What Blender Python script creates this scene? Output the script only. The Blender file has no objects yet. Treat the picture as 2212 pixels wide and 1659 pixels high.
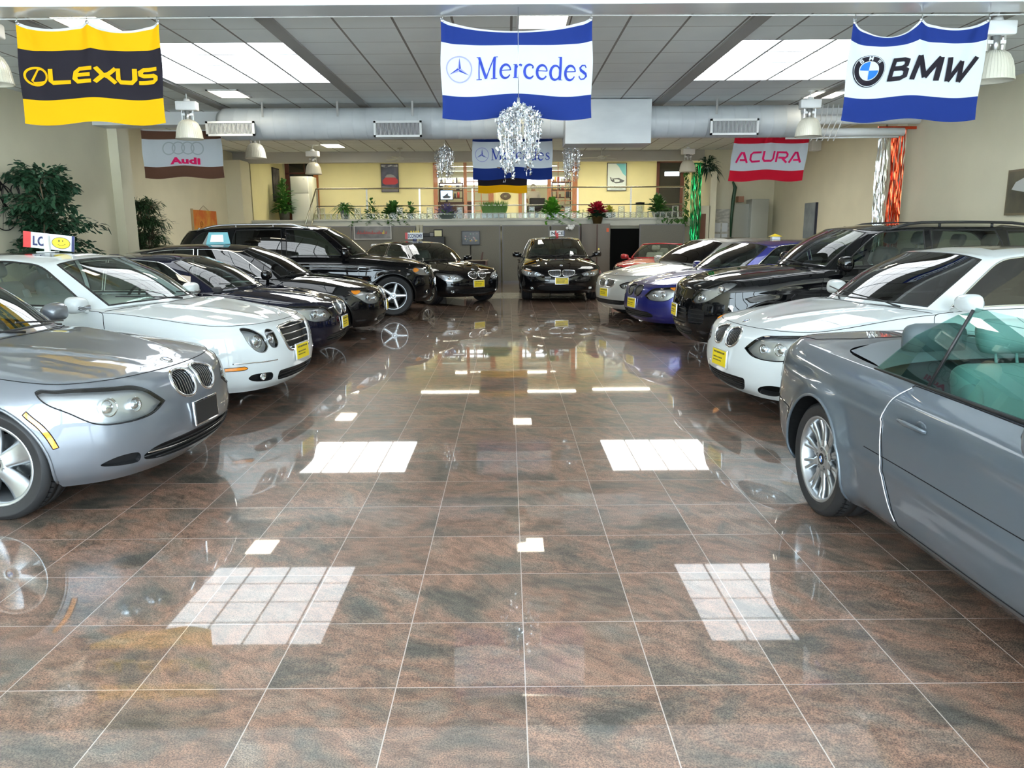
import bpy, bmesh, math, random
import numpy as np
from mathutils import Vector, Matrix, Euler
from mathutils.geometry import delaunay_2d_cdt, intersect_line_line_2d
PI = math.pi
random.seed(7)
rng = np.random.default_rng(11)
SC = bpy.context.scene
COL = SC.collection

# ------------------------------------------------------------------ camera
CAM_Z = 1.6252
cam_d = bpy.data.cameras.new('camera')
cam = bpy.data.objects.new('camera', cam_d)
COL.objects.link(cam)
cam_d.sensor_fit = 'HORIZONTAL'
cam_d.sensor_width = 36.0
cam_d.lens = 36.0 * 1661.6 / 2212.0
cam_d.clip_start = 0.05
cam_d.clip_end = 200
_p, _y, _r = 0.1955, -0.0036, -0.0065
_f = Vector((-math.sin(_y) * math.cos(_p), math.cos(_y) * math.cos(_p), -math.sin(_p)))
_rt = Vector((math.cos(_y), math.sin(_y), 0))
_up = _rt.cross(_f)
_c, _s = math.cos(_r), math.sin(_r)
_R, _U = _rt * _c + _up * _s, _up * _c - _rt * _s
cam.matrix_world = Matrix(((_R.x, _U.x, -_f.x, 0), (_R.y, _U.y, -_f.y, 0), (_R.z, _U.z, -_f.z, CAM_Z), (0, 0, 0, 1)))
SC.camera = cam
SC.view_settings.view_transform = 'Standard'
SC.view_settings.look = 'None'
SC.view_settings.gamma = 1.0
SC.view_settings.use_curve_mapping = False
SC.view_settings.exposure = 0.7

# ------------------------------------------------------------------ world: an overcast bright sky outside the shop front
W = bpy.data.worlds.new('world')
SC.world = W
W.use_nodes = True
_nt = W.node_tree
_bg = _nt.nodes['Background']
_bg.inputs[0].default_value = (0.74, 0.90, 1.0, 1)
_bg.inputs[1].default_value = 7.5
SKYLIGHT_POWER = 3.0
TROFFER_POWER = 9.0
MEZZ_POWER = 20.0


def area_light(name, loc, rot, sx, sy, power, color=(1, 1, 1), portal=False):
    l = bpy.data.lights.new(name, 'AREA')
    l.shape = 'RECTANGLE'
    l.size, l.size_y = sx, sy
    l.energy = power
    l.color = color
    o = bpy.data.objects.new(name, l)
    o.location, o.rotation_euler = loc, rot
    if portal:
        l.cycles.is_portal = True
    COL.objects.link(o)
    return o


# the sun stands behind the building and lights only the street in front of it
_sl = bpy.data.lights.new('street_sun', 'SUN')
_sl.energy = 125.0
_sl.angle = .01
_sl.color = (.93, .98, 1.0)
_so = bpy.data.objects.new('street_sun', _sl)
_so.rotation_euler = (math.radians(-38), 0, 0)
COL.objects.link(_so)


# portal that guides sampling of the sky through the open shop front behind the camera
area_light('shopfront_portal', (0, -2.9, 2.1), (PI / 2, 0, 0), 17.4, 4.2, 1.0, portal=True)
SC.cycles.max_bounces = 8
SC.cycles.diffuse_bounces = 4
SC.cycles.glossy_bounces = 5
SC.cycles.transparent_max_bounces = 12
SC.cycles.transmission_bounces = 4
SC.cycles.sample_clamp_indirect = 6.0
SC.cycles.caustics_reflective = True
SC.cycles.blur_glossy = 1.0
SC.cycles.caustics_refractive = False
SC.cycles.use_denoising = True


# ------------------------------------------------------------------ materials
_MC = {}


def mat(name, color=(.8, .8, .8), rough=.5, metal=0., coat=0., emit=None, estr=0., spec=.5, coat_rough=.03, sheen=0., ior=1.5):
    if name in _MC:
        return _MC[name]
    m = bpy.data.materials.new(name)
    m.use_nodes = True
    b = m.node_tree.nodes['Principled BSDF']
    b.inputs['Base Color'].default_value = (*color, 1)
    b.inputs['Roughness'].default_value = rough
    b.inputs['Metallic'].default_value = metal
    b.inputs['Specular IOR Level'].default_value = spec
    b.inputs['IOR'].default_value = ior
    b.inputs['Coat Weight'].default_value = coat
    b.inputs['Coat Roughness'].default_value = coat_rough
    if sheen:
        b.inputs['Sheen Weight'].default_value = sheen
    if emit:
        b.inputs['Emission Color'].default_value = (*emit, 1)
        b.inputs['Emission Strength'].default_value = estr
    _MC[name] = m
    return m


def N(m, kind, **kw):
    n = m.node_tree.nodes.new(kind)
    for k, v in kw.items():
        if k.startswith('i_'):
            n.inputs[k[2:].replace('_', ' ')].default_value = v
        else:
            setattr(n, k, v)
    return n


def L(m, a, ai, b, bi):
    m.node_tree.links.new(a.outputs[ai], b.inputs[bi])


def BS(m):
    return m.node_tree.nodes['Principled BSDF']


def noise_col(m, scale, c0, c1, p0=.35, p1=.65, detail=4., stretch=(1, 1, 1), bump=0., coords='Object'):
    """mottle the base colour of m between c0 and c1 with object-space noise"""
    tc = N(m, 'ShaderNodeTexCoord')
    mp = N(m, 'ShaderNodeMapping')
    mp.inputs['Scale'].default_value = stretch
    L(m, tc, coords, mp, 0)
    no = N(m, 'ShaderNodeTexNoise')
    no.inputs['Scale'].default_value = scale
    no.inputs['Detail'].default_value = detail
    L(m, mp, 0, no, 'Vector')
    cr = N(m, 'ShaderNodeValToRGB')
    cr.color_ramp.elements[0].position, cr.color_ramp.elements[1].position = p0, p1
    cr.color_ramp.elements[0].color, cr.color_ramp.elements[1].color = (*c0, 1), (*c1, 1)
    L(m, no, 'Fac', cr, 'Fac')
    L(m, cr, 'Color', BS(m), 'Base Color')
    if bump:
        bp = N(m, 'ShaderNodeBump')
        bp.inputs['Strength'].default_value = bump
        bp.inputs['Distance'].default_value = .01
        L(m, no, 'Fac', bp, 'Height')
        L(m, bp, 0, BS(m), 'Normal')
    return m


def glass_mat(name, tint=(.8, .9, .85), alpha=.3, rough=0.0, spec_boost=1.0):
    """thin pane: what is behind it seen through the tint, the room mirrored in it by Fresnel"""
    if name in _MC:
        return _MC[name]
    m = bpy.data.materials.new(name)
    m.use_nodes = True
    nt = m.node_tree
    nt.nodes.remove(nt.nodes['Principled BSDF'])
    out = nt.nodes['Material Output']
    tr = N(m, 'ShaderNodeBsdfTransparent')
    tr.inputs[0].default_value = (*tint, 1)
    gl = N(m, 'ShaderNodeBsdfGlossy')
    gl.inputs['Roughness'].default_value = rough
    gl.inputs['Color'].default_value = (1, 1, 1, 1)
    ge = N(m, 'ShaderNodeNewGeometry')
    dt = N(m, 'ShaderNodeVectorMath', operation='DOT_PRODUCT')
    L(m, ge, 'Normal', dt, 0)
    L(m, ge, 'Incoming', dt, 1)
    ab = N(m, 'ShaderNodeMath', operation='ABSOLUTE')
    L(m, dt, 'Value', ab, 0)
    om = N(m, 'ShaderNodeMath', operation='SUBTRACT', use_clamp=True)
    om.inputs[0].default_value = 1.0
    L(m, ab, 0, om, 1)
    pw = N(m, 'ShaderNodeMath', operation='POWER')
    pw.inputs[1].default_value = 4.4
    L(m, om, 0, pw, 0)
    mu = N(m, 'ShaderNodeMath', operation='MULTIPLY_ADD', use_clamp=True)
    mu.inputs[1].default_value = .92
    mu.inputs[2].default_value = .05 * spec_boost
    L(m, pw, 0, mu, 0)
    mx = N(m, 'ShaderNodeMixShader')
    L(m, mu, 0, mx, 0)
    L(m, tr, 0, mx, 1)
    L(m, gl, 0, mx, 2)
    L(m, mx, 0, out, 0)
    _MC[name] = m
    return m


def paint(name, color, metal=.0, rough=.35, flake=0., base_spec=.5):
    if name in _MC:
        return _MC[name]
    m = mat(name, color, rough, metal, coat=1.0, spec=base_spec, coat_rough=.015)
    return m


# ------------------------------------------------------------------ mesh helpers
def link(name, me, m=None, parent=None):
    o = bpy.data.objects.new(name, me)
    COL.objects.link(o)
    if m is not None:
        for k in (m if isinstance(m, (list, tuple)) else [m]):
            me.materials.append(k)
    if parent is not None:
        o.parent = parent
    return o


def tag(o, label=None, cat=None, group=None, kind=None):
    if label: o['label'] = label
    if cat: o['category'] = cat
    if group: o['group'] = group
    if kind: o['kind'] = kind
    return o


def empty(name, loc=(0, 0, 0), rz=0., label=None, cat=None, group=None):
    o = bpy.data.objects.new(name, None)
    o.empty_display_size = .2
    COL.objects.link(o)
    o.location, o.rotation_euler = loc, (0, 0, rz)
    return tag(o, label, cat, group)


class MB:
    """collects simple shapes into one mesh"""

    def __init__(s):
        s.v, s.f, s.mi, s.sm = [], [], [], []

    def add(s, vs, fs, mi=0, smooth=False, M=None):
        b = len(s.v)
        if M is not None:
            vs = [tuple(M @ Vector(v)) for v in vs]
        s.v += [tuple(v) for v in vs]
        for f in fs:
            s.f.append(tuple(b + i for i in f))
            s.mi.append(mi)
            s.sm.append(smooth)
        return s

    def box(s, x0, x1, y0, y1, z0, z1, mi=0, M=None):
        v = [(x0, y0, z0), (x1, y0, z0), (x1, y1, z0), (x0, y1, z0), (x0, y0, z1), (x1, y0, z1), (x1, y1, z1), (x0, y1, z1)]
        return s.add(v, [(0, 3, 2, 1), (4, 5, 6, 7), (0, 1, 5, 4), (1, 2, 6, 5), (2, 3, 7, 6), (3, 0, 4, 7)], mi, False, M)

    def rbox(s, x0, x1, y0, y1, z0, z1, r=.01, mi=0, M=None, seg=3):
        """box with rounded edges"""
        bm = bmesh.new()
        bmesh.ops.create_cube(bm, size=1)
        for v in bm.verts:
            v.co = Vector(((x0 + x1) / 2 + v.co.x * (x1 - x0), (y0 + y1) / 2 + v.co.y * (y1 - y0), (z0 + z1) / 2 + v.co.z * (z1 - z0)))
        r = min(r, .49 * min(abs(x1 - x0), abs(y1 - y0), abs(z1 - z0)))
        bmesh.ops.bevel(bm, geom=list(bm.edges), offset=r, segments=seg, profile=.5, affect='EDGES')
        bm.verts.index_update()
        s.add([tuple(v.co) for v in bm.verts], [tuple(v.index for v in f.verts) for f in bm.faces], mi, True, M)
        bm.free()
        return s

    def lathe(s, prof, n=32, mi=0, M=None, smooth=True, a0=0., a1=2 * PI, cap=False):
        """prof: (r, z) pairs turned about z"""
        full = abs(a1 - a0 - 2 * PI) < 1e-6
        m = n if full else n + 1
        vs = [(r * math.cos(a0 + (a1 - a0) * k / n), r * math.sin(a0 + (a1 - a0) * k / n), z) for k in range(m) for r, z in prof]
        P = len(prof)
        fs = []
        for k in range(n):
            k2 = (k + 1) % m
            for i in range(P - 1):
                fs.append((k * P + i, k2 * P + i, k2 * P + i + 1, k * P + i + 1))
        if cap:
            fs.append(tuple(k * P for k in range(m))[::-1])
            fs.append(tuple(k * P + P - 1 for k in range(m)))
        return s.add(vs, fs, mi, smooth, M)

    def cyl(s, p0, p1, r0, r1=None, n=12, mi=0, smooth=True):
        r1 = r0 if r1 is None else r1
        a, b = Vector(p0), Vector(p1)
        d = b - a
        if d.length < 1e-7: return s
        q = d.to_track_quat('Z', 'Y').to_matrix().to_4x4()
        M = Matrix.Translation(a) @ q
        h = d.length
        vs = [(r0 * math.cos(2 * PI * k / n), r0 * math.sin(2 * PI * k / n), 0) for k in range(n)] + [(r1 * math.cos(2 * PI * k / n), r1 * math.sin(2 * PI * k / n), h) for k in range(n)]
        fs = [(k, (k + 1) % n, n + (k + 1) % n, n + k) for k in range(n)]
        s.add(vs, fs, mi, smooth, M)
        b0 = len(s.v) - 2 * n
        s.f += [tuple(b0 + k for k in range(n))[::-1], tuple(b0 + n + k for k in range(n))]
        s.mi += [mi, mi]
        s.sm += [False, False]
        return s

    def tube(s, pts, r, n=8, closed=False, mi=0, flat=1.0, up=None):
        """round tube along pts; flat<1 squashes it along up"""
        P = [Vector(p) for p in pts]
        m = len(P)
        if m < 2: return s
        vs = []
        prev = None
        for i in range(m):
            a = P[(i - 1) % m] if (closed or i > 0) else P[i]
            b = P[(i + 1) % m] if (closed or i < m - 1) else P[i]
            t = (b - a)
            if t.length < 1e-9: t = Vector((1, 0, 0))
            t.normalize()
            if up is not None:
                u = Vector(up[i]) if hasattr(up[0], '__len__') else Vector(up)
                u = (u - t * u.dot(t))
                if u.length < 1e-6: u = t.orthogonal()
            elif prev is None:
                u = t.orthogonal()
            else:
                u = prev - t * prev.dot(t)
                if u.length < 1e-6: u = t.orthogonal()
            u.normalize()
            prev = u
            w = t.cross(u)
            rr = r[i] if hasattr(r, '__len__') else r
            for k in range(n):
                an = 2 * PI * k / n
                vs.append(tuple(P[i] + w * (rr * math.cos(an)) + u * (rr * flat * math.sin(an))))
        fs = []
        for i in range(m if closed else m - 1):
            j = (i + 1) % m
            for k in range(n):
                fs.append((i * n + k, i * n + (k + 1) % n, j * n + (k + 1) % n, j * n + k))
        s.add(vs, fs, mi, True)
        if not closed:
            b0 = len(s.v) - len(vs)
            s.f += [tuple(b0 + k for k in range(n))[::-1], tuple(b0 + (m - 1) * n + k for k in range(n))]
            s.mi += [mi, mi]
            s.sm += [False, False]
        return s

    def prism(s, poly, z0, z1, mi=0, M=None, smooth=False):
        """polygon (x,y) extruded from z0 to z1"""
        n = len(poly)
        vs = [(x, y, z0) for x, y in poly] + [(x, y, z1) for x, y in poly]
        fs = [tuple(range(n))[::-1], tuple(range(n, 2 * n))] + [(k, (k + 1) % n, n + (k + 1) % n, n + k) for k in range(n)]
        return s.add(vs, fs, mi, smooth, M)

    def sphere(s, c, r, n=12, m=8, mi=0, sc=(1, 1, 1), M=None):
        vs, fs = [], []
        for i in range(m + 1):
            th = PI * i / m
            for k in range(n):
                ph = 2 * PI * k / n
                vs.append((c[0] + r * sc[0] * math.sin(th) * math.cos(ph), c[1] + r * sc[1] * math.sin(th) * math.sin(ph), c[2] + r * sc[2] * math.cos(th)))
        for i in range(m):
            for k in range(n):
                fs.append((i * n + k, (i + 1) * n + k, (i + 1) * n + (k + 1) % n, i * n + (k + 1) % n))
        return s.add(vs, fs, mi, True, M)

    def grid(s, fn, nu, nv, mi=0, smooth=True):
        vs = [fn(i / nu, j / nv) for i in range(nu + 1) for j in range(nv + 1)]
        fs = [(i * (nv + 1) + j, (i + 1) * (nv + 1) + j, (i + 1) * (nv + 1) + j + 1, i * (nv + 1) + j + 1) for i in range(nu) for j in range(nv)]
        return s.add(vs, fs, mi, smooth)

    def build(s, name, m=None, parent=None):
        me = bpy.data.meshes.new(name)
        me.from_pydata(s.v, [], s.f)
        me.polygons.foreach_set('material_index', s.mi)
        me.polygons.foreach_set('use_smooth', s.sm)
        me.update()
        return link(name, me, m, parent)


def part(name, parent, m, fn):
    b = MB()
    fn(b)
    return b.build(name, m, parent)


def copy_tree(o, parent=None):
    c = o.copy()
    COL.objects.link(c)
    c.parent = parent
    for ch in list(o.children):
        copy_tree(ch, c)
    return c


def curve_obj(name, body_fn):
    pass


def text_mesh(txt, size=1., extrude=0., bold=0., shear=0., spacing=1.0, sx=1.0):
    """letters as a flat mesh from the built-in font (returned as vertices, faces), centred"""
    cu = bpy.data.curves.new('lettering', 'FONT')
    cu.body = txt
    cu.size = size
    cu.extrude = extrude
    cu.offset = bold
    cu.shear = shear
    cu.space_character = spacing
    cu.align_x, cu.align_y = 'CENTER', 'CENTER'
    cu.resolution_u = 4
    o = bpy.data.objects.new('lettering', cu)
    COL.objects.link(o)
    dg = bpy.context.evaluated_depsgraph_get()
    me = bpy.data.meshes.new_from_object(o.evaluated_get(dg))
    vs = [(v.co.x * sx, v.co.y, v.co.z) for v in me.vertices]
    fs = [tuple(p.vertices) for p in me.polygons]
    bpy.data.objects.remove(o)
    bpy.data.curves.remove(cu)
    bpy.data.meshes.remove(me)
    return vs, fs


# ------------------------------------------------------------------ smooth surfaces from nets of points
def nat_spline(x, y):
    """second derivatives of the natural cubic spline through (x, y[..., :])"""
    n = len(x)
    A = np.zeros((n, n))
    B = np.zeros_like(y)
    A[0, 0] = A[-1, -1] = 1
    for i in range(1, n - 1):
        h0, h1 = x[i] - x[i - 1], x[i + 1] - x[i]
        A[i, i - 1], A[i, i], A[i, i + 1] = h0, 2 * (h0 + h1), h1
        B[i] = 6 * ((y[i + 1] - y[i]) / h1 - (y[i] - y[i - 1]) / h0)
    return np.linalg.solve(A, B.reshape(n, -1)).reshape(y.shape)


def sp_eval(x, y, m, q):
    i = np.clip(np.searchsorted(x, q) - 1, 0, len(x) - 2)
    h = (x[i + 1] - x[i])
    a, b = (x[i + 1] - q) / h, (q - x[i]) / h
    sh = (-1,) + (1,) * (y.ndim - 1)
    a, b, h = a.reshape(sh), b.reshape(sh), h.reshape(sh)
    return a * y[i] + b * y[i + 1] + ((a ** 3 - a) * m[i] + (b ** 3 - b) * m[i + 1]) * h * h / 6


class Spl:
    def __init__(s, x, y):
        s.x, s.y = np.array(x, float), np.array(y, float)
        if s.x[0] > s.x[-1]:
            s.x, s.y = s.x[::-1], s.y[::-1]
        s.m = nat_spline(s.x, s.y)

    def __call__(s, q):
        return sp_eval(s.x, s.y, s.m, np.clip(np.atleast_1d(np.asarray(q, float)), s.x[0], s.x[-1]))


def mono(x, y, q):
    """monotone cubic through (x, y)"""
    x, y = np.array(x, float), np.array(y, float)
    if x[0] > x[-1]: x, y = x[::-1], y[::-1]
    h = np.diff(x); d = np.diff(y) / h
    m = np.zeros_like(y)
    for i in range(1, len(x) - 1):
        if d[i - 1] * d[i] > 0:
            w1, w2 = 2 * h[i] + h[i - 1], h[i] + 2 * h[i - 1]
            m[i] = (w1 + w2) / (w1 / d[i - 1] + w2 / d[i])
    m[0], m[-1] = d[0], d[-1]
    q = np.clip(np.asarray(q, float), x[0], x[-1])
    i = np.clip(np.searchsorted(x, q) - 1, 0, len(x) - 2)
    t = (q - x[i]) / h[i]
    return (2 * t**3 - 3 * t**2 + 1) * y[i] + (t**3 - 2 * t**2 + t) * h[i] * m[i] + (-2 * t**3 + 3 * t**2) * y[i + 1] + (t**3 - t**2) * h[i] * m[i + 1]


class Net:
    """half-car skin: net[K][J] of points running from the front centre (j=0) round the side to the rear centre (j=J-1)"""

    def __init__(s, net, disp=None):
        P = np.array(net, float)
        K, J, _ = P.shape
        mir = P * np.array([1, -1, 1])
        E = np.concatenate([mir[:, 3:0:-1], P, mir[:, -2:-5:-1]], 1)
        c = np.zeros(J)
        mid = P[K // 2]
        c[1:] = np.cumsum(np.linalg.norm(np.diff(mid, axis=0), axis=1))
        s.tk = c
        te = np.concatenate([-c[3:0:-1], c, 2 * c[-1] - c[-2:-5:-1]])
        s.te = te
        s.E = np.swapaxes(E, 0, 1).copy()          # (J+6, K, 3)
        s.M = nat_spline(te, s.E)
        jm = J // 2
        d = np.zeros(K)
        d[1:] = np.cumsum(np.linalg.norm(np.diff(P[:, jm], axis=0), axis=1))
        s.sk = d
        s.K = K
        s.T, s.S = c[-1], d[-1]
        s.disp = disp
        s.tab = None

    def ev(s, t, q):
        t, q = np.atleast_1d(t).astype(float), np.atleast_1d(q).astype(float)
        C = sp_eval(s.te, s.E, s.M, t)              # (N, K, 3)
        sk, K = s.sk, s.K
        i = np.clip(np.searchsorted(sk, q) - 1, 0, K - 2)
        idx = np.arange(len(t))
        P1, P2 = C[idx, i], C[idx, i + 1]
        P0 = C[idx, np.maximum(i - 1, 0)]
        P3 = C[idx, np.minimum(i + 2, K - 1)]
        h = (sk[i + 1] - sk[i])[:, None]
        h0 = (sk[i] - sk[np.maximum(i - 1, 0)])[:, None]
        h2 = (sk[np.minimum(i + 2, K - 1)] - sk[i + 1])[:, None]
        d1 = (P2 - P1) / h
        d0 = np.where(h0 > 1e-9, (P1 - P0) / np.maximum(h0, 1e-9), d1)
        d2 = np.where(h2 > 1e-9, (P3 - P2) / np.maximum(h2, 1e-9), d1)
        m1 = np.where(h0 > 1e-9, (d0 * h + d1 * h0) / (h + h0), d1) * h
        m2 = np.where(h2 > 1e-9, (d1 * h2 + d2 * h) / (h + h2), d1) * h
        u = ((q - sk[i])[:, None] / h)
        R = (2 * u**3 - 3 * u**2 + 1) * P1 + (u**3 - 2 * u**2 + u) * m1 + (-2 * u**3 + 3 * u**2) * P2 + (u**3 - u**2) * m2
        if s.disp is not None:
            R = R + s.disp(R)
        return R

    def nrm(s, t, q):
        t, q = np.atleast_1d(t).astype(float), np.atleast_1d(q).astype(float)
        e = 4e-3
        a = s.ev(t + e, q) - s.ev(t - e, q)
        q0, q1 = np.maximum(q - e, 0), np.minimum(q + e, s.S)
        b = s.ev(t, q1) - s.ev(t, q0)
        n = np.cross(a, b)
        return n / np.maximum(np.linalg.norm(n, axis=1, keepdims=True), 1e-9)

    def inv(s, kind, a, b):
        """(t, s) of the skin point with front view (y, z) for 'f' or side view (x, z) for 's'"""
        if s.tab is None:
            tt = np.linspace(0, s.T, 420)
            qq = np.linspace(0, s.S, 60)
            G = np.meshgrid(tt, qq, indexing='ij')
            s.gt, s.gq = G[0].ravel(), G[1].ravel()
            s.tab = s.ev(s.gt, s.gq)
            s.tn = s.nrm(s.gt, s.gq)
        ax = (1, 2) if kind == 'f' else (0, 2)
        if kind == 'r': ax = (1, 2)
        if kind == 'f':
            ok = s.gt < .33 * s.T
        elif kind == 'r':
            ok = s.gt > .7 * s.T
        else:
            ok = s.tn[:, 1] > .12
        d = (s.tab[:, ax[0]] - a) ** 2 + (s.tab[:, ax[1]] - b) ** 2 + np.where(ok, 0, 9.)
        i = int(np.argmin(d))
        t, q = s.gt[i], s.gq[i]
        for _ in range(6):
            P = s.ev([t, t + 1e-3, t], [q, q, q + 1e-3])[:, list(ax)]
            J = np.array([(P[1] - P[0]) / 1e-3, (P[2] - P[0]) / 1e-3]).T
            r = np.array([a, b]) - P[0]
            if abs(np.linalg.det(J)) < 1e-3: break
            st = np.clip(np.linalg.solve(J, r), -.03, .03)
            t = min(max(t + st[0], 0), s.T)
            q = min(max(q + st[1], 0), s.S)
        return t, q


def dens(pts, step=.02, closed=True):
    out = []
    n = len(pts)
    for i in range(n if closed else n - 1):
        a, b = np.array(pts[i], float), np.array(pts[(i + 1) % n], float)
        k = max(1, int(np.ceil(np.linalg.norm(b - a) / step)))
        for j in range(k):
            out.append(tuple(a + (b - a) * j / k))
    if not closed: out.append(tuple(pts[-1]))
    return out


def smooth_poly(pts, step=.02, closed=True, corner=()):
    """Catmull-Rom through the points; indices in corner stay sharp"""
    n = len(pts)
    P = [np.array(p, float) for p in pts]
    out = []
    for i in range(n if closed else n - 1):
        p1, p2 = P[i], P[(i + 1) % n]
        p0 = P[i - 1] if (closed or i > 0) else p1
        p3 = P[(i + 2) % n] if (closed or i + 2 < n) else p2
        m1 = (p2 - p0) * .5
        m2 = (p3 - p1) * .5
        ln = np.linalg.norm(p2 - p1)
        if i in corner: m1 = (p2 - p1) * .9
        if (i + 1) % n in corner: m2 = (p2 - p1) * .9
        for m_ in (m1, m2):
            l_ = np.linalg.norm(m_)
            if l_ > 1.2 * ln: m_ *= 1.2 * ln / l_
        k = max(2, int(np.ceil(ln / step)))
        for j in range(k):
            u = j / k
            out.append(tuple((2*u**3 - 3*u**2 + 1) * p1 + (u**3 - 2*u**2 + u) * m1 + (-2*u**3 + 3*u**2) * p2 + (u**3 - u**2) * m2))
    if not closed: out.append(tuple(P[-1]))
    return out


def in_poly(pts, poly):
    P = np.asarray(poly)
    x, y = pts[:, 0], pts[:, 1]
    ins = np.zeros(len(pts), bool)
    j = len(P) - 1
    for i in range(len(P)):
        xi, yi, xj, yj = P[i, 0], P[i, 1], P[j, 0], P[j, 1]
        if yi != yj:
            c = ((yi > y) != (yj > y)) & (x < (xj - xi) * (y - yi) / (yj - yi) + xi)
            ins ^= c
        j = i
    return ins


def cdt(xs, ys, polys, extra=None, keep=None):
    """triangulate the grid xs*ys with the polygon outlines as edges; returns verts, tris, centroids"""
    G = np.meshgrid(xs, ys, indexing='ij')
    pts = np.stack([G[0].ravel(), G[1].ravel()], 1)
    if keep is not None:
        pts = pts[keep(pts)]
    allp = []
    edges = []
    for poly, closed in polys:
        P = np.array(poly, float)
        # grid points too close to an outline make slivers: drop the inner ones
        n = len(P)
        for i in range(n if closed else n - 1):
            a, b = P[i], P[(i + 1) % n]
            ab = b - a
            l2 = max(ab @ ab, 1e-12)
            near = np.abs(pts - (a + b) / 2).max(1) < np.sqrt(l2) / 2 + .02
            if near.any():
                idx = np.where(near)[0]
                u = np.clip(((pts[idx] - a) @ ab) / l2, 0, 1)
                d = np.linalg.norm(pts[idx] - a - u[:, None] * ab, axis=1)
                p = pts[idx]
                border = (p[:, 0] <= xs[0] + 1e-9) | (p[:, 0] >= xs[-1] - 1e-9) | (p[:, 1] <= ys[0] + 1e-9) | (p[:, 1] >= ys[-1] - 1e-9)
                kill = idx[(d < .007) & ~border]
                if len(kill): pts = np.delete(pts, kill, 0)
    base = len(pts)
    allp = [Vector(p) for p in pts]
    for poly, closed in polys:
        n = len(poly)
        for p in poly: allp.append(Vector((float(p[0]), float(p[1]))))
        edges += [(base + i, base + (i + 1) % n) for i in range(n if closed else n - 1)]
        base += n
    r = delaunay_2d_cdt(allp, edges, [], 0, 1e-6)
    V = np.array([tuple(v) for v in r[0]])
    F = np.array([f for f in r[2] if len(f) == 3])
    a, b, c = V[F[:, 0]], V[F[:, 1]], V[F[:, 2]]
    ar = np.abs((b[:, 0] - a[:, 0]) * (c[:, 1] - a[:, 1]) - (c[:, 0] - a[:, 0]) * (b[:, 1] - a[:, 1]))
    F = F[ar > 1e-9]
    return V, F, V[F].mean(1)


def mesh_np(name, V, F, NRM=None, m=None, parent=None, mirror=False, flip=False, weld=True):
    V = np.asarray(V, float)
    F = np.asarray(F)
    used = np.unique(F)
    rm = -np.ones(len(V), int)
    rm[used] = np.arange(len(used))
    V, F = V[used], rm[F]
    if NRM is not None: NRM = NRM[used]
    if flip: F = F[:, ::-1]
    if mirror:
        V2 = V * np.array([1, -1, 1])
        n = len(V)
        idx = np.arange(n) + n
        if weld:
            z = np.abs(V[:, 1]) < 1e-5
            idx[z] = np.where(z)[0]
            if NRM is not None:
                NRM = NRM.copy()
                NRM[z, 1] = 0
                NRM /= np.maximum(np.linalg.norm(NRM, axis=1, keepdims=True), 1e-9)
        F = np.concatenate([F, idx[F][:, ::-1]])
        V = np.concatenate([V, V2])
        if NRM is not None: NRM = np.concatenate([NRM, NRM * np.array([1, -1, 1])])
    me = bpy.data.meshes.new(name)
    me.from_pydata(V.tolist(), [], F.tolist())
    me.polygons.foreach_set('use_smooth', [True] * len(me.polygons))
    if NRM is not None:
        me.normals_split_custom_set_from_vertices(NRM.tolist())
    me.update()
    return link(name, me, m, parent)


# ------------------------------------------------------------------ car materials
M_TIRE = mat('tyre rubber', (.018, .018, .019), .55, spec=.4)
M_RIM = mat('alloy', (.50, .52, .54), .33, .9)
M_RIMD = mat('alloy in dark', (.10, .10, .11), .4, .9)
M_CHROME = mat('chrome', (.82, .83, .85), .06, 1.0)
M_SATIN = mat('satin metal', (.55, .56, .57), .3, 1.0)
M_BLACK = mat('black plastic', (.012, .012, .013), .45, spec=.4)
M_GLOSSB = mat('gloss black trim', (.008, .008, .009), .12, spec=.5)
M_MATTE = mat('underbody', (.006, .006, .006), .9, spec=.1)
M_SEAM = mat('panel gap', (.012, .012, .013), .8, spec=.1)
M_LAMPB = mat('lamp bowl', (.50, .51, .53), .30, .85)
M_LAMPD = mat('dark lamp housing', (.035, .036, .04), .3, .3)
M_LENS = glass_mat('lamp lens', (.93, .95, .96), spec_boost=1.6)
M_AMBER = mat('amber lens', (.95, .30, .01), .12, spec=.6, coat=.8)
M_BULB = mat('projector lens', (.75, .80, .86), .03, 1.0)
M_PLATEY = mat('yellow plate card', (.86, .66, .015), .45)
M_PLATEF = mat('plate frame', (.80, .80, .80), .3, .6)
M_INK = mat('dark print', (.03, .03, .035), .5)
M_BLUE = mat('roundel blue', (.02, .16, .55), .25, coat=.6)
M_WHITEP = mat('roundel white', (.85, .87, .9), .25, coat=.6)
M_PAPER = mat('white paper', (.82, .84, .84), .7)
M_DASH = mat('dashboard', (.02, .02, .022), .7)
G_CLEAR = glass_mat('car glass clear', (.70, .80, .76), spec_boost=1.5)
G_MID = glass_mat('car glass tinted', (.36, .44, .41), spec_boost=1.5)
G_DARK = glass_mat('car glass dark', (.030, .034, .034), spec_boost=1.7)
G_GREEN = glass_mat('door glass green', (.50, .70, .66), spec_boost=1.1)
M_MIRROR = mat('mirror glass', (.75, .8, .82), .02, 1.0)


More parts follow.
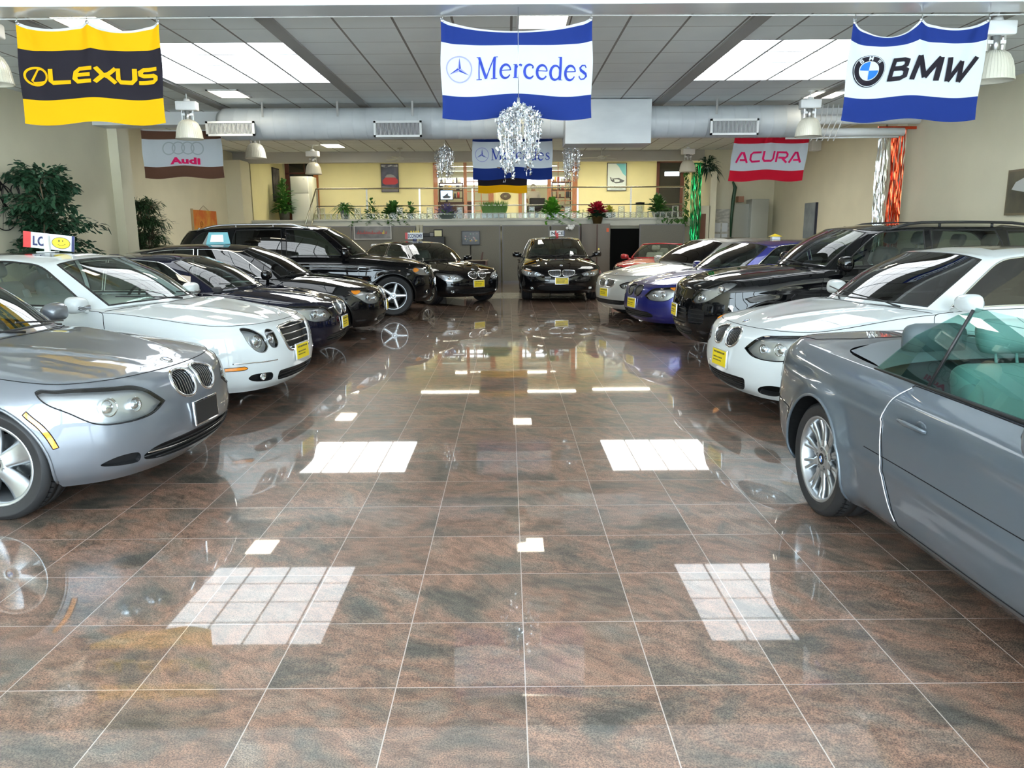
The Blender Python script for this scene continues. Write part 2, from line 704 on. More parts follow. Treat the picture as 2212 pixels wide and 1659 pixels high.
def spoke(b, ang, r0, r1, w0, w1, y0, y1, th, curve=0., bend=0., mi=0, n=7, ridge=.0):
    """one wheel spoke from hub radius r0 to rim radius r1; y is outward"""
    vs = []
    ca, sa = math.cos(ang), math.sin(ang)
    for i in range(n + 1):
        u = i / n
        r = r0 + (r1 - r0) * u
        w = (w0 + (w1 - w0) * u) / 2
        yo = y0 + (y1 - y0) * u - curve * math.sin(PI * u)
        off = bend * math.sin(PI * u * .5) * u
        for (dw, dy) in ((-w, -th), (-w, -.004), (-w * .6, ridge), (w * .6, ridge), (w, -.004), (w, -th)):
            t = off + dw
            vs.append((r * ca - t * sa, yo + dy, r * sa + t * ca))
    fs = []
    for i in range(n):
        for k in range(6):
            fs.append((i * 6 + k, i * 6 + (k + 1) % 6, (i + 1) * 6 + (k + 1) % 6, (i + 1) * 6 + k))
    b.add(vs, fs, mi, True)


def make_wheel(style, R, rr, w, parent, bmw=True):
    """tyre with rim, brake disc and cap as sub-parts; axle along y, outer face at +y, centre at the origin"""
    b = MB()
    o = w / 2
    prof = [(rr - .012, -o + .012), (rr + .01, -o), (R - .03, -o - .004), (R - .008, -o + .012), (R, -o + .035)]
    for g in (-.3, 0, .3):      # tread grooves
        y = g * w
        prof += [(R, y - .006), (R - .008, y - .004), (R - .008, y + .004), (R, y + .006)]
    prof += [(R, o - .035), (R - .008, o - .012), (R - .03, o + .004), (R - .035, o + .006), (R - .04, o + .004), (rr + .012, o + .001), (rr, o - .006), (rr - .012, o - .014)]
    M = Matrix.Rotation(-PI / 2, 4, 'X')
    b.lathe([(r, y) for r, y in prof], 56, 0, M)
    nt = 60
    for k in range(nt):          # cross sipes in the shoulder
        a = 2 * PI * k / nt
        for sg in (-1, 1):
            c, s_ = math.cos(a), math.sin(a)
            c2, s2 = math.cos(a + .05), math.sin(a + .05)
            y0, y1 = sg * (o - .03), sg * (o * .42)
            q = [(c * (R + .0012), y0, s_ * (R + .0012)), (c2 * (R + .0012), y1, s2 * (R + .0012)),
                 (math.cos(a + .065) * (R + .0012), y1, math.sin(a + .065) * (R + .0012)), (math.cos(a + .015) * (R + .0012), y0, math.sin(a + .015) * (R + .0012))]
            b.add(q, [(0, 1, 2, 3)], 1)
    tire = b.build('wheel', [M_TIRE, M_MATTE], parent)
    b = MB()
    rim = [(rr - .03, -o + .03), (rr - .045, 0), (rr - .03, o - .05), (rr - .022, o - .022), (rr - .016, o - .008), (rr - .004, o - .003), (rr + .003, o - .006), (rr + .002, o - .014)]
    b.lathe(rim, 56, 0, M)
    yo, yh = o - .022, o - .045
    ri = rr - .022
    if style == 'star5':
        for k in range(5):
            a = PI / 2 + .25 + 2 * PI * k / 5
            spoke(b, a, .055, ri, .085, .155, yh + .018, yo - .004, .03, .012, n=8, ridge=.004)
    elif style == 'five':
        for k in range(5):
            a = PI / 2 + .5 + 2 * PI * k / 5
            spoke(b, a, .05, ri, .085, .062, yh + .01, yo, .04, .0, n=6, ridge=.006)
    elif style == 'm67':
        for k in range(10):
            a = PI / 2 + 2 * PI * k / 10
            for d in (-1, 1):
                spoke(b, a + d * .02, .06, ri + .004, .026, .022, yh + .012, yo, .03, .01, bend=d * .020, n=8, ridge=.003)
            spoke(b, a, .05, .11, .06, .045, yh + .013, yh + .014, .03, 0, n=3)
    elif style == 'v7':
        for k in range(7):
            a = PI / 2 + 2 * PI * k / 7
            for d in (-1, 1):
                spoke(b, a + d * .05, .055, ri, .03, .028, yh + .012, yo, .03, .006, bend=d * .030, n=8, ridge=.003)
    else:
        for k in range(10):
            a = PI / 2 + 2 * PI * k / 10
            spoke(b, a, .05, ri, .04, .034, yh + .012, yo, .03, .006, n=6, ridge=.003)
    b.lathe([(.001, yh + .016), (.03, yh + .016), (.036, yh + .02), (.06, yh + .018), (.078, yh + .012), (.085, yh - .01), (.085, yh - .05)], 30, 0, M)
    r_ = b.build('rim', M_RIM, tire)
    b = MB()
    for k in range(5):
        a = 2 * PI * k / 5 + .3
        c, s_ = .056 * math.cos(a), .056 * math.sin(a)
        b.lathe([(.0115, yh + .008), (.0115, yh + .0195), (.008, yh + .0195), (.006, yh + .012), (.001, yh + .012)], 8, 0, Matrix.Translation((c, 0, s_)) @ M)
    b.build('wheel_bolt', M_RIMD, r_)['kind'] = 'stuff'
    b = MB()
    b.lathe([(.14, -.035), (.152, -.03), (.152, -.012), (.06, -.010), (.06, .01), (.001, .01)], 32, 0, M)
    b.box(.07, .15, -.045, .012, -.06, .06, 1)
    b.lathe([(.152, -.06), (rr - .05, -.06)], 32, 1, M)
    b.build('brake_disc', [M_SATIN, M_MATTE], tire)
    cap = MB()
    y = yh + .0215
    cap.lathe([(.033, y - .006), (.033, y - .001), (.030, y), (.001, y)], 24, 0, M)
    if bmw:
        for q in range(4):
            pts = [(0, y + .0006, 0)] + [(.019 * math.cos(q * PI / 2 + PI / 2 * i / 6), y + .0006, .019 * math.sin(q * PI / 2 + PI / 2 * i / 6)) for i in range(7)]
            cap.add(pts, [tuple(range(8))[::-1]], 1 + q % 2)
    cap.build('hub_cap', [M_BLACK if bmw else M_RIM, M_BLUE, M_WHITEP], tire)
    return tire


def roundel(b, M, r=.041):
    """black ring, blue and white quarters, chrome edge and the three letters; local z is outward"""
    b.lathe([(r, 0), (r, .004), (r * .92, .0055), (r * .9, .005)], 28, 0, M)
    b.lathe([(r * .9, .005), (r * .60, .0055)], 28, 1, M)
    b.lathe([(r * .60, .0055), (r * .56, .0065), (r * .55, .0056)], 28, 0, M)
    for q in range(4):
        pts = [(0, 0, .0058)] + [(r * .55 * math.cos(q * PI / 2 + PI / 2 * i / 6), r * .55 * math.sin(q * PI / 2 + PI / 2 * i / 6), .0058) for i in range(7)]
        b.add(pts, [tuple(range(8))], 2 + q % 2, M=M)
    for ch, an in (('B', 45), ('M', 0), ('W', -45)):
        vs, fs = text_cache(ch)
        R_ = Matrix.Rotation(math.radians(an), 4, 'Z')
        k = r * .40
        b.add([tuple(R_ @ Vector((x * k, y * k + r * .75, .0064))) for x, y, z in vs], fs, 4, M=M)


_TXT = {}


def text_cache(t):
    if t not in _TXT:
        vs, fs = text_mesh(t, 1.0, bold=.01)
        _TXT[t] = (vs, fs)
    return _TXT[t]


ROUNDEL_M = [M_CHROME, M_BLACK, M_BLUE, M_WHITEP, M_WHITEP]


def frame_M(p, n, up=(0, 0, 1)):
    n = Vector(n).normalized()
    u = Vector(up)
    u = (u - n * u.dot(n)).normalized()
    x = u.cross(n)
    return Matrix(((x.x, u.x, n.x, p[0]), (x.y, u.y, n.y, p[1]), (x.z, u.z, n.z, p[2]), (0, 0, 0, 1)))


def seat(parent, x, y, z, m, w=.50, hr=True, back=.62, name='seat', face=1):
    b = MB()
    b.rbox(x - .25, x + .27, y - w / 2, y + w / 2, z, z + .16, .05)
    Mt = Matrix.Translation((x - .24, y, z + .08)) @ Matrix.Rotation(-.30, 4, 'Y')
    b.rbox(-.07, .07, -w / 2, w / 2, 0, back, .06, 0, Mt)
    b.rbox(-.02, .10, -w / 2 + .0, -w / 2 + .09, .05, back * .85, .04, 0, Mt)
    b.rbox(-.02, .10, w / 2 - .09, w / 2 - .0, .05, back * .85, .04, 0, Mt)
    if hr:
        b.rbox(-.05, .055, -.13, .13, back + .045, back + .21, .05, 0, Mt)
        for s_ in (-.05, .05):
            b.cyl(Mt @ Vector((0, s_, back - .02)), Mt @ Vector((0, s_, back + .08)), .007, n=6)
    return b.build(name, m, parent)


def build_car(S):
    nm = S.get('name', 'car')
    root = empty(nm, S['loc'] + (0,), S['rz'], S['label'], S.get('cat', 'car'))
    WB, hw, R = S['WB'], S['hw'], S['R']
    P = S['paint']
    K = len(S['xf'])
    ra = S.get('Ra', R + .045)
    # ---- lower body net
    sx = S.get('sx', [.40, -.38, -.80, -1.55, -WB + .45, -WB - .38])
    net = []
    for k in range(K):
        row = []
        xf, zf = S['xf'][k], S['zf'][k]
        zs = S['zs'][k]          # (front side, rear side)
        ins = S['ins'][k]
        xr, zr = S['xr'][k], S['zr'][k]
        fy = S.get('fy', [0, .25, .50, .76, .93])
        pc = S.get('pc', [0, .025, .12, .37, .74])
        yw = hw - ins - S.get('ftap', .02)
        for j in range(5):
            u = (j / 5.) ** 1.6
            z = zf + (zs[0] - zf) * u
            if 'zfj' in S: z = S['zfj'][k][j]
            row.append((xf - pc[j] * (xf - sx[0]), fy[j] * yw, z))
        for i, x in enumerate(sx):
            u = (x - sx[0]) / (sx[-1] - sx[0])
            z = np.interp(u, np.linspace(0, 1, len(zs)), zs)
            tp = (S.get('ftap', .02), .004, 0, 0, .0, .012)[i]
            row.append((x, hw - ins - tp, z))
        fyr = [.94, .78, .45, 0]
        pcr = [.34, .12, .035, 0]
        ywr = hw - ins - .02
        for j in range(4):
            u = ((j + 1) / 4.) ** .6
            row.append((xr + pcr[j] * (-sx[-1] + xr) / -.75, fyr[j] * ywr, zs[-1] + (zr - zs[-1]) * u))
        net.append(row)
    bulge = S.get('flare', .012)

    def disp(Q):
        out = np.zeros_like(Q)
        side = np.clip((Q[:, 1] - hw * .6) / (hw * .25), 0, 1)
        for cx in (0, -WB):
            rr_ = np.hypot(Q[:, 0] - cx, Q[:, 2] - R)
            out[:, 1] += side * bulge * np.exp(-((rr_ - ra) / .07) ** 2)
        for (x0, z0, x1, z1, amp, wd) in S.get('creases', []):
            u = np.clip((Q[:, 0] - x0) / (x1 - x0), 0, 1)
            inr = np.clip(8 * u, 0, 1) * np.clip(8 * (1 - u), 0, 1)
            zc = z0 + (z1 - z0) * u
            out[:, 1] += side * inr * amp * np.exp(-((Q[:, 2] - zc) / wd) ** 2)
        return out
    B = Net(net, disp)
    T, SS = B.T, B.S

    def D(pts):
        o = []
        for p in pts:
            if p[0] in 'fsr': o.append(B.inv(*p))
            elif p[0] == 'k': o.append((np.interp(p[1], range(len(B.tk)), B.tk), p[2] * SS))
            else: o.append((p[1], p[2]))
        return o
    xs = np.linspace(0, T, int(T / .03))
    ys = np.linspace(0, SS, int(SS / .032))
    outl = []      # (name, polygon in domain, closed)
    # wheel arches
    arcs = []
    for cx in (0, -WB):
        pts = []
        for k in range(46):
            a = -.35 + (PI + .7) * k / 45
            pts.append((cx + ra * math.cos(a), R + ra * math.sin(a)))
        pts = [p for p in pts if p[1] > .0]
        dom = []
        for (x, z) in pts:
            zb = B.tab is not None and 0 or 0
            t, q = B.inv('s', x, z)
            dom.append((t, q))
        # extend to the lower rim
        dom = [d for d in dom if d[1] > .012]
        dom = [(dom[0][0], 0.)] + dom + [(dom[-1][0], 0.)]
        arcs.append(dom)
    polys = [(dom, True) for dom in arcs]
    regs = []
    for rg in S.get('regs', []):
        dm = D(rg['p'])
        dm = smooth_poly(dm, .018, True, rg.get('c', ()))
        dm = [(min(max(a, 0.), T), min(max(b_, 0.), SS)) for a, b_ in dm]
        regs.append((rg, dm))
        polys.append((dm, True))
    V, F, Cn = cdt(xs, ys, polys)
    P3, N3 = B.ev(V[:, 0], V[:, 1]), B.nrm(V[:, 0], V[:, 1])
    P3[V[:, 0] < 1e-6, 1] = 0
    P3[V[:, 0] > T - 1e-6, 1] = 0
    # ---- top deck
    te = xs
    E3 = B.ev(te, np.full(len(te), SS))
    E3[0, 1] = E3[-1, 1] = 0
    ex, ey, ez = E3[::-1, 0], E3[::-1, 1], E3[::-1, 2]
    ex = np.maximum.accumulate(ex + np.arange(len(ex)) * 1e-7)
    cl = S['centre']

    def topZ(x, y):
        Ye, Ze = np.interp(x, ex, ey), np.interp(x, ex, ez)
        Zc = mono([c[0] for c in cl], [c[1] for c in cl], x)
        f_ = np.clip(np.abs(y) / np.maximum(Ye, .02), 0, 1)
        z = Ze + (Zc - Ze) * (1 - f_ ** S.get('crown', 2.4))
        for (x0, y0, x1, y1, amp, wd) in S.get('hoodlines', []):
            u = np.clip((x - x0) / (x1 - x0), 0, 1)
            inr = np.clip(5 * u, 0, 1) * np.clip(6 * (1 - u), 0, 1)
            yc = y0 + (y1 - y0) * u
            dd = (np.abs(y) - yc)
            z = z + inr * amp * (np.where(dd < 0, np.exp(-(dd / (wd * 3)) ** 2), np.exp(-(dd / wd) ** 2)))
        return z

    def topN(x, y):
        e = .004
        dx = (topZ(x + e, y) - topZ(x - e, y)) / (2 * e)
        dy = (topZ(x, y + e) - topZ(x, np.maximum(y - e, 0))) / (y + e - np.maximum(y - e, 0))
        n = np.stack([-dx, -dy, np.ones_like(dx)], 1)
        return n / np.linalg.norm(n, axis=1, keepdims=True)
    topside = V[:, 1] > SS - 1e-6
    en = topN(P3[topside, 0], P3[topside, 1])
    jn = N3[topside] + en * .8
    N3[topside] = jn / np.linalg.norm(jn, axis=1, keepdims=True)
    bound = [(p[0], p[1]) for p in E3]
    x0, x1 = E3[-1, 0], E3[0, 0]
    nx = int((x1 - x0) / .035)
    bpoly = bound + [(x0 + (x1 - x0) * i / nx, 0.) for i in range(1, nx)]
    gx = np.linspace(x0, x1, nx + 1)
    gy = np.linspace(0, hw, int(hw / .035))
    cowl = S['cowl']         # polyline in plan from the centre to the side, cut well past the edge
    tpolys = [(bpoly, True)]

    def cutline(pl):
        pl = dens(pl, .03, closed=False)
        return [p for p in pl if p[1] <= np.interp(p[0], ex, ey) + .2]
    trunk = S['trunk']
    tpolys.append((cutline(cowl), False))
    tpolys.append((cutline(trunk), False))
    hole = S.get('cockpit')
    if hole is not None:
        hole = smooth_poly(hole, .03, True, S.get('cockpit_c', ()))
        tpolys.append((hole, True))

    def keep(p):
        return in_poly(p, bpoly) | (np.abs(p[:, 1]) < 1e-9)
    gxx = np.linspace(x0, x1, nx + 1)
    VT, FT, CT = cdt(gxx, gy[1:], tpolys, keep=lambda p: in_poly(p, np.array(bpoly) * 1.0))
    ins_ = in_poly(CT, bpoly)
    FT, CT = FT[ins_], CT[ins_]
    ZT = topZ(VT[:, 0], VT[:, 1])
    VT3 = np.stack([VT[:, 0], VT[:, 1], ZT], 1)
    NT = topN(VT[:, 0], VT[:, 1])
    NT[np.abs(VT[:, 1]) < 1e-6, 1] = 0
    # junction normals: match the nearest side vertex
    sidep, siden = P3[topside], N3[topside]
    ee = np.array(bound)
    for i in range(len(VT3)):
        d = np.abs(ee - VT[i]).sum(1)
        if d.min() < 1e-5:
            j = np.argmin(np.abs(sidep[:, :2] - VT[i]).sum(1))
            VT3[i] = sidep[j]
            NT[i] = siden[j]
    cxl = np.array(cowl, float)
    txl = np.array(trunk, float)
    cow_x = np.interp(CT[:, 1], cxl[:, 1], cxl[:, 0])
    trk_x = np.interp(CT[:, 1], txl[:, 1], txl[:, 0])
    if hole is not None:
        inh = in_poly(CT, hole)
        FT, CT, cow_x, trk_x = FT[~inh], CT[~inh], cow_x[~inh], trk_x[~inh]
    isH, isT = CT[:, 0] > cow_x, CT[:, 0] < trk_x
    # ---- assemble side regions
    dead = np.zeros(len(F), bool)
    for dom in arcs: dead |= in_poly(Cn, dom)
    info = []
    for rg, dm in regs:
        ins2 = in_poly(Cn, dm) & ~dead
        info.append((rg, dm, ins2))
        dead |= ins2
    # body = what is left of side and top middle
    bumper = np.zeros(len(F), bool)
    tb = B.tk[S.get('bump_j', 5)] - .02
    if S.get('bump_s'):
        bumper = (~dead) & (Cn[:, 0] < tb) & (Cn[:, 1] < S['bump_s'] * SS)
    rest = ~(dead | bumper)
    nV = len(P3)
    mid = ~(isH | isT)
    Vb = np.concatenate([P3, VT3])
    Nb = np.concatenate([N3, NT])
    Fb = np.concatenate([F[rest], FT[mid] + nV]) if mid.any() else F[rest]
    mesh_np('body', Vb, Fb, Nb, P, root, mirror=True)
    mesh_np('hood', VT3, FT[isH], NT, P, root, mirror=True)
    mesh_np('trunk_lid' if not S.get('suv') else 'tailgate_top', VT3, FT[isT], NT, P, root, mirror=True)
    if bumper.any(): mesh_np('front_bumper', P3, F[bumper], N3, P, root, mirror=True)

    def dom3(dm, off=0.):
        a = np.array(dm)
        p, n = B.ev(a[:, 0], a[:, 1]), B.nrm(a[:, 0], a[:, 1])
        return p + n * off, n
    seams = MB()

    def seam(dm, r=.0032, closed=False, sides=(1, -1)):
        p, n = dom3(dm)
        for sd in sides:
            k = np.array([1, sd, 1])
            seams.tube((p * k).tolist(), r, 5, closed, 0, 1., (n * k).tolist())
    for rg, dm, sel in info:
        if not sel.any(): continue
        kind = rg['kind']
        offP = P3 + N3 * rg.get('off', 0.)
        cen = rg.get('centre', False)     # touches the centreline: one mesh across both halves
        sides = [0] if cen else [1, -1]
        for sd in sides:
            k = np.array([1, 1 if sd >= 0 else -1, 1])

            def mk(name, Vx, m, par=root):
                if cen: return mesh_np(name, Vx, F[sel], N3, m, par, mirror=True)
                return mesh_np(name, Vx * k, F[sel], N3 * k, m, par, flip=sd < 0)
            rp, rn = dom3(dm, 0)
            rp, rn = rp * k, rn * k
            if kind == 'paint':
                o = mk(rg['n'], P3, rg.get('m', P))
            elif kind == 'lamp':
                o = mk(rg['n'], P3 + N3 * .001, M_LENS)
                mk('lamp_housing', P3 - N3 * rg.get('depth', .035), rg.get('bm', M_LAMPB), o)
                b = MB()
                for (kk, a_, b_, r_, mi_) in rg.get('bulbs', []):
                    t_, q_ = B.inv(kk, a_, b_)
                    p_, n_ = B.ev([t_], [q_])[0] * k, B.nrm([t_], [q_])[0] * k
                    fwd = Vector(n_) * .6 + Vector((1, 0, 0)) * .7
                    Mx = frame_M(Vector(p_) - Vector(n_) * (.030 + .12 * r_), fwd)
                    if mi_ == 2:
                        b.lathe([(r_, .03), (r_ * .7, .01), (.002, .0)], 16, 2, Mx)
                    else:
                        b.lathe([(r_ * .98, -.01), (r_, .018), (r_ * 1.06, .022), (r_ * .86, .014), (r_ * .80, 0.)], 22, 0, Mx)
                        b.lathe([(r_ * .80, .004), (r_ * .6, .017), (r_ * .35, .024), (.001, .027)], 22, 1, Mx)
                if b.v: b.build('projector', [M_CHROME, M_BULB, M_AMBER], o)
                fr = MB()
                fr.tube(rp.tolist(), .004, 6, True, 0, .6, rn.tolist())
                fr.build('lamp_seal', rg.get('fm', M_BLACK), o)
                for am in rg.get('amber', []):
                    dm2 = smooth_poly(D(am), .02, True)
                    pa, na = dom3(dm2, -.006)
                    fan = MB()
                    c_ = pa.mean(0)
                    fan.add([tuple(v) for v in (np.vstack([pa, c_[None]]) * k)], [((i, (i + 1) % len(pa), len(pa)) if sd >= 0 else ((i + 1) % len(pa), i, len(pa))) for i in range(len(pa))], 0, True)
                    fan.build('turn_signal', M_AMBER, o)
            elif kind == 'open':
                dp = rg.get('depth', .04)
                o = mk(rg['n'], P3 - N3 * dp, rg.get('bm', M_BLACK))
                wl = MB()
                ring = rp if not cen else rp
                segs = list(range(len(rp)))
                for i in segs:
                    j = (i + 1) % len(rp)
                    if cen and abs(rp[i][1]) < 1e-4 and abs(rp[j][1]) < 1e-4: continue
                    for kk in ([1, -1] if cen else [1]):
                        m_ = np.array([1, kk, 1])
                        q4 = [rp[i] * m_, rp[j] * m_, (rp[j] - rn[j] * dp) * m_, (rp[i] - rn[i] * dp) * m_]
                        wl.add([tuple(v) for v in q4], [(0, 1, 2, 3)], 0, False)
                wl.build('opening_edge', rg.get('wm', P if rg.get('edge') else M_BLACK), o)
                if rg.get('frame'):
                    fr = MB()
                    if cen:
                        half = [i for i in range(len(rp)) if rp[i][1] > .004]
                        # order the run so that it starts after the centreline gap
                        st_ = next((i for i in range(len(half)) if half[i] - half[i - 1] != 1), 0)
                        half = half[st_:] + half[:st_]
                        h3, hn = rp[half], rn[half]
                        full = np.vstack([h3, h3[::-1] * [1, -1, 1]])
                        fn_ = np.vstack([hn, hn[::-1] * [1, -1, 1]])
                        fr.tube(full.tolist(), rg['frame'], 8, True, 0, .7, fn_.tolist())
                    else:
                        fr.tube((rp + rn * rg.get('fo', .002)).tolist(), rg['frame'], 8, True, 0, rg.get('ff', .8), rn.tolist())
                    fr.build(rg.get('fn', 'chrome_frame'), rg.get('fm', M_CHROME), o)
                sl = rg.get('slats')
                if sl:
                    sb = MB()
                    A = np.array(dm)
                    typ, nsl, th_, dpt = sl
                    if typ == 'v':      # vertical bars: constant y lines
                        yl, yh_ = rp[:, 1].min(), rp[:, 1].max()
                        for i in range(nsl):
                            yy = yl + (yh_ - yl) * (i + .5) / nsl
                            zz = []
                            for a_ in range(len(rp)):
                                b2 = (a_ + 1) % len(rp)
                                ya, yb = rp[a_][1], rp[b2][1]
                                if (ya - yy) * (yb - yy) <= 0 and abs(ya - yb) > 1e-9:
                                    zz.append(rp[a_][2] + (rp[b2][2] - rp[a_][2]) * (yy - ya) / (yb - ya))
                            if len(zz) < 2: continue
                            za, zb_ = min(zz), max(zz)
                            if zb_ - za < .02: continue
                            q = [B.inv('f', abs(yy), za + (zb_ - za) * u / 6) for u in range(7)]
                            pp, nn = dom3(q, -.006)
                            pp, nn = pp * k, nn * k
                            w_ = Vector((0, th_, 0))
                            vs = []
                            for p_, n_ in zip(pp, nn):
                                for dy_, dn_ in ((-1, 0), (1, 0), (1, -dpt), (-1, -dpt)):
                                    vs.append(tuple(Vector(p_) + w_ * (.5 * dy_) + Vector(n_) * dn_))
                            fs = [(r4 * 4 + e, r4 * 4 + (e + 1) % 4, r4 * 4 + 4 + (e + 1) % 4, r4 * 4 + 4 + e) for r4 in range(6) for e in range(4)]
                            sb.add(vs, fs)
                    else:               # horizontal bars at constant z
                        zl, zh = rp[:, 2].min(), rp[:, 2].max()
                        for i in range(nsl):
                            zz = zl + (zh - zl) * (i + .5) / nsl
                            yy = []
                            for a_ in range(len(rp)):
                                b2 = (a_ + 1) % len(rp)
                                ya, yb = rp[a_][2], rp[b2][2]
                                if (ya - zz) * (yb - zz) <= 0 and abs(ya - yb) > 1e-9:
                                    yy.append(rp[a_][1] + (rp[b2][1] - rp[a_][1]) * (zz - ya) / (yb - ya))
                            if len(yy) < 2: continue
                            a1, b1 = min(yy), max(yy)
                            if cen: a1, b1 = -b1, b1
                            if b1 - a1 < .04: continue
                            n_ = 14
                            ly = [a1 + (b1 - a1) * u / n_ for u in range(n_ + 1)]
                            q = [B.inv('f', abs(y_), zz) for y_ in ly]
                            pp, nn = dom3(q, -.008)
                            sg = np.array([[1, 1 if y_ >= 0 else -1, 1] for y_ in ly])
                            pp, nn = pp * sg, nn * sg
                            sb.tube(pp.tolist(), th_, 6, False, 0, .6, nn.tolist())
                    if sb.v: sb.build('grille_bar' if len(sb.v) else 'x', rg.get('sm', M_BLACK), o)['kind'] = 'stuff'
                for (y_, z_, r_) in rg.get('fog', []):
                    t_, q_ = B.inv('f', y_, z_)
                    p_, n_ = B.ev([t_], [q_])[0] * k, B.nrm([t_], [q_])[0] * k
                    b = MB()
                    Mx = frame_M(Vector(p_) - Vector(n_) * .03, Vector(n_) * .5 + Vector((1, 0, 0)))
                    b.lathe([(r_ * 1.05, 0), (r_ * 1.1, .02), (r_ * .95, .018), (r_ * .7, .004), (.001, -.002)], 20, 0, Mx)
                    b.lathe([(r_ * .95, .017), (r_ * .5, .026), (.001, .028)], 20, 1, Mx)
                    b.build('fog_lamp', [M_CHROME, M_LENS], o)
        if rg.get('seam', True): seam(dm, rg.get('sr', .003), True)
    # hood and trunk shut lines
    for pl in (cowl, trunk):
        pp = [p for p in dens(pl, .03, False) if p[1] < np.interp(p[0], ex, ey)]
        if len(pp) > 2:
            a = np.array(pp)
            q = np.stack([a[:, 0], a[:, 1], topZ(a[:, 0], a[:, 1])], 1)
            full = np.vstack([q[::-1] * [1, -1, 1], q])
            seams.tube(full.tolist(), .0035, 5, False)
    # hood edge shut line from nose to cowl
    tc = [t for t, p in zip(te, E3) if p[0] > S.get('hood_seam_to', -.7)]
    if S.get('hood_seam', True):
        seam([(t, SS - .012) for t in tc], .003)
    for ln in S.get('lines', []):
        seam(smooth_poly(D(ln['p']), .03, False, ln.get('c', ())), ln.get('r', .0032))
    for ln in S.get('trims', []):
        tb_ = MB()
        dmm = smooth_poly(D(ln['p']), .03, False)
        p, n = dom3(dmm, ln.get('off', .002))
        for sd in ([1, -1] if not ln.get('centre') else [0]):
            kk = np.array([1, 1 if sd >= 0 else -1, 1])
            if sd == 0:
                p2 = np.vstack([(p * [1, -1, 1])[::-1], p]); n2 = np.vstack([(n * [1, -1, 1])[::-1], n])
            else:
                p2, n2 = p * kk, n * kk
            tb_.tube(p2.tolist(), ln['r'], 6, False, 0, ln.get('flat', .4), n2.tolist())
        tb_.build(ln.get('n', 'trim_strip'), ln.get('m', M_CHROME), root)
    seams.build('panel_seam', M_SEAM, root)['kind'] = 'stuff'
    # ---- wheel wells, lips, underbody
    for cx, arc in zip((0, -WB), arcs):
        p, n = dom3(arc[1:-1])
        p = p[p[:, 2] > .12] if (p[:, 2] > .12).sum() > 5 else p
        for sd in (1, -1):
            lip, well = MB(), MB()
            k = np.array([1, sd, 1])
            q = p * k
            lip.tube(q.tolist(), S.get('lip', .009), 8, False)
            yi = (hw - .42) * sd
            vs, fs = [], []
            for i, v in enumerate(q):
                vs += [tuple(v), (v[0], v[1] - sd * .03, v[2]), (cx + (v[0] - cx) * 1.02, yi, R + (v[2] - R) * 1.02)]
            for i in range(len(q) - 1):
                fs += [(3 * i, 3 * i + 3, 3 * i + 4, 3 * i + 1), (3 * i + 1, 3 * i + 4, 3 * i + 5, 3 * i + 2)]
            c0 = len(q)
            vs += [(cx, yi, R)]
            fs += [(3 * c0, 3 * i + 2, 3 * i + 5) for i in range(c0 - 1)]
            well.add(vs, fs, 0, False)
            lip.build('wheel_arch_lip', P if not S.get('dark_arch') else M_BLACK, root)
            well.build('wheel_well', M_MATTE, root)
    ub = MB()
    zb = S['zs'][0][0] + .02
    wi = hw - .43
    for (xa, xb, yy) in ((S['xf'][0] - .30, ra + .03, hw * .62), (ra + .05, -ra - .05, wi), (-ra - .05, -WB + ra + .05, hw - .14), (-WB + ra + .05, -WB - ra - .05, wi), (-WB - ra - .05, S['xr'][0] + .30, hw * .62)):
        ub.box(min(xa, xb), max(xa, xb), -yy, yy, zb, S.get('ubt', .45))
    ub.build('underbody', M_MATTE, root)
    # ---- greenhouse
    gh = S.get('gh')
    if gh:
        Bp, Tp = np.array(gh['B'], float), np.array(gh['T'], float)
        out = (Bp + Tp) / 2
        ctr = np.array([out[:, 0].mean(), 0, 0])
        n_ = out.copy(); n_[:, 2] = 0
        hd = np.array(gh['bul'])[:, None] if hasattr(gh['bul'], '__len__') else gh['bul']
        dirv = np.zeros_like(out)
        m = len(Bp)
        for i in range(m):
            a = out[max(i - 1, 0)]; b_ = out[min(i + 1, m - 1)]
            d = b_ - a
            nn = np.array([d[1], -d[0], 0])
            if i in (0, m - 1): nn = np.array([1. if i == 0 else -1., 0, 0])
            nn /= max(np.linalg.norm(nn), 1e-9)
            dirv[i] = nn
        up = (Tp - Bp); up /= np.linalg.norm(up, axis=1, keepdims=True)
        dirv = dirv - up * (dirv * up).sum(1, keepdims=True)
        dirv /= np.linalg.norm(dirv, axis=1, keepdims=True)
        Gn = Net([Bp.tolist(), (out + dirv * hd).tolist(), Tp.tolist()])
        GT, GS = Gn.T, Gn.S

        def DG(pts):
            o = []
            for p in pts:
                if p[0] == 's': o.append(Gn.inv('s', p[1], p[2]))
                else: o.append((float(np.interp(p[1], range(len(Gn.tk)), Gn.tk)), p[2] * GS))
            return o
        gx_, gy_ = np.linspace(0, GT, int(GT / .04)), np.linspace(0, GS, int(GS / .045))
        wl = []
        for wnd in gh['win']:
            dm = smooth_poly(DG(wnd['p']), .025, True, wnd.get('c', ()))
            dm = [(min(max(a, 0.), GT), min(max(b_, .001), GS - .001)) for a, b_ in dm]
            wl.append((wnd, dm))
        V2, F2, C2 = cdt(gx_, gy_, [(dm, True) for _, dm in wl])
        G3, GN = Gn.ev(V2[:, 0], V2[:, 1]), Gn.nrm(V2[:, 0], V2[:, 1])
        G3[V2[:, 0] < 1e-6, 1] = 0; G3[V2[:, 0] > GT - 1e-6, 1] = 0
        rest = np.ones(len(F2), bool)
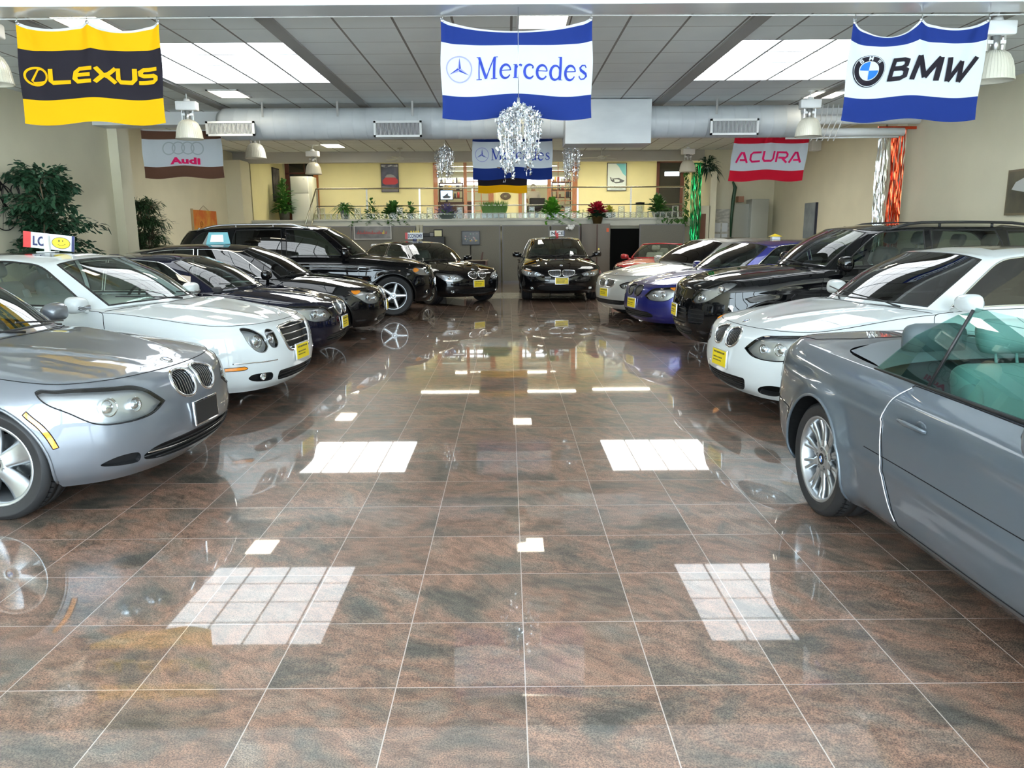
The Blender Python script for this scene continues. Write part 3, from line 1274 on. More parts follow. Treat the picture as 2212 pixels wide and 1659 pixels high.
        for wnd, dm in wl:
            sel = in_poly(C2, dm)
            rest &= ~sel
            if not sel.any(): continue
            cen = wnd.get('centre')
            for sd in ([0] if cen else [1, -1]):
                k = np.array([1, 1 if sd >= 0 else -1, 1])
                if cen: o = mesh_np(wnd['n'], G3, F2[sel], GN, wnd['m'], root, mirror=True)
                else: o = mesh_np(wnd['n'], G3 * k, F2[sel], GN * k, wnd['m'], root, flip=sd < 0)
                A = np.array(dm)
                p, n = Gn.ev(A[:, 0], A[:, 1]), Gn.nrm(A[:, 0], A[:, 1])
                fr = MB()
                if cen:
                    half = [i for i in range(len(p)) if p[i][1] > .004]
                    st_ = next((i for i in range(len(half)) if half[i] - half[i - 1] != 1), 0)
                    half = half[st_:] + half[:st_]
                    h3, hn = p[half], n[half]
                    full = np.vstack([h3, h3[::-1] * [1, -1, 1]]); fn_ = np.vstack([hn, hn[::-1] * [1, -1, 1]])
                    fr.tube(full.tolist(), wnd.get('fr', .010), 6, True, 0, .35, fn_.tolist())
                else:
                    fr.tube((p * k).tolist(), wnd.get('fr', .009), 6, True, 0, .45, (n * k).tolist())
                fr.build(wnd.get('fn', 'window_seal'), wnd.get('fm', M_BLACK), o)
        Bpil = MB()
        # roof
        tr_ = gx_
        R3 = Gn.ev(tr_, np.full(len(tr_), GS))
        R3[0, 1] = R3[-1, 1] = 0
        rx, ry, rz_ = R3[::-1, 0], R3[::-1, 1], R3[::-1, 2]
        rx = np.maximum.accumulate(rx + np.arange(len(rx)) * 1e-7)
        rc = gh['roof']

        def rZ(x, y):
            Ye, Ze = np.interp(x, rx, ry), np.interp(x, rx, rz_)
            Zc = mono([c[0] for c in rc], [c[1] for c in rc], x)
            f_ = np.clip(np.abs(y) / np.maximum(Ye, .02), 0, 1)
            return Ze + (Zc - Ze) * (1 - f_ ** 2.6)

        def rN(x, y):
            e = .006
            dx = (rZ(x + e, y) - rZ(x - e, y)) / (2 * e)
            dy = (rZ(x, y + e) - rZ(x, np.maximum(y - e, 0))) / (y + e - np.maximum(y - e, 0))
            n = np.stack([-dx, -dy, np.ones_like(dx)], 1)
            return n / np.linalg.norm(n, axis=1, keepdims=True)
        rb = [(p[0], p[1]) for p in R3]
        xa, xb = R3[-1, 0], R3[0, 0]
        nn_ = int((xb - xa) / .05)
        rp_ = rb + [(xa + (xb - xa) * i / nn_, 0.) for i in range(1, nn_)]
        sr = gh.get('sunroof')
        rpol = [(rp_, True)]
        if sr:
            srp = dens([(sr[0], 0.), (sr[0], sr[2]), (sr[1], sr[2]), (sr[1], 0.)], .04)
            rpol.append((srp, True))
        VR, FR, CR = cdt(np.linspace(xa, xb, nn_ + 1), np.linspace(0, .9, 20)[1:], rpol, keep=lambda p: in_poly(p, rp_))
        ok = in_poly(CR, rp_)
        FR, CR = FR[ok], CR[ok]
        VR3 = np.stack([VR[:, 0], VR[:, 1], rZ(VR[:, 0], VR[:, 1])], 1)
        NR = rN(VR[:, 0], VR[:, 1])
        NR[np.abs(VR[:, 1]) < 1e-6, 1] = 0
        tsd = V2[:, 1] > GS - 1e-6
        jn = GN[tsd] + rN(G3[tsd, 0], G3[tsd, 1])
        GN[tsd] = jn / np.linalg.norm(jn, axis=1, keepdims=True)
        sp_, sn_ = G3[tsd], GN[tsd]
        rba = np.array(rb)
        for i in range(len(VR3)):
            if np.abs(rba - VR[i]).sum(1).min() < 1e-5:
                j = np.argmin(np.abs(sp_[:, :2] - VR[i]).sum(1))
                VR3[i], NR[i] = sp_[j], sn_[j]
        nG = len(G3)
        if sr:
            ins3 = in_poly(CR, srp)
            mesh_np('sunroof', VR3, FR[ins3], NR, M_GLOSSB, root, mirror=True)
            FR = FR[~ins3]
        if gh.get('gp'):        # pillars in another colour than the roof
            sel = rest & (C2[:, 1] < GS * .99) & (C2[:, 0] > Gn.tk[4]) & (C2[:, 0] < Gn.tk[7])
            lim = rest & ~sel
            mesh_np('pillar', G3, F2[sel], GN, gh['gp'], root, mirror=True)
            rest = lim
        mesh_np('roof', np.vstack([G3, VR3]), np.vstack([F2[rest], FR + nG]), np.vstack([GN, NR]), P, root, mirror=True)
        for (col0, col1, zz_) in gh.get('bpil', []):
            pass
    # ---- interior
    it = S.get('inter')
    if it:
        dm_ = it.get('m', M_DASH)
        zf_ = it.get('z', .50)
        for sy in (-.37, .37):
            seat(root, it['x'], sy, zf_, it['s'], name='front_seat')
        for sy in (-.36, .36):
            seat(root, it['x'] - .90, sy, zf_ + .02, it['s'], w=.56, back=.56, name='rear_seat')
        b = MB()
        b.rbox(it['x'] + .62, it['x'] + 1.0, -.68, .68, zf_ + .12, it.get('dz', .97), .06)
        b.build('dashboard', M_DASH, root)
        if it.get('paper', True):
            part('price_sheet', root, M_PAPER, lambda b: b.box(it['x'] + .78, it['x'] + .98, .25, .52, it.get('dz', .97) + .001, it.get('dz', .97) + .004))
        b = MB()
        yw_ = .37
        Mx = Matrix.Translation((it['x'] + .50, yw_, it.get('dz', .97) - .03)) @ Matrix.Rotation(-1.15, 4, 'Y')
        pts = [tuple(Mx @ Vector((.185 * math.cos(a * PI / 12), .185 * math.sin(a * PI / 12), 0))) for a in range(24)]
        b.tube(pts, .014, 6, True)
        for a in (0, 2.1, 4.2):
            b.cyl(Mx @ Vector((0, 0, -.02)), Mx @ Vector((.18 * math.cos(a), .18 * math.sin(a), 0)), .012, n=5)
        b.lathe([(.001, .01), (.05, .0), (.06, -.03)], 14, 0, Mx)
        b.build('steering_wheel', M_BLACK, root)
        b = MB()
        ct = gh['T'][0]
        b.rbox(ct[0] + .04, ct[0] + .07, -.13, .13, ct[2] - .13, ct[2] - .065, .012)
        b.build('rear_view_mirror', M_BLACK, root)
    # ---- wheels
    st = S.get('wheel', 'v7')
    wr, ww = S.get('rim', .235), S.get('tw', .235)
    wy = hw - S.get('wi', .035) - ww / 2
    w0 = None
    for i, (cx, sd) in enumerate([(0, 1), (0, -1), (-WB, 1), (-WB, -1)]):
        if w0 is None:
            w0 = w = make_wheel(st, R, wr, ww, root, S.get('bmw', True))
        else:
            w = copy_tree(w0, root)
        w.location = (cx, sd * wy, R)
        w.rotation_euler = (0, S.get('spin', .0), (0 if sd > 0 else PI) + (S.get('steer', 0) if cx == 0 else 0))
    # ---- door mirrors
    mr = S.get('mirror')
    if mr:
        mx_, my_, mz_ = mr['p']
        for sd in (1, -1):
            b = MB()
            sc = mr.get('s', (.095, .115, .072))
            bm = bmesh.new()
            bmesh.ops.create_uvsphere(bm, u_segments=24, v_segments=14, radius=1)
            vs = []
            for v in bm.verts:
                x, y, z = v.co
                e = .72
                f_ = lambda a: math.copysign(abs(a) ** e, a)
                x, y, z = f_(x), f_(y), f_(z)
                if x < 0: x *= .42
                y2 = y * (1 - .10 * max(x, 0))
                vs.append((mx_ + x * sc[0], sd * (my_ + y2 * sc[1]), mz_ + z * sc[2] * (1 + .12 * y) - .0))
            fs = [tuple(v.index for v in f.verts) for f in bm.faces]
            if sd < 0: fs = [f[::-1] for f in fs]
            bm.free()
            b.add(vs, fs, 0, True)
            b.tube([(mx_ - .01, sd * (my_ - sc[1] * .6), mz_ - sc[2] * .5), (mx_ - .005, sd * (my_ - sc[1] * 1.25), mz_ - sc[2] * .9), (mx_, sd * (mr.get('by', my_ - sc[1] * 1.7)), mz_ - sc[2] * 1.15)], [.035, .03, .035], 8, False, mr.get('stalk', 0), .55)
            o = b.build('door_mirror', [mr.get('m', P), M_BLACK], root)
            g = MB()
            g.add([(mx_ - sc[0] * .43, sd * (my_ + .82 * sc[1] * math.cos(a * PI / 8)), mz_ + .78 * sc[2] * math.sin(a * PI / 8)) for a in range(16)], [tuple(range(16))], 0)
            g.build('mirror_glass', M_MIRROR, o)
            if mr.get('sig'):
                g = MB()
                g.rbox(mx_ + sc[0] * .60, mx_ + sc[0] * .98, sd * (my_ - sc[1] * .55), sd * (my_ + sc[1] * .62), mz_ - .035, mz_ - .012, .008)
                g.build('mirror_signal', M_LAMPB, o)
    # ---- plates, badge, handles, wipers
    pl = S.get('plate')
    if pl:
        t_, q_ = B.inv('f', 0.0, pl['z'])
        p_, n_ = B.ev([t_], [q_])[0], B.nrm([t_], [q_])[0]
        n_ = Vector((n_[0], 0, n_[2] * .5)).normalized()
        Mx = frame_M(Vector((p_[0], pl.get('y', 0.), p_[2])) + n_ * pl.get('o', .012), n_)
        b = MB()
        b.rbox(-.16, .16, -.082, .082, -.012, .004, .004, 0, Mx)
        o = b.build('license_plate', pl.get('fm', M_PLATEF), root)
        b = MB()
        b.box(-.149, .149, -.070, .070, .003, .0065, 0, Mx)
        if pl.get('print', True):
            r9 = random.Random(pl.get('seed', 3))
            for rr_, (yy, hh) in enumerate(((.046, .016), (.0, .012), (-.028, .010))):
                x_ = -.12
                while x_ < (.12 if rr_ == 0 else .06):
                    w_ = r9.uniform(.006, .02)
                    b.box(x_, x_ + w_, yy - hh / 2, yy + hh / 2, .0064, .0072, 1, Mx)
                    x_ += w_ + r9.uniform(.004, .010)
        b.build('plate_card', [pl.get('m', M_PLATEY), M_INK], o)
    if S.get('emblem'):
        ex_, = [S['emblem'][0]]
        z_ = float(topZ(np.array([ex_]), np.array([0.]))[0])
        n_ = topN(np.array([ex_]), np.array([0.]))[0]
        b = MB()
        if S.get('bmw', True):
            roundel(b, frame_M((ex_, 0, z_), n_, (-1, 0, 0)))
            b.build('emblem', ROUNDEL_M, root)
        else:
            star_badge(b, frame_M((ex_, 0, z_ + .045), (1, 0, 0)), S['emblem'][1])
            b.cyl((ex_, 0, z_), (ex_, 0, z_ + .02), .006, n=8)
            b.build('emblem', M_CHROME, root)
    for (xh, zh) in S.get('handles', []):
        for sd in (1, -1):
            t_, q_ = B.inv('s', xh, zh)
            p_, n_ = B.ev([t_], [q_])[0], B.nrm([t_], [q_])[0]
            k = np.array([1, sd, 1])
            p_, n_ = p_ * k, n_ * k
            b = MB()
            pts = [(p_[0] + dx, p_[1] + n_[1] * o_, p_[2] + dz) for dx, o_, dz in ((-.105, .004, 0), (-.09, .024, .003), (-.03, .034, .005), (.05, .032, .004), (.09, .022, 0), (.105, .006, -.003))]
            b.tube(pts, [.010, .014, .017, .016, .014, .010], 8, False, 0, .6)
            b.sphere((p_[0] + .045, p_[1] - n_[1] * .004, p_[2]), .045, 14, 8, 1, (1.0, .12, .72))
            b.build('door_handle', [P, P], root)
    if gh and S.get('wipers', True):
        b = MB()
        bx = gh['B'][0]
        for (ya, yb) in ((.58, .02), (-.05, -.60)):
            A = Vector((np.interp(abs(ya), [0, .7], [bx[0] + .03, bx[0] - .22]), ya, bx[2] + .02))
            C_ = Vector((np.interp(abs(yb), [0, .7], [bx[0] - .02, bx[0] - .30]), yb, bx[2] + .075))
            zz1 = float(topZ(np.array([A.x]), np.array([abs(ya)]))[0]) + .012
            A.z = zz1
            b.cyl(A, (A + C_) / 2, .009, .007, 6)
            b.cyl((A + C_) / 2 + Vector((0, .25 * (1 if ya > 0 else 1), -.01)) * .8, C_ + Vector((0, -.10, .0)), .006, .006, 6)
        b.build('wiper', M_BLACK, root)
    S['_B'], S['_root'], S['_topZ'] = B, root, topZ
    if gh:
        S['_rZ'] = rZ
    extra_fn = S.get('extra')
    if extra_fn: extra_fn(S, root, B, dom3)
    return root


def star_badge(b, M, r=.035, th=.006, ring=.004, flat=False):
    """three-pointed star in a ring; local z outward, y up"""
    pts = [tuple(M @ Vector((r * math.cos(a * PI / 16), r * math.sin(a * PI / 16), 0))) for a in range(32)]
    b.tube(pts, ring, 6, True)
    vs = [(0, 0, th), (0, 0, -th)]
    for k in range(3):
        a = PI / 2 + 2 * PI * k / 3
        a2 = a + PI / 3
        vs.append((r * .97 * math.cos(a), r * .97 * math.sin(a), 0))
        vs.append((r * .17 * math.cos(a2), r * .17 * math.sin(a2), 0))
    fs = []
    for k in range(6):
        j = (k + 1) % 6
        fs += [(0, 2 + k, 2 + j), (1, 2 + j, 2 + k)]
    b.add(vs, fs, 0, False, M)


# ------------------------------------------------------------------ the cars
M_SLAT = mat('grille slat', (.55, .56, .58), .25, 1.)
def bmw5(**kw):
    g = kw.pop('glass', G_MID)
    trim = kw.pop('trim', M_CHROME)
    d = dict(
        WB=2.888, hw=.923, R=.335, rim=.245, tw=.245, bmw=True,
        xf=[.70, .775, .83, .825, .80, .755, .665],
        zf=[.185, .25, .40, .54, .655, .74, .785],
        zs=[(.20, .19, .19, .20), (.27, .26, .26, .28), (.42, .41, .42, .44), (.56, .57, .59, .62), (.645, .69, .715, .74, .75, .765, .78), (.735, .81, .86, .88, .89, .90, .91), (.805, .89, .94, .96, .968, .976, .985)],
        ins=[.10, .035, .003, 0, .010, .038, .105],
        xr=[-3.82, -3.95, -4.0, -4.01, -3.98, -3.96, -3.90],
        zr=[.25, .32, .50, .66, .82, .95, 1.04],
        centre=[(.665, .785), (.50, .84), (.2, .905), (-.1, .955), (-.36, .985), (-.8, 1.0), (-2.5, 1.02), (-3.4, 1.07), (-3.7, 1.075), (-3.90, 1.04)],
        hoodlines=[(.62, .20, -.5, .58, .012, .03)],
        creases=[(.2, .70, -3.9, .76, .008, .02)],
        cowl=[(-.30, 0), (-.33, .3), (-.47, .55), (-.70, .85), (-.71, 1.2)],
        trunk=[(-3.45, 0), (-3.45, 1.2)],
        regs=[
            dict(n='headlight', kind='lamp', p=[('f', .38, .615), ('f', .50, .56), ('f', .66, .545), ('s', .58, .565), ('s', .47, .645), ('s', .38, .70), ('s', .31, .765), ('k', 5.12, .935), ('k', 5, .93), ('k', 4, .93), ('k', 3, .90), ('k', 2.35, .85)], c=(0, 6),
                 bm=M_LAMPB, bulbs=[('f', .575, .64, .042, 0), ('f', .715, .65, .054, 0)]),
            dict(n='kidney_grille', kind='open', p=[('f', .030, .66), ('f', .075, .605), ('f', .17, .60), ('f', .245, .65), ('f', .255, .725), ('f', .15, .762), ('f', .036, .75)], frame=.0125, ff=.8, fo=.0, slats=('v', 9, .006, .016), sm=M_SLAT, seam=False, depth=.05),
            dict(n='lower_grille', kind='open', centre=True, p=[('f', 0., .255), ('f', .35, .26), ('f', .54, .285), ('f', .56, .32), ('f', .45, .36), ('f', 0., .375)], c=(0, 5), slats=('h', 4, .006, 0), seam=False, depth=.05),
            dict(n='front_door', kind='paint', p=[('s', -.62, .30), ('s', -.60, .60), ('s', -.66, .90), ('s', -.80, .955), ('s', -1.85, .965), ('s', -1.86, .6), ('s', -1.83, .30)], c=(0, 3, 4, 6)),
            dict(n='rear_door', kind='paint', p=[('s', -1.85, .30), ('s', -1.88, .6), ('s', -1.87, .967), ('s', -2.85, .985), ('s', -2.75, .80), ('s', -2.50, .62), ('s', -2.42, .30)], c=(0, 2, 3, 6)),
        ],
        bump_s=.50,
        lines=[],
        gh=dict(
            B=[(-.34, 0, .985), (-.40, .34, .98), (-.58, .62, .965), (-.78, .755, .945), (-1.2, .815, .955), (-1.9, .825, .965), (-2.7, .80, .98), (-3.25, .72, 1.0), (-3.45, .59, 1.02), (-3.52, .3, 1.045), (-3.54, 0, 1.055)],
            T=[(-1.18, 0, 1.425), (-1.20, .30, 1.417), (-1.25, .48, 1.40), (-1.36, .58, 1.375), (-1.6, .615, 1.40), (-2.0, .63, 1.41), (-2.5, .615, 1.39), (-2.85, .57, 1.345), (-2.98, .47, 1.33), (-3.04, .25, 1.345), (-3.05, 0, 1.35)],
            bul=[.05, .05, .045, .02, .02, .02, .02, .02, .04, .04, .04],
            roof=[(-1.18, 1.425), (-1.5, 1.457), (-1.9, 1.468), (-2.4, 1.455), (-2.8, 1.405), (-3.05, 1.35)],
            win=[
                dict(n='windshield', m=g, centre=True, p=[('k', 0, .05), ('k', 1.2, .05), ('k', 2.45, .05), ('k', 2.50, .94), ('k', 1.2, .965), ('k', 0, .965)], c=(0, 2, 3, 5), fr=.010),
                dict(n='front_window', m=g, p=[('s', -.86, .975), ('s', -1.18, 1.215), ('s', -1.40, 1.35), ('s', -1.60, 1.385), ('s', -1.90, 1.395), ('s', -1.90, .985)], c=(0, 4, 5), fm=trim),
                dict(n='rear_side_window', m=g, p=[('s', -1.96, .987), ('s', -1.96, 1.395), ('s', -2.4, 1.38), ('s', -2.75, 1.31), ('s', -2.98, 1.17), ('s', -2.95, 1.09), ('s', -2.84, 1.0)], c=(0, 1), fm=trim),
                dict(n='rear_window', m=g, centre=True, p=[('k', 10, .06), ('k', 8.6, .06), ('k', 8.5, .93), ('k', 10, .95)], c=(0, 1, 2, 3)),
            ]),
        inter=dict(x=-1.65, s=mat('grey leather', (.25, .26, .26), .5)),
        mirror=dict(p=(-.86, .985, 1.02)),
        plate=dict(z=.475), emblem=(.60,), handles=[(-1.70, .80), (-2.62, .82)], wheel='star5')
    d.update(kw)
    return d


def remap(S, WB, hw, fo, ro, zk, hz=None, belt=None):
    """stretch a car layout to another wheelbase, half width, overhangs and heights (zk: height pairs)"""
    W0, h0, f0, r0 = S['WB'], S['hw'], max(S['xf']), -min(S['xr']) - S['WB']

    def X(x):
        if x > 0: return x * fo / f0
        if x > -W0: return x * WB / W0
        return -WB + (x + W0) * ro / r0

    def Y(y): return y * hw / h0

    def Z(z): return float(np.interp(z, [p[0] for p in zk], [p[1] for p in zk]))

    def pt(p):
        if p[0] in 'fr': return (p[0], Y(p[1]), Z(p[2]))
        if p[0] == 's': return (p[0], X(p[1]), Z(p[2]))
        return p
    S['xf'] = [X(x) for x in S['xf']]; S['xr'] = [X(x) for x in S['xr']]
    S['zf'] = [Z(z) for z in S['zf']]; S['zr'] = [Z(z) for z in S['zr']]
    S['zs'] = [tuple(Z(z) for z in t) for t in S['zs']]
    S['ins'] = [Y(i) for i in S['ins']]
    S['centre'] = [(X(a), Z(b)) for a, b in S['centre']]
    S['cowl'] = [(X(a), Y(b)) for a, b in S['cowl']]
    S['trunk'] = [(X(a), Y(b)) for a, b in S['trunk']]
    S['hoodlines'] = [(X(a), Y(b), X(c), Y(d), e, f) for a, b, c, d, e, f in S['hoodlines']]
    S['creases'] = [(X(a), Z(b), X(c), Z(d), e, f) for a, b, c, d, e, f in S['creases']]
    for r in S['regs']:
        r['p'] = [pt(p) for p in r['p']]
        if 'bulbs' in r: r['bulbs'] = [pt(q[:3]) + q[3:] for q in r['bulbs']]
        if 'amber' in r: r['amber'] = [[pt(p) for p in q] for q in r['amber']]
        if 'fog' in r: r['fog'] = [(Y(a), Z(b), c) for a, b, c in r['fog']]
    g = S['gh']
    if g:
        g['B'] = [(X(a), Y(b), Z(c)) for a, b, c in g['B']]
        g['T'] = [(X(a), Y(b), Z(c)) for a, b, c in g['T']]
        g['roof'] = [(X(a), Z(b)) for a, b in g['roof']]
        for w in g['win']: w['p'] = [pt(p) for p in w['p']]
        if g.get('sunroof'): g['sunroof'] = (X(g['sunroof'][0]), X(g['sunroof'][1]), Y(g['sunroof'][2]))
    if S.get('inter'): S['inter']['x'] = X(S['inter']['x'])
    if S.get('mirror'):
        a, b, c = S['mirror']['p']; S['mirror']['p'] = (X(a), Y(b), Z(c))
    S['plate']['z'] = Z(S['plate']['z'])
    S['handles'] = [(X(a), Z(b)) for a, b in S['handles']]
    S['emblem'] = (X(S['emblem'][0]),) + tuple(S['emblem'][1:])
    if 'sx' in S: S['sx'] = [X(x) for x in S['sx']]
    for k in ('lines', 'trims'):
        for l_ in S.get(k, []): l_['p'] = [pt(p) for p in l_['p']]
    S['WB'], S['hw'] = WB, hw
    return S


def reg(S, name): return next(r for r in S['regs'] if r['n'] == name)


def roofsign(S, root, B, dom3): pass


CARS = {}


def deg(a): return math.radians(a)


LEA_G, LEA_B, LEA_T = mat('grey leather', (.25, .26, .26), .5), mat('black leather', (.02, .02, .022), .45), mat('beige leather', (.45, .42, .34), .5)

# 1 silver grey sedan, front left of the photo
S = bmw5(name='silver_sedan', label='silver grey sedan at the near left edge with twin kidney grille and bare dark plate', loc=(-2.87, 5.10), rz=deg(-5),
         paint=paint('silver grey paint', (.17, .185, .21), .5, .38), wheel='star5', spin=.35, glass=G_MID)
S['plate'].update(m=M_BLACK, fm=M_CHROME, print=False)
S['regs'].append(dict(n='lower_intake', kind='open', p=[('f', .59, .285), ('f', .72, .295), ('f', .77, .315), ('f', .70, .35), ('f', .60, .345)], depth=.03, seam=False))
S['regs'].append(dict(n='side_marker', kind='paint', m=M_AMBER, off=.004, p=[('s', .425, .455), ('s', .400, .525), ('s', .347, .606), ('s', .285, .668), ('s', .268, .650), ('s', .328, .589), ('s', .376, .511), ('s', .400, .447)], c=(0, 3, 4, 7)))
S['trims'] = [dict(n='chrome_strip', centre=True, p=[('f', 0, .30), ('f', .30, .303), ('f', .53, .32)], r=.007, off=-.012)]
CARS['silver'] = S

# 2 white sedan with round headlamps
S = bmw5(name='white_sedan', label='white sedan with oval twin headlamps, chrome louvred grille and smiley sign on its roof', loc=(-2.90, 7.66), rz=deg(-6.5),
         paint=paint('white paint', (.70, .735, .74), 0, .5, base_spec=.1), bmw=False, wheel='v7', glass=G_CLEAR)
S['regs'] = [
    dict(n='headlight', kind='lamp', p=[('f', .545, .60), ('f', .59, .545), ('f', .665, .56), ('f', .715, .63), ('f', .73, .71), ('f', .70, .765), ('f', .63, .75), ('f', .57, .68)], bulbs=[('f', .635, .65, .060, 0)], fm=M_SATIN),
    dict(n='headlight', kind='lamp', p=[('f', .405, .62), ('f', .44, .57), ('f', .50, .575), ('f', .535, .63), ('f', .535, .70), ('f', .49, .735), ('f', .43, .715)], bulbs=[('f', .47, .655, .045, 0)], fm=M_SATIN),
    dict(n='radiator_grille', kind='open', centre=True, p=[('f', 0, .505), ('f', .20, .51), ('f', .27, .55), ('f', .335, .70), ('f', .31, .735), ('f', 0, .755)], c=(0, 5), frame=.017, slats=('h', 4, .008, 0), sm=M_CHROME, depth=.05, seam=False),
    dict(n='lower_grille', kind='open', centre=True, p=[('f', 0, .25), ('f', .38, .255), ('f', .42, .30), ('f', .40, .345), ('f', 0, .345)], c=(0, 4), slats=('h', 3, .006, 0), depth=.04, seam=False),
    dict(n='fog_opening', kind='open', p=[('f', .50, .275), ('f', .66, .285), ('f', .73, .32), ('f', .70, .355), ('f', .52, .345)], depth=.035, seam=False, fog=[(.60, .315, .036)]),
    dict(n='side_marker', kind='paint', m=M_AMBER, off=.004, p=[('s', .46, .405), ('s', .46, .435), ('s', .60, .435), ('s', .62, .42), ('s', .60, .405)], c=(0, 1)),
] + S['regs'][3:5]
S['trims'] = [dict(n='chrome_strip', p=[('f', .46, .455), ('f', .66, .46), ('s', .66, .465), ('s', .52, .468)], r=.007)]
S['hoodlines'] = [(.66, .26, -.42, .50, .016, .03)]
S['mirror'] = dict(p=(-.82, .985, 1.01), s=(.10, .115, .072), sig=True)
S['inter'] = dict(x=-1.60, s=LEA_G)
S['gh']['sunroof'] = (-2.1, -1.42, .38)
S['emblem'] = (.63, .036)
remap(S, 2.854, .911, .84, 1.13, [(0, 0), (.45, .46), (.77, .79), (.95, .96), (1.47, 1.455)])
for w in S['gh']['win']: w['fm'] = M_BLACK
CARS['w211'] = S

# 3 dark navy coupe
S = bmw5(name='navy_coupe', label='dark navy two door coupe between the white sedan and the black sedan on the left', loc=(-3.0, 10.33), rz=deg(-1.5),
         paint=paint('dark navy paint', (.006, .007, .018), 0, .5, base_spec=0.), wheel='star5', glass=G_MID)
S['regs'] = [r for r in S['regs'] if r['n'] != 'rear_door']
reg(S, 'front_door')['p'] = [('s', -.62, .30), ('s', -.60, .60), ('s', -.66, .90), ('s', -.80, .955), ('s', -2.05, .965), ('s', -2.06, .6), ('s', -2.03, .30)]
S['gh']['win'][1]['p'] = [('s', -.86, .975), ('s', -1.18, 1.215), ('s', -1.40, 1.35), ('s', -1.60, 1.385), ('s', -2.08, 1.395), ('s', -2.08, .985)]
S['gh']['win'][2]['p'] = [('s', -2.11, .987), ('s', -2.11, 1.393), ('s', -2.4, 1.375), ('s', -2.65, 1.30), ('s', -2.83, 1.15), ('s', -2.80, 1.05), ('s', -2.70, .99)]
S['inter']['s'] = LEA_B
S['handles'] = [(-1.92, .80)]
remap(S, 2.76, .891, .79, 1.05, [(0, 0), (.45, .44), (.77, .74), (.95, .905), (1.47, 1.375)])
CARS['e92'] = S

# 4 black sedan
S = bmw5(name='black_sedan', label='black sedan on the left with a folded blue price card on its roof', loc=(-2.83, 12.55), rz=deg(5),
         paint=paint('black paint', (.004, .0042, .005), 0, .5, base_spec=0.), wheel='v7', glass=G_DARK)
S['inter']['s'] = LEA_B
reg(S, 'headlight')['amber'] = [[('s', .44, .705), ('s', .37, .76), ('s', .40, .785), ('s', .50, .755)]]
CARS['e60b'] = S

# 6 black sedan at an angle
S = bmw5(name='small_black_sedan', label='black compact sedan parked diagonally at the far left of the aisle under the map picture', loc=(-1.19, 18.15), rz=deg(-48),
         paint=paint('black paint', (.004, .0042, .005), 0, .5, base_spec=0.), wheel='v7', glass=G_MID)
S['regs'].append(dict(n='fog_opening', kind='open', p=[('f', .58, .28), ('f', .72, .28), ('f', .76, .31), ('f', .72, .345), ('f', .60, .335)], depth=.03, seam=False, fog=[(.66, .31, .036)]))
remap(S, 2.76, .9085, .77, 1.0, [(0, 0), (.45, .45), (.77, .75), (.95, .93), (1.47, 1.42)])
CARS['e90'] = S


def seven(**kw):
    S = bmw5(**kw)
    reg(S, 'kidney_grille')['p'] = [('f', .025, .615), ('f', .06, .58), ('f', .20, .58), ('f', .275, .62), ('f', .295, .675), ('f', .26, .705), ('f', .06, .715), ('f', .028, .69)]
    reg(S, 'kidney_grille')['slats'] = ('v', 12, .006, .02)
    reg(S, 'kidney_grille')['frame'] = .013
    h = reg(S, 'headlight')
    h['p'] = [('f', .44, .63), ('f', .52, .575), ('f', .70, .565), ('s', .50, .59), ('s', .30, .655), ('s', .22, .70), ('s', .30, .735), ('f', .80, .715), ('f', .60, .685)]
    h['c'] = (0, 5)
    h['bulbs'] = [('f', .575, .625, .046, 0), ('f', .725, .635, .056, 0)]
    h['amber'] = [[('s', .44, .72), ('f', .80, .705), ('f', .68, .69), ('f', .70, .68), ('s', .46, .70)]]
    S['hoodlines'] = [(.62, .26, -.5, .55, .010, .035)]
    return S


# 7 black limousine facing the camera
S = seven(name='black_limousine', label='large black sedan facing the camera at the far end of the aisle', loc=(1.235, 18.85), rz=deg(-89.8),
          paint=paint('black paint', (.004, .0042, .005), 0, .5, base_spec=0.), wheel='v7', glass=G_MID)
S['regs'].append(dict(n='fog_opening', kind='open', p=[('f', .62, .28), ('f', .70, .28), ('f', .73, .31), ('f', .70, .34), ('f', .63, .335)], depth=.03, seam=False, fog=[(.67, .31, .036)]))
remap(S, 3.13, .951, .86, 1.14, [(0, 0), (.45, .47), (.77, .80), (.95, .985), (1.47, 1.49)])
CARS['e66'] = S
# 8 silver white limousine
S = seven(name='pearl_sedan', label='large pearl silver sedan at the far right of the aisle with a wide kidney grille', loc=(2.62, 14.86), rz=deg(-160.5),
          paint=paint('pearl silver paint', (.60, .61, .58), .35, .35), wheel='v7', glass=G_DARK)
S['gh']['sunroof'] = (-2.1, -1.5, .38)
reg(S, 'lower_grille')['p'] = [('f', 0., .27), ('f', .45, .275), ('f', .62, .31), ('f', .64, .35), ('f', .45, .355), ('f', 0., .355)]
remap(S, 2.99, .951, .86, 1.14, [(0, 0), (.45, .47), (.77, .80), (.95, .985), (1.47, 1.49)])
CARS['e65'] = S
# 9 blue sedan
S = bmw5(name='blue_sedan', label='deep blue sedan between the pearl sedan and the black off-road car on the right', loc=(2.83, 12.83), rz=deg(-166),
         paint=paint('deep blue paint', (.012, .018, .20), .45, .30), wheel='v7', glass=G_MID)
reg(S, 'kidney_grille')['fm'] = M_GLOSSB
reg(S, 'headlight')['amber'] = [[('s', .44, .705), ('s', .36, .76), ('s', .38, .785), ('s', .52, .76)]]
CARS['blue'] = S
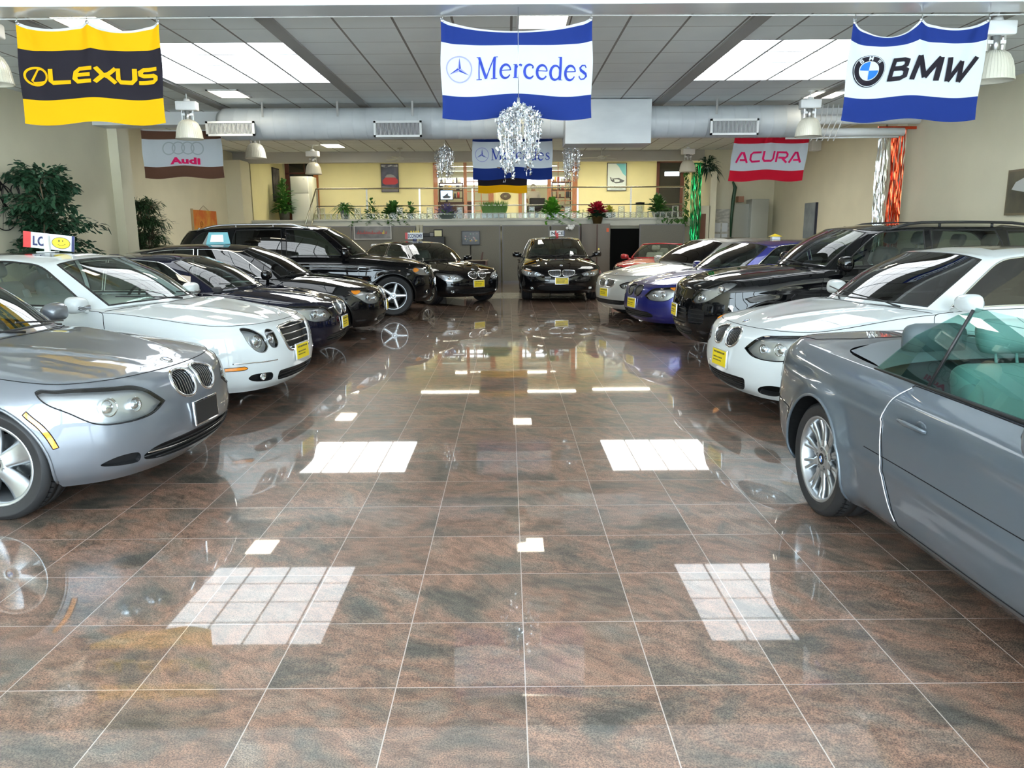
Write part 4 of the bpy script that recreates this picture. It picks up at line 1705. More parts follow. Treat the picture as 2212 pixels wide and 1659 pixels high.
# 11 white sports sedan
S = bmw5(name='white_sports_sedan', label='white sports sedan on the right with dark windows and large front air intakes', loc=(2.78, 7.12), rz=deg(-172.5),
         paint=paint('white paint', (.70, .735, .74), 0, .5, base_spec=.1), wheel='v7', glass=G_DARK)
S['regs'] = [r for r in S['regs'] if r['n'] != 'lower_grille'] + [
    dict(n='lower_grille', kind='open', centre=True, p=[('f', 0., .215), ('f', .26, .22), ('f', .36, .26), ('f', .40, .335), ('f', .37, .35), ('f', 0., .345)], c=(0, 5), slats=('h', 6, .005, 0), seam=False, depth=.05),
    dict(n='air_intake', kind='open', p=[('f', .53, .24), ('f', .66, .235), ('f', .755, .285), ('f', .76, .325), ('f', .66, .33), ('f', .55, .29)], depth=.05, seam=False, bm=M_MATTE),
    dict(n='side_marker', kind='paint', m=mat('amber clear marker', (.8, .65, .35), .2, coat=.6), off=.003, p=[('f', .80, .475), ('s', .50, .475), ('s', .36, .48), ('s', .36, .495), ('s', .50, .498), ('f', .80, .495)])]
S['mirror'] = dict(p=(-.86, .985, 1.03), s=(.10, .13, .075))
S['gh']['sunroof'] = (-2.1, -1.5, .38)
S['inter']['s'] = LEA_B
CARS['m5'] = S


def suv(**kw):
    """tall estate bodied off-road car"""
    g = kw.pop('glass', G_DARK)
    S = bmw5(glass=g, **kw)
    S['suv'] = True
    S['gh']['B'] = [(-.42, 0, .985), (-.48, .34, .98), (-.62, .64, .965), (-.80, .775, .945), (-1.2, .83, .955), (-1.9, .84, .965), (-2.9, .83, .98), (-3.55, .79, .99), (-3.78, .70, .995), (-3.86, .35, 1.0), (-3.88, 0, 1.0)]
    S['gh']['T'] = [(-1.12, 0, 1.415), (-1.14, .32, 1.408), (-1.20, .52, 1.395), (-1.34, .625, 1.38), (-1.6, .655, 1.40), (-2.0, .67, 1.415), (-2.8, .665, 1.41), (-3.35, .64, 1.385), (-3.56, .56, 1.37), (-3.66, .28, 1.375), (-3.68, 0, 1.378)]
    S['gh']['roof'] = [(-1.12, 1.415), (-1.5, 1.455), (-2.0, 1.47), (-2.6, 1.468), (-3.2, 1.44), (-3.68, 1.378)]
    S['gh']['win'] = [
        dict(n='windshield', m=kw.get('wg', G_MID), centre=True, p=[('k', 0, .05), ('k', 1.2, .05), ('k', 2.45, .05), ('k', 2.50, .94), ('k', 1.2, .965), ('k', 0, .965)], c=(0, 2, 3, 5), fr=.010),
        dict(n='front_window', m=kw.get('wg', G_MID), p=[('s', -.90, .985), ('s', -1.14, 1.20), ('s', -1.36, 1.35), ('s', -1.55, 1.375), ('s', -1.88, 1.385), ('s', -1.88, .99)], c=(0, 4, 5), fm=M_BLACK),
        dict(n='rear_side_window', m=g, p=[('s', -1.96, .995), ('s', -1.96, 1.385), ('s', -2.74, 1.378), ('s', -2.80, 1.2), ('s', -2.78, 1.0)], c=(0, 1, 2, 4), fm=M_BLACK),
        dict(n='quarter_window', m=g, p=[('s', -2.87, 1.01), ('s', -2.88, 1.372), ('s', -3.3, 1.35), ('s', -3.52, 1.22), ('s', -3.60, 1.06), ('s', -3.55, 1.01)], c=(0, 1, 4, 5), fm=M_BLACK),
        dict(n='rear_window', m=g, centre=True, p=[('k', 10, .10), ('k', 8.6, .10), ('k', 8.5, .90), ('k', 10, .92)], c=(0, 1, 2, 3))]
    S['centre'] = [(.665, .765), (.50, .84), (.2, .905), (-.1, .945), (-.45, .975), (-.8, .99), (-2.5, 1.0), (-3.7, 1.0), (-3.90, 1.0)]
    S['zr'] = [.25, .32, .50, .66, .80, .92, .99]
    S['trunk'] = [(-3.89, 0), (-3.89, 1.2)]
    S['hoodlines'] = [(.60, .30, -.5, .45, .012, .05)]
    S['lip'] = .014

    def rails(S_, root, B, dom3):
        T_ = S_['gh']['T']
        for sd in (1, -1):
            xa, xb = T_[3][0] - .12, T_[8][0] + .12
            b = MB()
            zs_ = lambda x: float(S_['_rZ'](np.array([x]), np.array([T_[5][1] * .93]))[0])
            pts = []
            for i in range(15):
                u = i / 14
                x = xa + (xb - xa) * u
                pts.append((x, sd * T_[5][1] * .95, zs_(x) + .055 * min(1, 6 * u, 6 * (1 - u)) - .004))
            b.tube(pts, .017, 8)
            for u in (.02, .33, .66, .98):
                x = xa + (xb - xa) * u
                b.tube([(x, sd * T_[5][1] * .95, zs_(x) - .01), (x, sd * T_[5][1] * .95, zs_(x) + .045)], .016, 6)
            b.build('roof_rail', S_.get('railm', M_SATIN), root)
    S['extra'] = rails
    return S


# 5 black off-road car, left
S = suv(name='black_offroad_car', label='tall black off-road car on the left with five spoke wheels and roof rails', loc=(-2.43, 16.15), rz=deg(9.5),
        paint=paint('black paint', (.004, .0042, .005), 0, .5, base_spec=0.), bmw=False, R=.395, rim=.268, tw=.27, wheel='five', spin=.2, wi=.02)
S['regs'] = [
    dict(n='headlight', kind='lamp', p=[('f', .55, .60), ('f', .66, .595), ('s', .50, .61), ('s', .40, .65), ('s', .36, .70), ('s', .42, .745), ('f', .74, .75), ('f', .58, .70)], c=(0,), bulbs=[('f', .66, .665, .055, 0), ('f', .60, .64, .03, 0)],
         amber=[[('s', .42, .655), ('s', .385, .70), ('s', .43, .73), ('s', .50, .69)]]),
    dict(n='radiator_grille', kind='open', centre=True, p=[('f', 0, .52), ('f', .30, .53), ('f', .37, .58), ('f', .41, .70), ('f', .38, .725), ('f', 0, .74)], c=(0, 5), frame=.016, slats=('h', 3, .014, 0), sm=M_CHROME, depth=.05, seam=False),
    dict(n='lower_grille', kind='open', centre=True, p=[('f', 0, .27), ('f', .40, .275), ('f', .48, .32), ('f', .44, .37), ('f', 0, .375)], c=(0, 4), slats=('h', 3, .006, 0), depth=.04, seam=False),
    dict(n='fog_opening', kind='open', p=[('f', .60, .30), ('f', .74, .31), ('f', .77, .34), ('f', .72, .37), ('f', .62, .365)], depth=.03, seam=False, fog=[(.68, .335, .04)]),
] + S['regs'][3:5]
S['trims'] = [dict(n='side_trim', p=[('s', -.50, .46), ('s', -1.5, .455), ('s', -2.45, .465)], r=.012, m=M_SATIN),
              dict(n='fender_vent', p=[('s', -.46, .74), ('s', -.60, .745), ('s', -.62, .70)], r=.010, m=M_SATIN)]
S['emblem'] = (.62, .045)
remap(S, 3.075, .96, .88, 1.13, [(0, 0), (.19, .26), (.45, .60), (.77, .99), (.95, 1.15), (1.47, 1.80)])
S['plate'].update(fm=M_CHROME, m=M_PAPER)
S['mirror'].update(s=(.11, .115, .10))
S['inter'] = None
S['railm'] = M_SATIN
CARS['gl'] = S

# 10 black off-road car, right
S = suv(name='black_sports_offroad', label='black off-road car on the right with teardrop headlamps and roof rails', loc=(3.12, 10.1), rz=deg(-181),
        paint=paint('black paint', (.004, .0042, .005), 0, .5, base_spec=0.), bmw=False, R=.37, rim=.25, tw=.275, wheel='five', spin=.5, glass=G_MID)
S['regs'] = [
    dict(n='headlight', kind='lamp', p=[('f', .50, .60), ('f', .60, .575), ('f', .72, .60), ('s', .50, .67), ('s', .36, .745), ('s', .33, .785), ('s', .42, .80), ('f', .72, .765), ('f', .58, .68)], bulbs=[('f', .62, .635, .05, 0), ('s', .50, .72, .05, 0)], fm=M_BLACK),
    dict(n='lower_grille', kind='open', centre=True, p=[('f', 0, .36), ('f', .36, .365), ('f', .42, .40), ('f', .42, .50), ('f', .38, .525), ('f', 0, .525)], c=(0, 5), slats=('h', 4, .006, 0), depth=.04, seam=False),
    dict(n='air_intake', kind='open', p=[('f', .47, .37), ('f', .66, .38), ('f', .70, .43), ('f', .68, .515), ('f', .48, .52)], c=(0,), slats=('h', 4, .006, 0), depth=.05, seam=False),
    dict(n='turn_signal', kind='paint', m=M_AMBER, off=.004, p=[('s', .50, .40), ('s', .40, .44), ('s', .385, .50), ('s', .42, .51), ('s', .52, .46)]),
    dict(n='bumper_vent', kind='open', centre=True, p=[('f', 0, .25), ('f', .42, .255), ('f', .50, .29), ('f', .46, .33), ('f', 0, .33)], c=(0, 4), slats=('h', 3, .006, 0), depth=.04, seam=False),
] + S['regs'][3:5]
S['gh']['gp'] = None
S['inter'] = dict(x=-1.55, s=LEA_G, z=.72, dz=1.18)
remap(S, 2.855, .964, .93, 1.0, [(0, 0), (.19, .25), (.45, .58), (.77, 1.00), (.95, 1.16), (1.47, 1.70)])
S['mirror'].update(s=(.105, .115, .09))
S['emblem'] = None
S['railm'] = M_BLACK
CARS['cay'] = S


# 12 grey convertible seen from its rear quarter, 13 small red convertible far away
LEA_GB = mat('blue grey leather', (.34, .40, .40), .5)


def cabrio(lea, **kw):
    S = bmw5(**kw)
    S['gh_'] = S['gh']
    S['gh'] = None
    S['inter'] = None
    S['centre'] = [(.665, .785), (.50, .84), (.2, .905), (-.1, .955), (-.36, .985), (-.8, 1.0), (-2.9, 1.0), (-3.4, 1.03), (-3.7, 1.03), (-3.90, 1.0)]
    S['zr'] = [.25, .32, .50, .66, .82, .93, 1.0]
    S['regs'] = [r for r in S['regs'] if r['n'] != 'rear_door']
    reg(S, 'front_door')['p'] = [('s', -.64, .27), ('s', -.62, .60), ('s', -.66, .90), ('s', -.80, .95), ('s', -2.06, .966), ('s', -2.16, .80), ('s', -2.10, .55), ('s', -1.96, .27)]
    reg(S, 'front_door')['c'] = (0, 3, 4, 7)
    S['regs'].append(dict(n='tail_lamp', kind='paint', m=mat('dark red lens', (.16, .006, .008), .1, coat=1.), off=.002, p=[('r', .60, .70), ('s', -3.72, .70), ('s', -3.70, .86), ('r', .62, .86)], c=(0, 1, 2, 3)))
    S['cockpit'] = [(-.62, 0), (-.66, .45), (-.86, .72), (-1.5, .765), (-2.5, .765), (-3.02, .69), (-3.18, .48), (-3.23, 0)]
    S['cockpit_c'] = (0, 7)
    S['trunk'] = [(-3.36, 0), (-3.38, .5), (-3.50, .70), (-3.95, .74), (-3.96, 1.2)]
    S['handles'] = [(-1.88, .80)]
    S['lea'] = lea
    return S


def cockpit(S, root, B, dom3):
    lea, WB = S['lea'], S['WB']
    cp = S['cockpit']
    fx, bx, wy = cp[0][0], cp[-1][0], cp[3][1]
    zb_ = S['zbelt']
    b = MB()
    b.box(bx, fx, -wy + .02, wy - .02, .24, .27)
    b.box(bx + .02, bx + .05, -wy + .05, wy - .05, .25, zb_ - .03)
    b.box(fx - .03, fx, -wy + .1, wy - .1, .25, zb_ - .1)
    b.build('cabin_floor', M_DASH, root)
    for sd in (1, -1):
        b = MB()
        y0, y1 = sorted((sd * (wy - .02), sd * (wy - .10)))
        b.rbox(bx + .25, fx - .1, y0, y1, .26, zb_ - .045, .03)
        y0, y1 = sorted((sd * (wy - .08), sd * (wy - .15)))
        b.rbox(-1.85 * WB / 2.888, -1.0 * WB / 2.888, y0, y1, .58, .66, .03)
        b.build('door_panel', lea, root)
    xs_ = -1.62 * WB / 2.888
    for sy in (-.36, .36):
        seat(root, xs_, sy, .30, lea, w=.52, back=.66, name='front_seat')
    b = MB()
    xr_ = -2.42 * WB / 2.888
    for sy in (-.32, .32):
        b.rbox(xr_ - .28, xr_ + .25, sy - .27, sy + .27, .38, .54, .05)
        b.rbox(xr_ - .40, xr_ - .24, sy - .27, sy + .27, .50, .93, .06)
    b.rbox(xr_ - .38, xr_ - .20, -.08, .08, .5, .90, .05)
    b.build('rear_bench', S.get('lea2', lea), root)
    for sy in (-.32, .32):
        part('rear_headrest', root, S.get('lea2', lea), lambda b: b.rbox(xr_ - .40, xr_ - .27, sy - .17, sy + .17, .93, 1.12, .06))
    b = MB()
    b.rbox(fx - .42, fx - .02, -wy + .1, wy - .1, .55, zb_ + .03, .07)
    b.rbox(xs_ - .25, fx - .3, -.11, .11, .28, .55, .03)
    b.build('dashboard', M_DASH, root)
    b = MB()
    Mx = Matrix.Translation((fx - .50, .36, zb_ - .02)) @ Matrix.Rotation(-1.15, 4, 'Y')
    b.tube([tuple(Mx @ Vector((.185 * math.cos(a * PI / 12), .185 * math.sin(a * PI / 12), 0))) for a in range(24)], .014, 6, True)
    for a in (0, 2.1, 4.2): b.cyl(Mx @ Vector((0, 0, -.02)), Mx @ Vector((.18 * math.cos(a), .18 * math.sin(a), 0)), .012, n=5)
    b.build('steering_wheel', M_BLACK, root)
    # soft top boot behind the seats
    tz = zb_ + .035
    def boot(b):
        px_, py_ = [p[0] for p in cp][::-1], [p[1] for p in cp][::-1]

        def f(a, c):
            x = bx + .004 + .70 * a
            w = float(np.interp(x, px_, py_)) if a > 0 else .02
            y = (c * 2 - 1) * w * .995
            return (x, y, float(S['_topZ'](np.array([x]), np.array([abs(y)]))[0]) + .004 + .03 * (1 - abs(2 * c - 1) ** 6) * min(1, a * 8) - .06 * max(0, a - .85))
        b.grid(f, 22, 28)
    part('soft_top_cover', root, mat('grey soft top cover', (.16, .18, .20), .65), boot)
    # windscreen
    zt_ = S['ztop']
    base = [(fx + .04, 0, zb_ + .02), (fx - .01, .40, zb_ + .02), (fx - .16, .70, zb_ + .0)]
    top = [(fx - .66, 0, zt_), (fx - .68, .35, zt_ - .01), (fx - .78, .58, zt_ - .03)]
    full = lambda L_: [(x, -y, z) for x, y, z in L_[::-1]] + L_[1:]
    fb, ft = smooth_poly(full(base), .05, False), smooth_poly(full(top), .05, False)
    def ws(b):
        n = 20
        def P_(L_, u):
            i = u * (len(L_) - 1); k = min(int(i), len(L_) - 2); f_ = i - k
            return Vector(L_[k]).lerp(Vector(L_[k + 1]), f_)
        b.grid(lambda a, c: tuple(P_(fb, a).lerp(P_(ft, a), c) + Vector((.03 * math.sin(PI * c), 0, .02 * math.sin(PI * c)))), n, 6)
    part('windshield', root, G_MID, ws)
    part('windshield_frame', root, S['paint'], lambda b: (b.tube(ft, .022, 8), b.tube([fb[0], ft[0]], .024, 8), b.tube([fb[-1], ft[-1]], .024, 8), b.tube(fb, .012, 6)))
    # raised side glasses
    if S.get('glasses', True):
        for sd in (1, -1):
            def pane(pts, nm, m=G_GREEN):
                def f(b):
                    P_ = [(x, sd * (S['ybelt'] - (z - zb_) * .30), z) for x, z in pts]
                    Q_ = [(x, y - sd * .004, z) for x, y, z in P_]
                    n = len(P_)
                    b.add(P_ + Q_, [tuple(range(n)), tuple(range(n, 2 * n))[::-1]])
                return part(nm, root, m, f)
            B1 = -1.98 * WB / 2.888
            zt2 = zt_ - .05
            pane([(fx - .20, zb_ - .03), (fx - .72, zt2 - .02), (B1 + .10 + .0, zt2), (B1, zb_ - .03)], 'door_window')
            pane([(B1 - .02, zb_ - .03), (B1 + .085, zt2 - .02), (B1 + .0, zt2 - .04), (B1 - .25, zb_ + .20), (B1 - .48, zb_ + .0), (B1 - .48, zb_ - .03)], 'quarter_window')
            part('window_seal', root, M_BLACK, lambda b: b.tube([(x, sd * (S['ybelt'] - (z - zb_) * .30 + .002), z) for x, z in ((B1 - .01, zb_ - .03), (B1 + .045, zb_ + .17), (B1 + .095, zt2 - .01))], .008, 6))
            part('belt_seal', root, M_BLACK, lambda b: b.tube([(fx - .1, sd * (S['ybelt'] + .004), zb_ - .012), (-1.4, sd * (S['ybelt'] + .008), zb_ - .008), (B1 - .48, sd * S['ybelt'], zb_ - .004)], .011, 6, flat=.8))
    if S.get('guard'):
        d_ = [B.inv('s', *p) for p in S['guard']]
        d_ = smooth_poly(d_, .02, False)
        p, n = dom3(d_, .004)
        for sd in (1, -1):
            k = np.array([1, sd, 1])
            part('door_edge_guard', root, mat('door edge guard glint', (.85, .85, .9), .15, .6), lambda b: b.tube((p * k).tolist(), .0045, 6, False, 0, .6, (n * k).tolist()))  # pale colour of the edge strip paints in its bright reflection


S = cabrio(LEA_GB, name='grey_convertible', label='grey blue convertible with open roof and raised green tinted windows at the right edge', cat='car', loc=(2.74, 1.56), rz=deg(-88.),
           paint=paint('slate grey paint', (.105, .13, .155), .4, .42), wheel='m67', rim=.248, tw=.255, R=.328, spin=.1, flare=.03, wi=.02)
S['regs'].append(dict(n='rear_bumper', kind='paint', p=[('s', -3.30, .24), ('s', -3.29, .40), ('s', -3.33, .56), ('s', -3.9, .60), ('r', .5, .60), ('k', 13.0, .38), ('k', 13.0, .02), ('r', .5, .27)], c=(0, 2, 5, 6)))
S['lines'] = [dict(p=[('s', -.66, .56), ('s', -1.5, .57), ('s', -2.3, .58)], r=.0022)]
S['creases'] = [(.2, .74, -3.9, .80, .010, .018), (-.6, .50, -3.0, .52, .006, .02)]
S['guard'] = [(-2.06, .955), (-2.13, .87), (-2.16, .78), (-2.13, .60), (-2.06, .42), (-1.98, .30)]
S['extra'] = cockpit
S['mirror'] = dict(p=(-.92, .97, 1.01), s=(.10, .11, .075))
remap(S, 2.731, .895, .76, 1.03, [(0, 0), (.45, .44), (.77, .74), (.95, .90), (1.47, 1.36)])
S['guard'] = [(x * 2.731 / 2.888, z * .945) for x, z in S['guard']]
S['cockpit'] = [(x * 2.731 / 2.888, y * .97) for x, y in S['cockpit']]
S['zbelt'], S['ztop'], S['ybelt'] = .925, 1.34, .775
S['lea2'] = mat('dark slate leather', (.07, .09, .10), .5)
CARS['m3'] = S
S = cabrio(LEA_T, name='red_convertible', label='small red convertible half hidden behind the pearl sedan at the far right', cat='car', loc=(3.75, 20.9), rz=deg(-118.),
           paint=paint('red paint', (.32, .008, .012), .1, .35), wheel='v7', rim=.22, tw=.22, R=.31, glasses=False)
S['extra'] = cockpit
remap(S, 2.45, .86, .75, .9, [(0, 0), (.45, .42), (.77, .72), (.95, .86), (1.47, 1.30)])
S['cockpit'] = [(x * 2.45 / 2.888, y * .93) for x, y in S['cockpit']]
S['zbelt'], S['ztop'], S['ybelt'] = .88, 1.27, .74
CARS['red'] = S
# sanity for options that remap leaves alone
for k_, S in CARS.items():
    if S.get('emblem') is None: S['emblem'] = ()
    build_car(S)


# ------------------------------------------------------------------ the room
XL, XR, YF, YB, ZC = -7.46, 7.29, -3.0, 26.0, 3.77      # front hall
XL2, XR2, Y2, ZC2 = -8.95, 8.75, 15.45, 4.2              # wider rear part
YC = 14.95               # where the ceiling steps up
GX, GY = .6096, .6096          # ceiling grid pitch
KS = .833


def sc(x, y, z):
    return (x * KS, y * KS, CAM_Z + KS * (z - CAM_Z))


def wall_mat(name, c, var=.04, rough=.75):
    m = mat(name, c, rough)
    return noise_col(m, 1.3, tuple(v * (1 - var) for v in c), tuple(min(1, v * (1 + var)) for v in c), .3, .7, 6.)


M_WALL = wall_mat('cream wall paint', (.74, .70, .53))
M_WALLY = wall_mat('pale yellow wall paint', (.80, .73, .42))
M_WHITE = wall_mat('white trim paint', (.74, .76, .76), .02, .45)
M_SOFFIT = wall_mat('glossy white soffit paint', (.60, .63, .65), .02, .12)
M_GREYB = wall_mat('flat grey', (.30, .30, .29), .04, .6)
M_MEZZ = wall_mat('mezzanine edge paint', (.60, .60, .52), .05, .5)


def struct(name, m, fn, parent=None):
    o = part(name, parent, m, fn)
    if parent is None: o['kind'] = 'structure'
    return o


def lines_mat(name, base, line, px, py, ox, oy, wx, wy, rough):
    """flat surface ruled with a grid: object x,y pitch px,py, offset ox,oy, line widths wx,wy"""
    m = mat(name, base, rough)
    tc = N(m, 'ShaderNodeTexCoord')
    sp = N(m, 'ShaderNodeSeparateXYZ')
    L(m, tc, 'Object', sp, 0)
    outs = []
    for ax, p, o, w in (('X', px, ox, wx), ('Y', py, oy, wy)):
        a = N(m, 'ShaderNodeMath', operation='SUBTRACT'); a.inputs[1].default_value = o
        L(m, sp, ax, a, 0)
        d = N(m, 'ShaderNodeMath', operation='PINGPONG'); d.inputs[1].default_value = p / 2
        L(m, a, 0, d, 0)
        l_ = N(m, 'ShaderNodeMath', operation='LESS_THAN'); l_.inputs[1].default_value = w / 2
        L(m, d, 0, l_, 0)
        outs.append(l_)
    mx = N(m, 'ShaderNodeMath', operation='MAXIMUM')
    L(m, outs[0], 0, mx, 0); L(m, outs[1], 0, mx, 1)
    return m, mx, outs


def ceiling_mat():
    m, mx, outs = lines_mat('ceiling tiles', (.5, .5, .5), (.2, .2, .2), GX, GY, -2.39, 9.43, .026, .010, .8)
    no = N(m, 'ShaderNodeTexNoise'); no.inputs['Scale'].default_value = 1.1; no.inputs['Detail'].default_value = 5
    tc = N(m, 'ShaderNodeTexCoord'); L(m, tc, 'Object', no, 'Vector')
    cr = N(m, 'ShaderNodeValToRGB')
    cr.color_ramp.elements[0].position, cr.color_ramp.elements[1].position = .35, .7
    cr.color_ramp.elements[0].color, cr.color_ramp.elements[1].color = (.77, .82, .83, 1), (.85, .90, .90, 1)
    L(m, no, 'Fac', cr, 'Fac')
    mi = N(m, 'ShaderNodeMix', data_type='RGBA')
    mi.inputs['B'].default_value = (.22, .21, .20, 1)
    L(m, mx, 0, mi, 'Factor'); L(m, cr, 'Color', mi, 'A')
    L(m, mi, 'Result', BS(m), 'Base Color')
    return m


def floor_mat():
    T = .4709
    m, mx, outs = lines_mat('polished granite tiles', (.3, .2, .16), (.6, .5, .45), T, T, .051, 2.533, .0042, .0042, .05)
    b = BS(m)
    tc = N(m, 'ShaderNodeTexCoord')
    # tile index -> random vector per tile
    ofs = N(m, 'ShaderNodeVectorMath', operation='SUBTRACT'); ofs.inputs[1].default_value = (.051, 2.533, 0)
    L(m, tc, 'Object', ofs, 0)
    sc = N(m, 'ShaderNodeVectorMath', operation='SCALE'); sc.inputs['Scale'].default_value = 1 / T
    L(m, ofs, 0, sc, 0)
    fl = N(m, 'ShaderNodeVectorMath', operation='FLOOR'); L(m, sc, 0, fl, 0)
    fz = N(m, 'ShaderNodeVectorMath', operation='MULTIPLY'); fz.inputs[1].default_value = (1, 1, 0); L(m, fl, 0, fz, 0)
    wn = N(m, 'ShaderNodeTexWhiteNoise', noise_dimensions='3D'); L(m, fz, 0, wn, 'Vector')
    sh = N(m, 'ShaderNodeVectorMath', operation='SCALE'); sh.inputs['Scale'].default_value = 37.
    L(m, wn, 'Color', sh, 0)
    # rotate each tile's pattern
    rot = N(m, 'ShaderNodeVectorRotate', rotation_type='Z_AXIS')
    ra = N(m, 'ShaderNodeMath', operation='MULTIPLY'); ra.inputs[1].default_value = 1.1
    L(m, wn, 'Value', ra, 0)
    L(m, tc, 'Object', rot, 'Vector'); L(m, ra, 0, rot, 'Angle')
    ad = N(m, 'ShaderNodeVectorMath', operation='ADD'); L(m, rot, 0, ad, 0); L(m, sh, 0, ad, 1)

    def tex(scale, stretch, detail, dist=0., src=ad):
        mp = N(m, 'ShaderNodeMapping'); mp.inputs['Scale'].default_value = stretch
        L(m, src, 0, mp, 0)
        n = N(m, 'ShaderNodeTexNoise'); n.inputs['Scale'].default_value = scale
        n.inputs['Detail'].default_value = detail; n.inputs['Distortion'].default_value = dist
        L(m, mp, 0, n, 'Vector')
        return n

    def ramp(n, stops, out='Fac'):
        r = N(m, 'ShaderNodeValToRGB')
        e = r.color_ramp.elements
        while len(e) < len(stops): e.new(.5)
        for el, (p_, c_) in zip(e, stops): el.position, el.color = p_, (*c_, 1)
        L(m, n, out, r, 'Fac')
        return r

    def mixc(a, bb, f, blend='MIX'):
        x = N(m, 'ShaderNodeMix', data_type='RGBA', blend_type=blend)
        if isinstance(f, float): x.inputs['Factor'].default_value = f
        else: L(m, f[0], f[1], x, 'Factor')
        L(m, a[0], a[1], x, 'A')
        if isinstance(bb, tuple) and len(bb) == 3: x.inputs['B'].default_value = (*bb, 1)
        else: L(m, bb[0], bb[1], x, 'B')
        return (x, 'Result')
    big = tex(2.6, (1, 1.5, 1), 6, .5)
    c0 = ramp(big, [(.32, (.095, .085, .072)), (.42, (.170, .125, .098)), (.53, (.255, .150, .108)), (.62, (.22, .155, .120)), (.72, (.215, .185, .158))])
    st = tex(11., (.9, 1.9, 1), 8, .7)
    r1 = ramp(st, [(.35, (.58, .56, .54)), (.5, (.95, .94, .92)), (.68, (1.32, 1.27, 1.22))])
    c = mixc((c0, 'Color'), (r1, 'Color'), .75, 'MULTIPLY')
    # grey-green clouds
    g = tex(3.2, (1, 1.3, 1), 5, .8)
    rg = ramp(g, [(.59, (0, 0, 0)), (.68, (1, 1, 1))])
    gm = N(m, 'ShaderNodeMath', operation='MULTIPLY'); gm.inputs[1].default_value = .45
    L(m, rg, 'Color', gm, 0)
    c = mixc(c, (.085, .100, .090), (gm, 0))
    # crystals
    sp1 = tex(190., (1, 1, 1), 3)
    rs = ramp(sp1, [(.36, (.35, .33, .32)), (.5, (1, 1, 1)), (.66, (1.75, 1.65, 1.55))])
    c = mixc(c, (rs, 'Color'), .8, 'MULTIPLY')
    # tile to tile tone
    rt_ = ramp(wn, [(0., (.86, .86, .86)), (1., (1.12, 1.12, 1.12))], 'Value')
    c = mixc(c, (rt_, 'Color'), 1., 'MULTIPLY')
    c = mixc(c, (.52, .44, .40), (mx, 0))
    L(m, c[0], c[1], b, 'Base Color')
    b.inputs['Roughness'].default_value = .35
    b.inputs['Specular IOR Level'].default_value = .3
    b.inputs['Coat Weight'].default_value = 1.0
    b.inputs['Coat IOR'].default_value = 1.43
    rr = N(m, 'ShaderNodeMapRange'); rr.inputs['To Min'].default_value = .012; rr.inputs['To Max'].default_value = .035
    L(m, sp1, 'Fac', rr, 'Value'); L(m, rr, 0, b, 'Coat Roughness')
    return m


M_FLOOR = floor_mat()
M_STRIP = noise_col(mat('cream floor band', (.6, .55, .42), .2, coat=.4), 5, (.50, .46, .35), (.62, .58, .46))
struct('floor', M_FLOOR, lambda b: b.box(XL2 - .3, XR2 + .3, YF - .2, 19.1, -.2, 0))
struct('floor', M_STRIP, lambda b: b.box(XL2 - .3, XR2 + .3, 19.1, 21.0, -.2, .0))  # cream band across the whole width of the floor
struct('floor', M_FLOOR, lambda b: b.box(XL2 - .3, XR2 + .3, 21.0, 35, -.2, .0))
M_PAVE = noise_col(mat('pavement', (.7, .7, .68), .9), 3, (.66, .67, .68), (.74, .75, .76))
struct('pavement', M_PAVE, lambda b: b.box(-30, 30, -40, YF - .2, -.3, -.05))

# shell ------------------------------------------------------------
SKY = [(-4.83, -2.39), (2.57, 5.01)]
SKYY = (9.43, 11.87)
SKY2 = [(-5.4, -2.6), (2.55, 5.35)]
SKYY2 = (18.3, 21.1)
M_CEIL = ceiling_mat()


def ceil_fn(b, xs_, ys_, z):
    for i in range(5):
        for j in range(3):
            if i in (1, 3) and j == 1: continue
            b.box(xs_[i], xs_[i + 1], ys_[j], ys_[j + 1], z, z + .15)


struct('ceiling', M_CEIL, lambda b: ceil_fn(b, [XL, SKY[0][0], SKY[0][1], SKY[1][0], SKY[1][1], XR], [7.8, SKYY[0], SKYY[1], YC], ZC))
struct('ceiling', M_CEIL, lambda b: ceil_fn(b, [XL2, SKY2[0][0], SKY2[0][1], SKY2[1][0], SKY2[1][1], XR2], [YC, SKYY2[0], SKYY2[1], YB], ZC2))
struct('ceiling', M_WHITE, lambda b: b.box(XL, XR, YF, 7.5, 4.6, 4.75))
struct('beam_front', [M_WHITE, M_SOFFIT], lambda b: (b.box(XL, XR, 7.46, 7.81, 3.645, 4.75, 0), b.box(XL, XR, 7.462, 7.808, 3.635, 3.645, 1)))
struct('beam_rear', M_WHITE, lambda b: b.box(XL, XR, 14.5, YC, 3.55, ZC + .5))
struct('trim_5', M_WALL, lambda b: (b.box(XL2, XL, Y2 - .2, Y2, 0, ZC2 + .1), b.box(XR, XR2, Y2 - .2, Y2, 0, ZC2 + .1)))
for n_, x in enumerate((-2.95, -5.93, 3.12, 6.10)):
    struct('trim_%d' % (n_ + 1), M_GREYB, lambda b: b.box(x * KS - .085, x * KS + .085, 7.81, 14.5, ZC - .025, ZC))  # darker grey strips running along the ceiling
struct('wall_left', M_WALL, lambda b: b.box(XL - .2, XL, YF, Y2, 0, 4.8))
struct('wall_right', M_WALL, lambda b: b.box(XR, XR + .2, YF, Y2, 0, 4.8))
struct('wall_left', M_WALL, lambda b: b.box(XL2 - .2, XL2, Y2, 34.5, 0, 5.0))
struct('wall_right', M_WALL, lambda b: b.box(XR2, XR2 + .2, Y2, 34.5, 0, 5.0))
struct('pilaster_left', M_WALL, lambda b: b.box(XL, XL + .18, 15.0, Y2, 0, ZC2))
struct('pilaster_right', M_WALL, lambda b: b.box(XR - .18, XR, 14.62, 15.0, 0, 3.6))
struct('pilaster_left', M_WALL, lambda b: b.box(XL2, XL2 + .50, 25.2, 26.1, 0, 3.9))
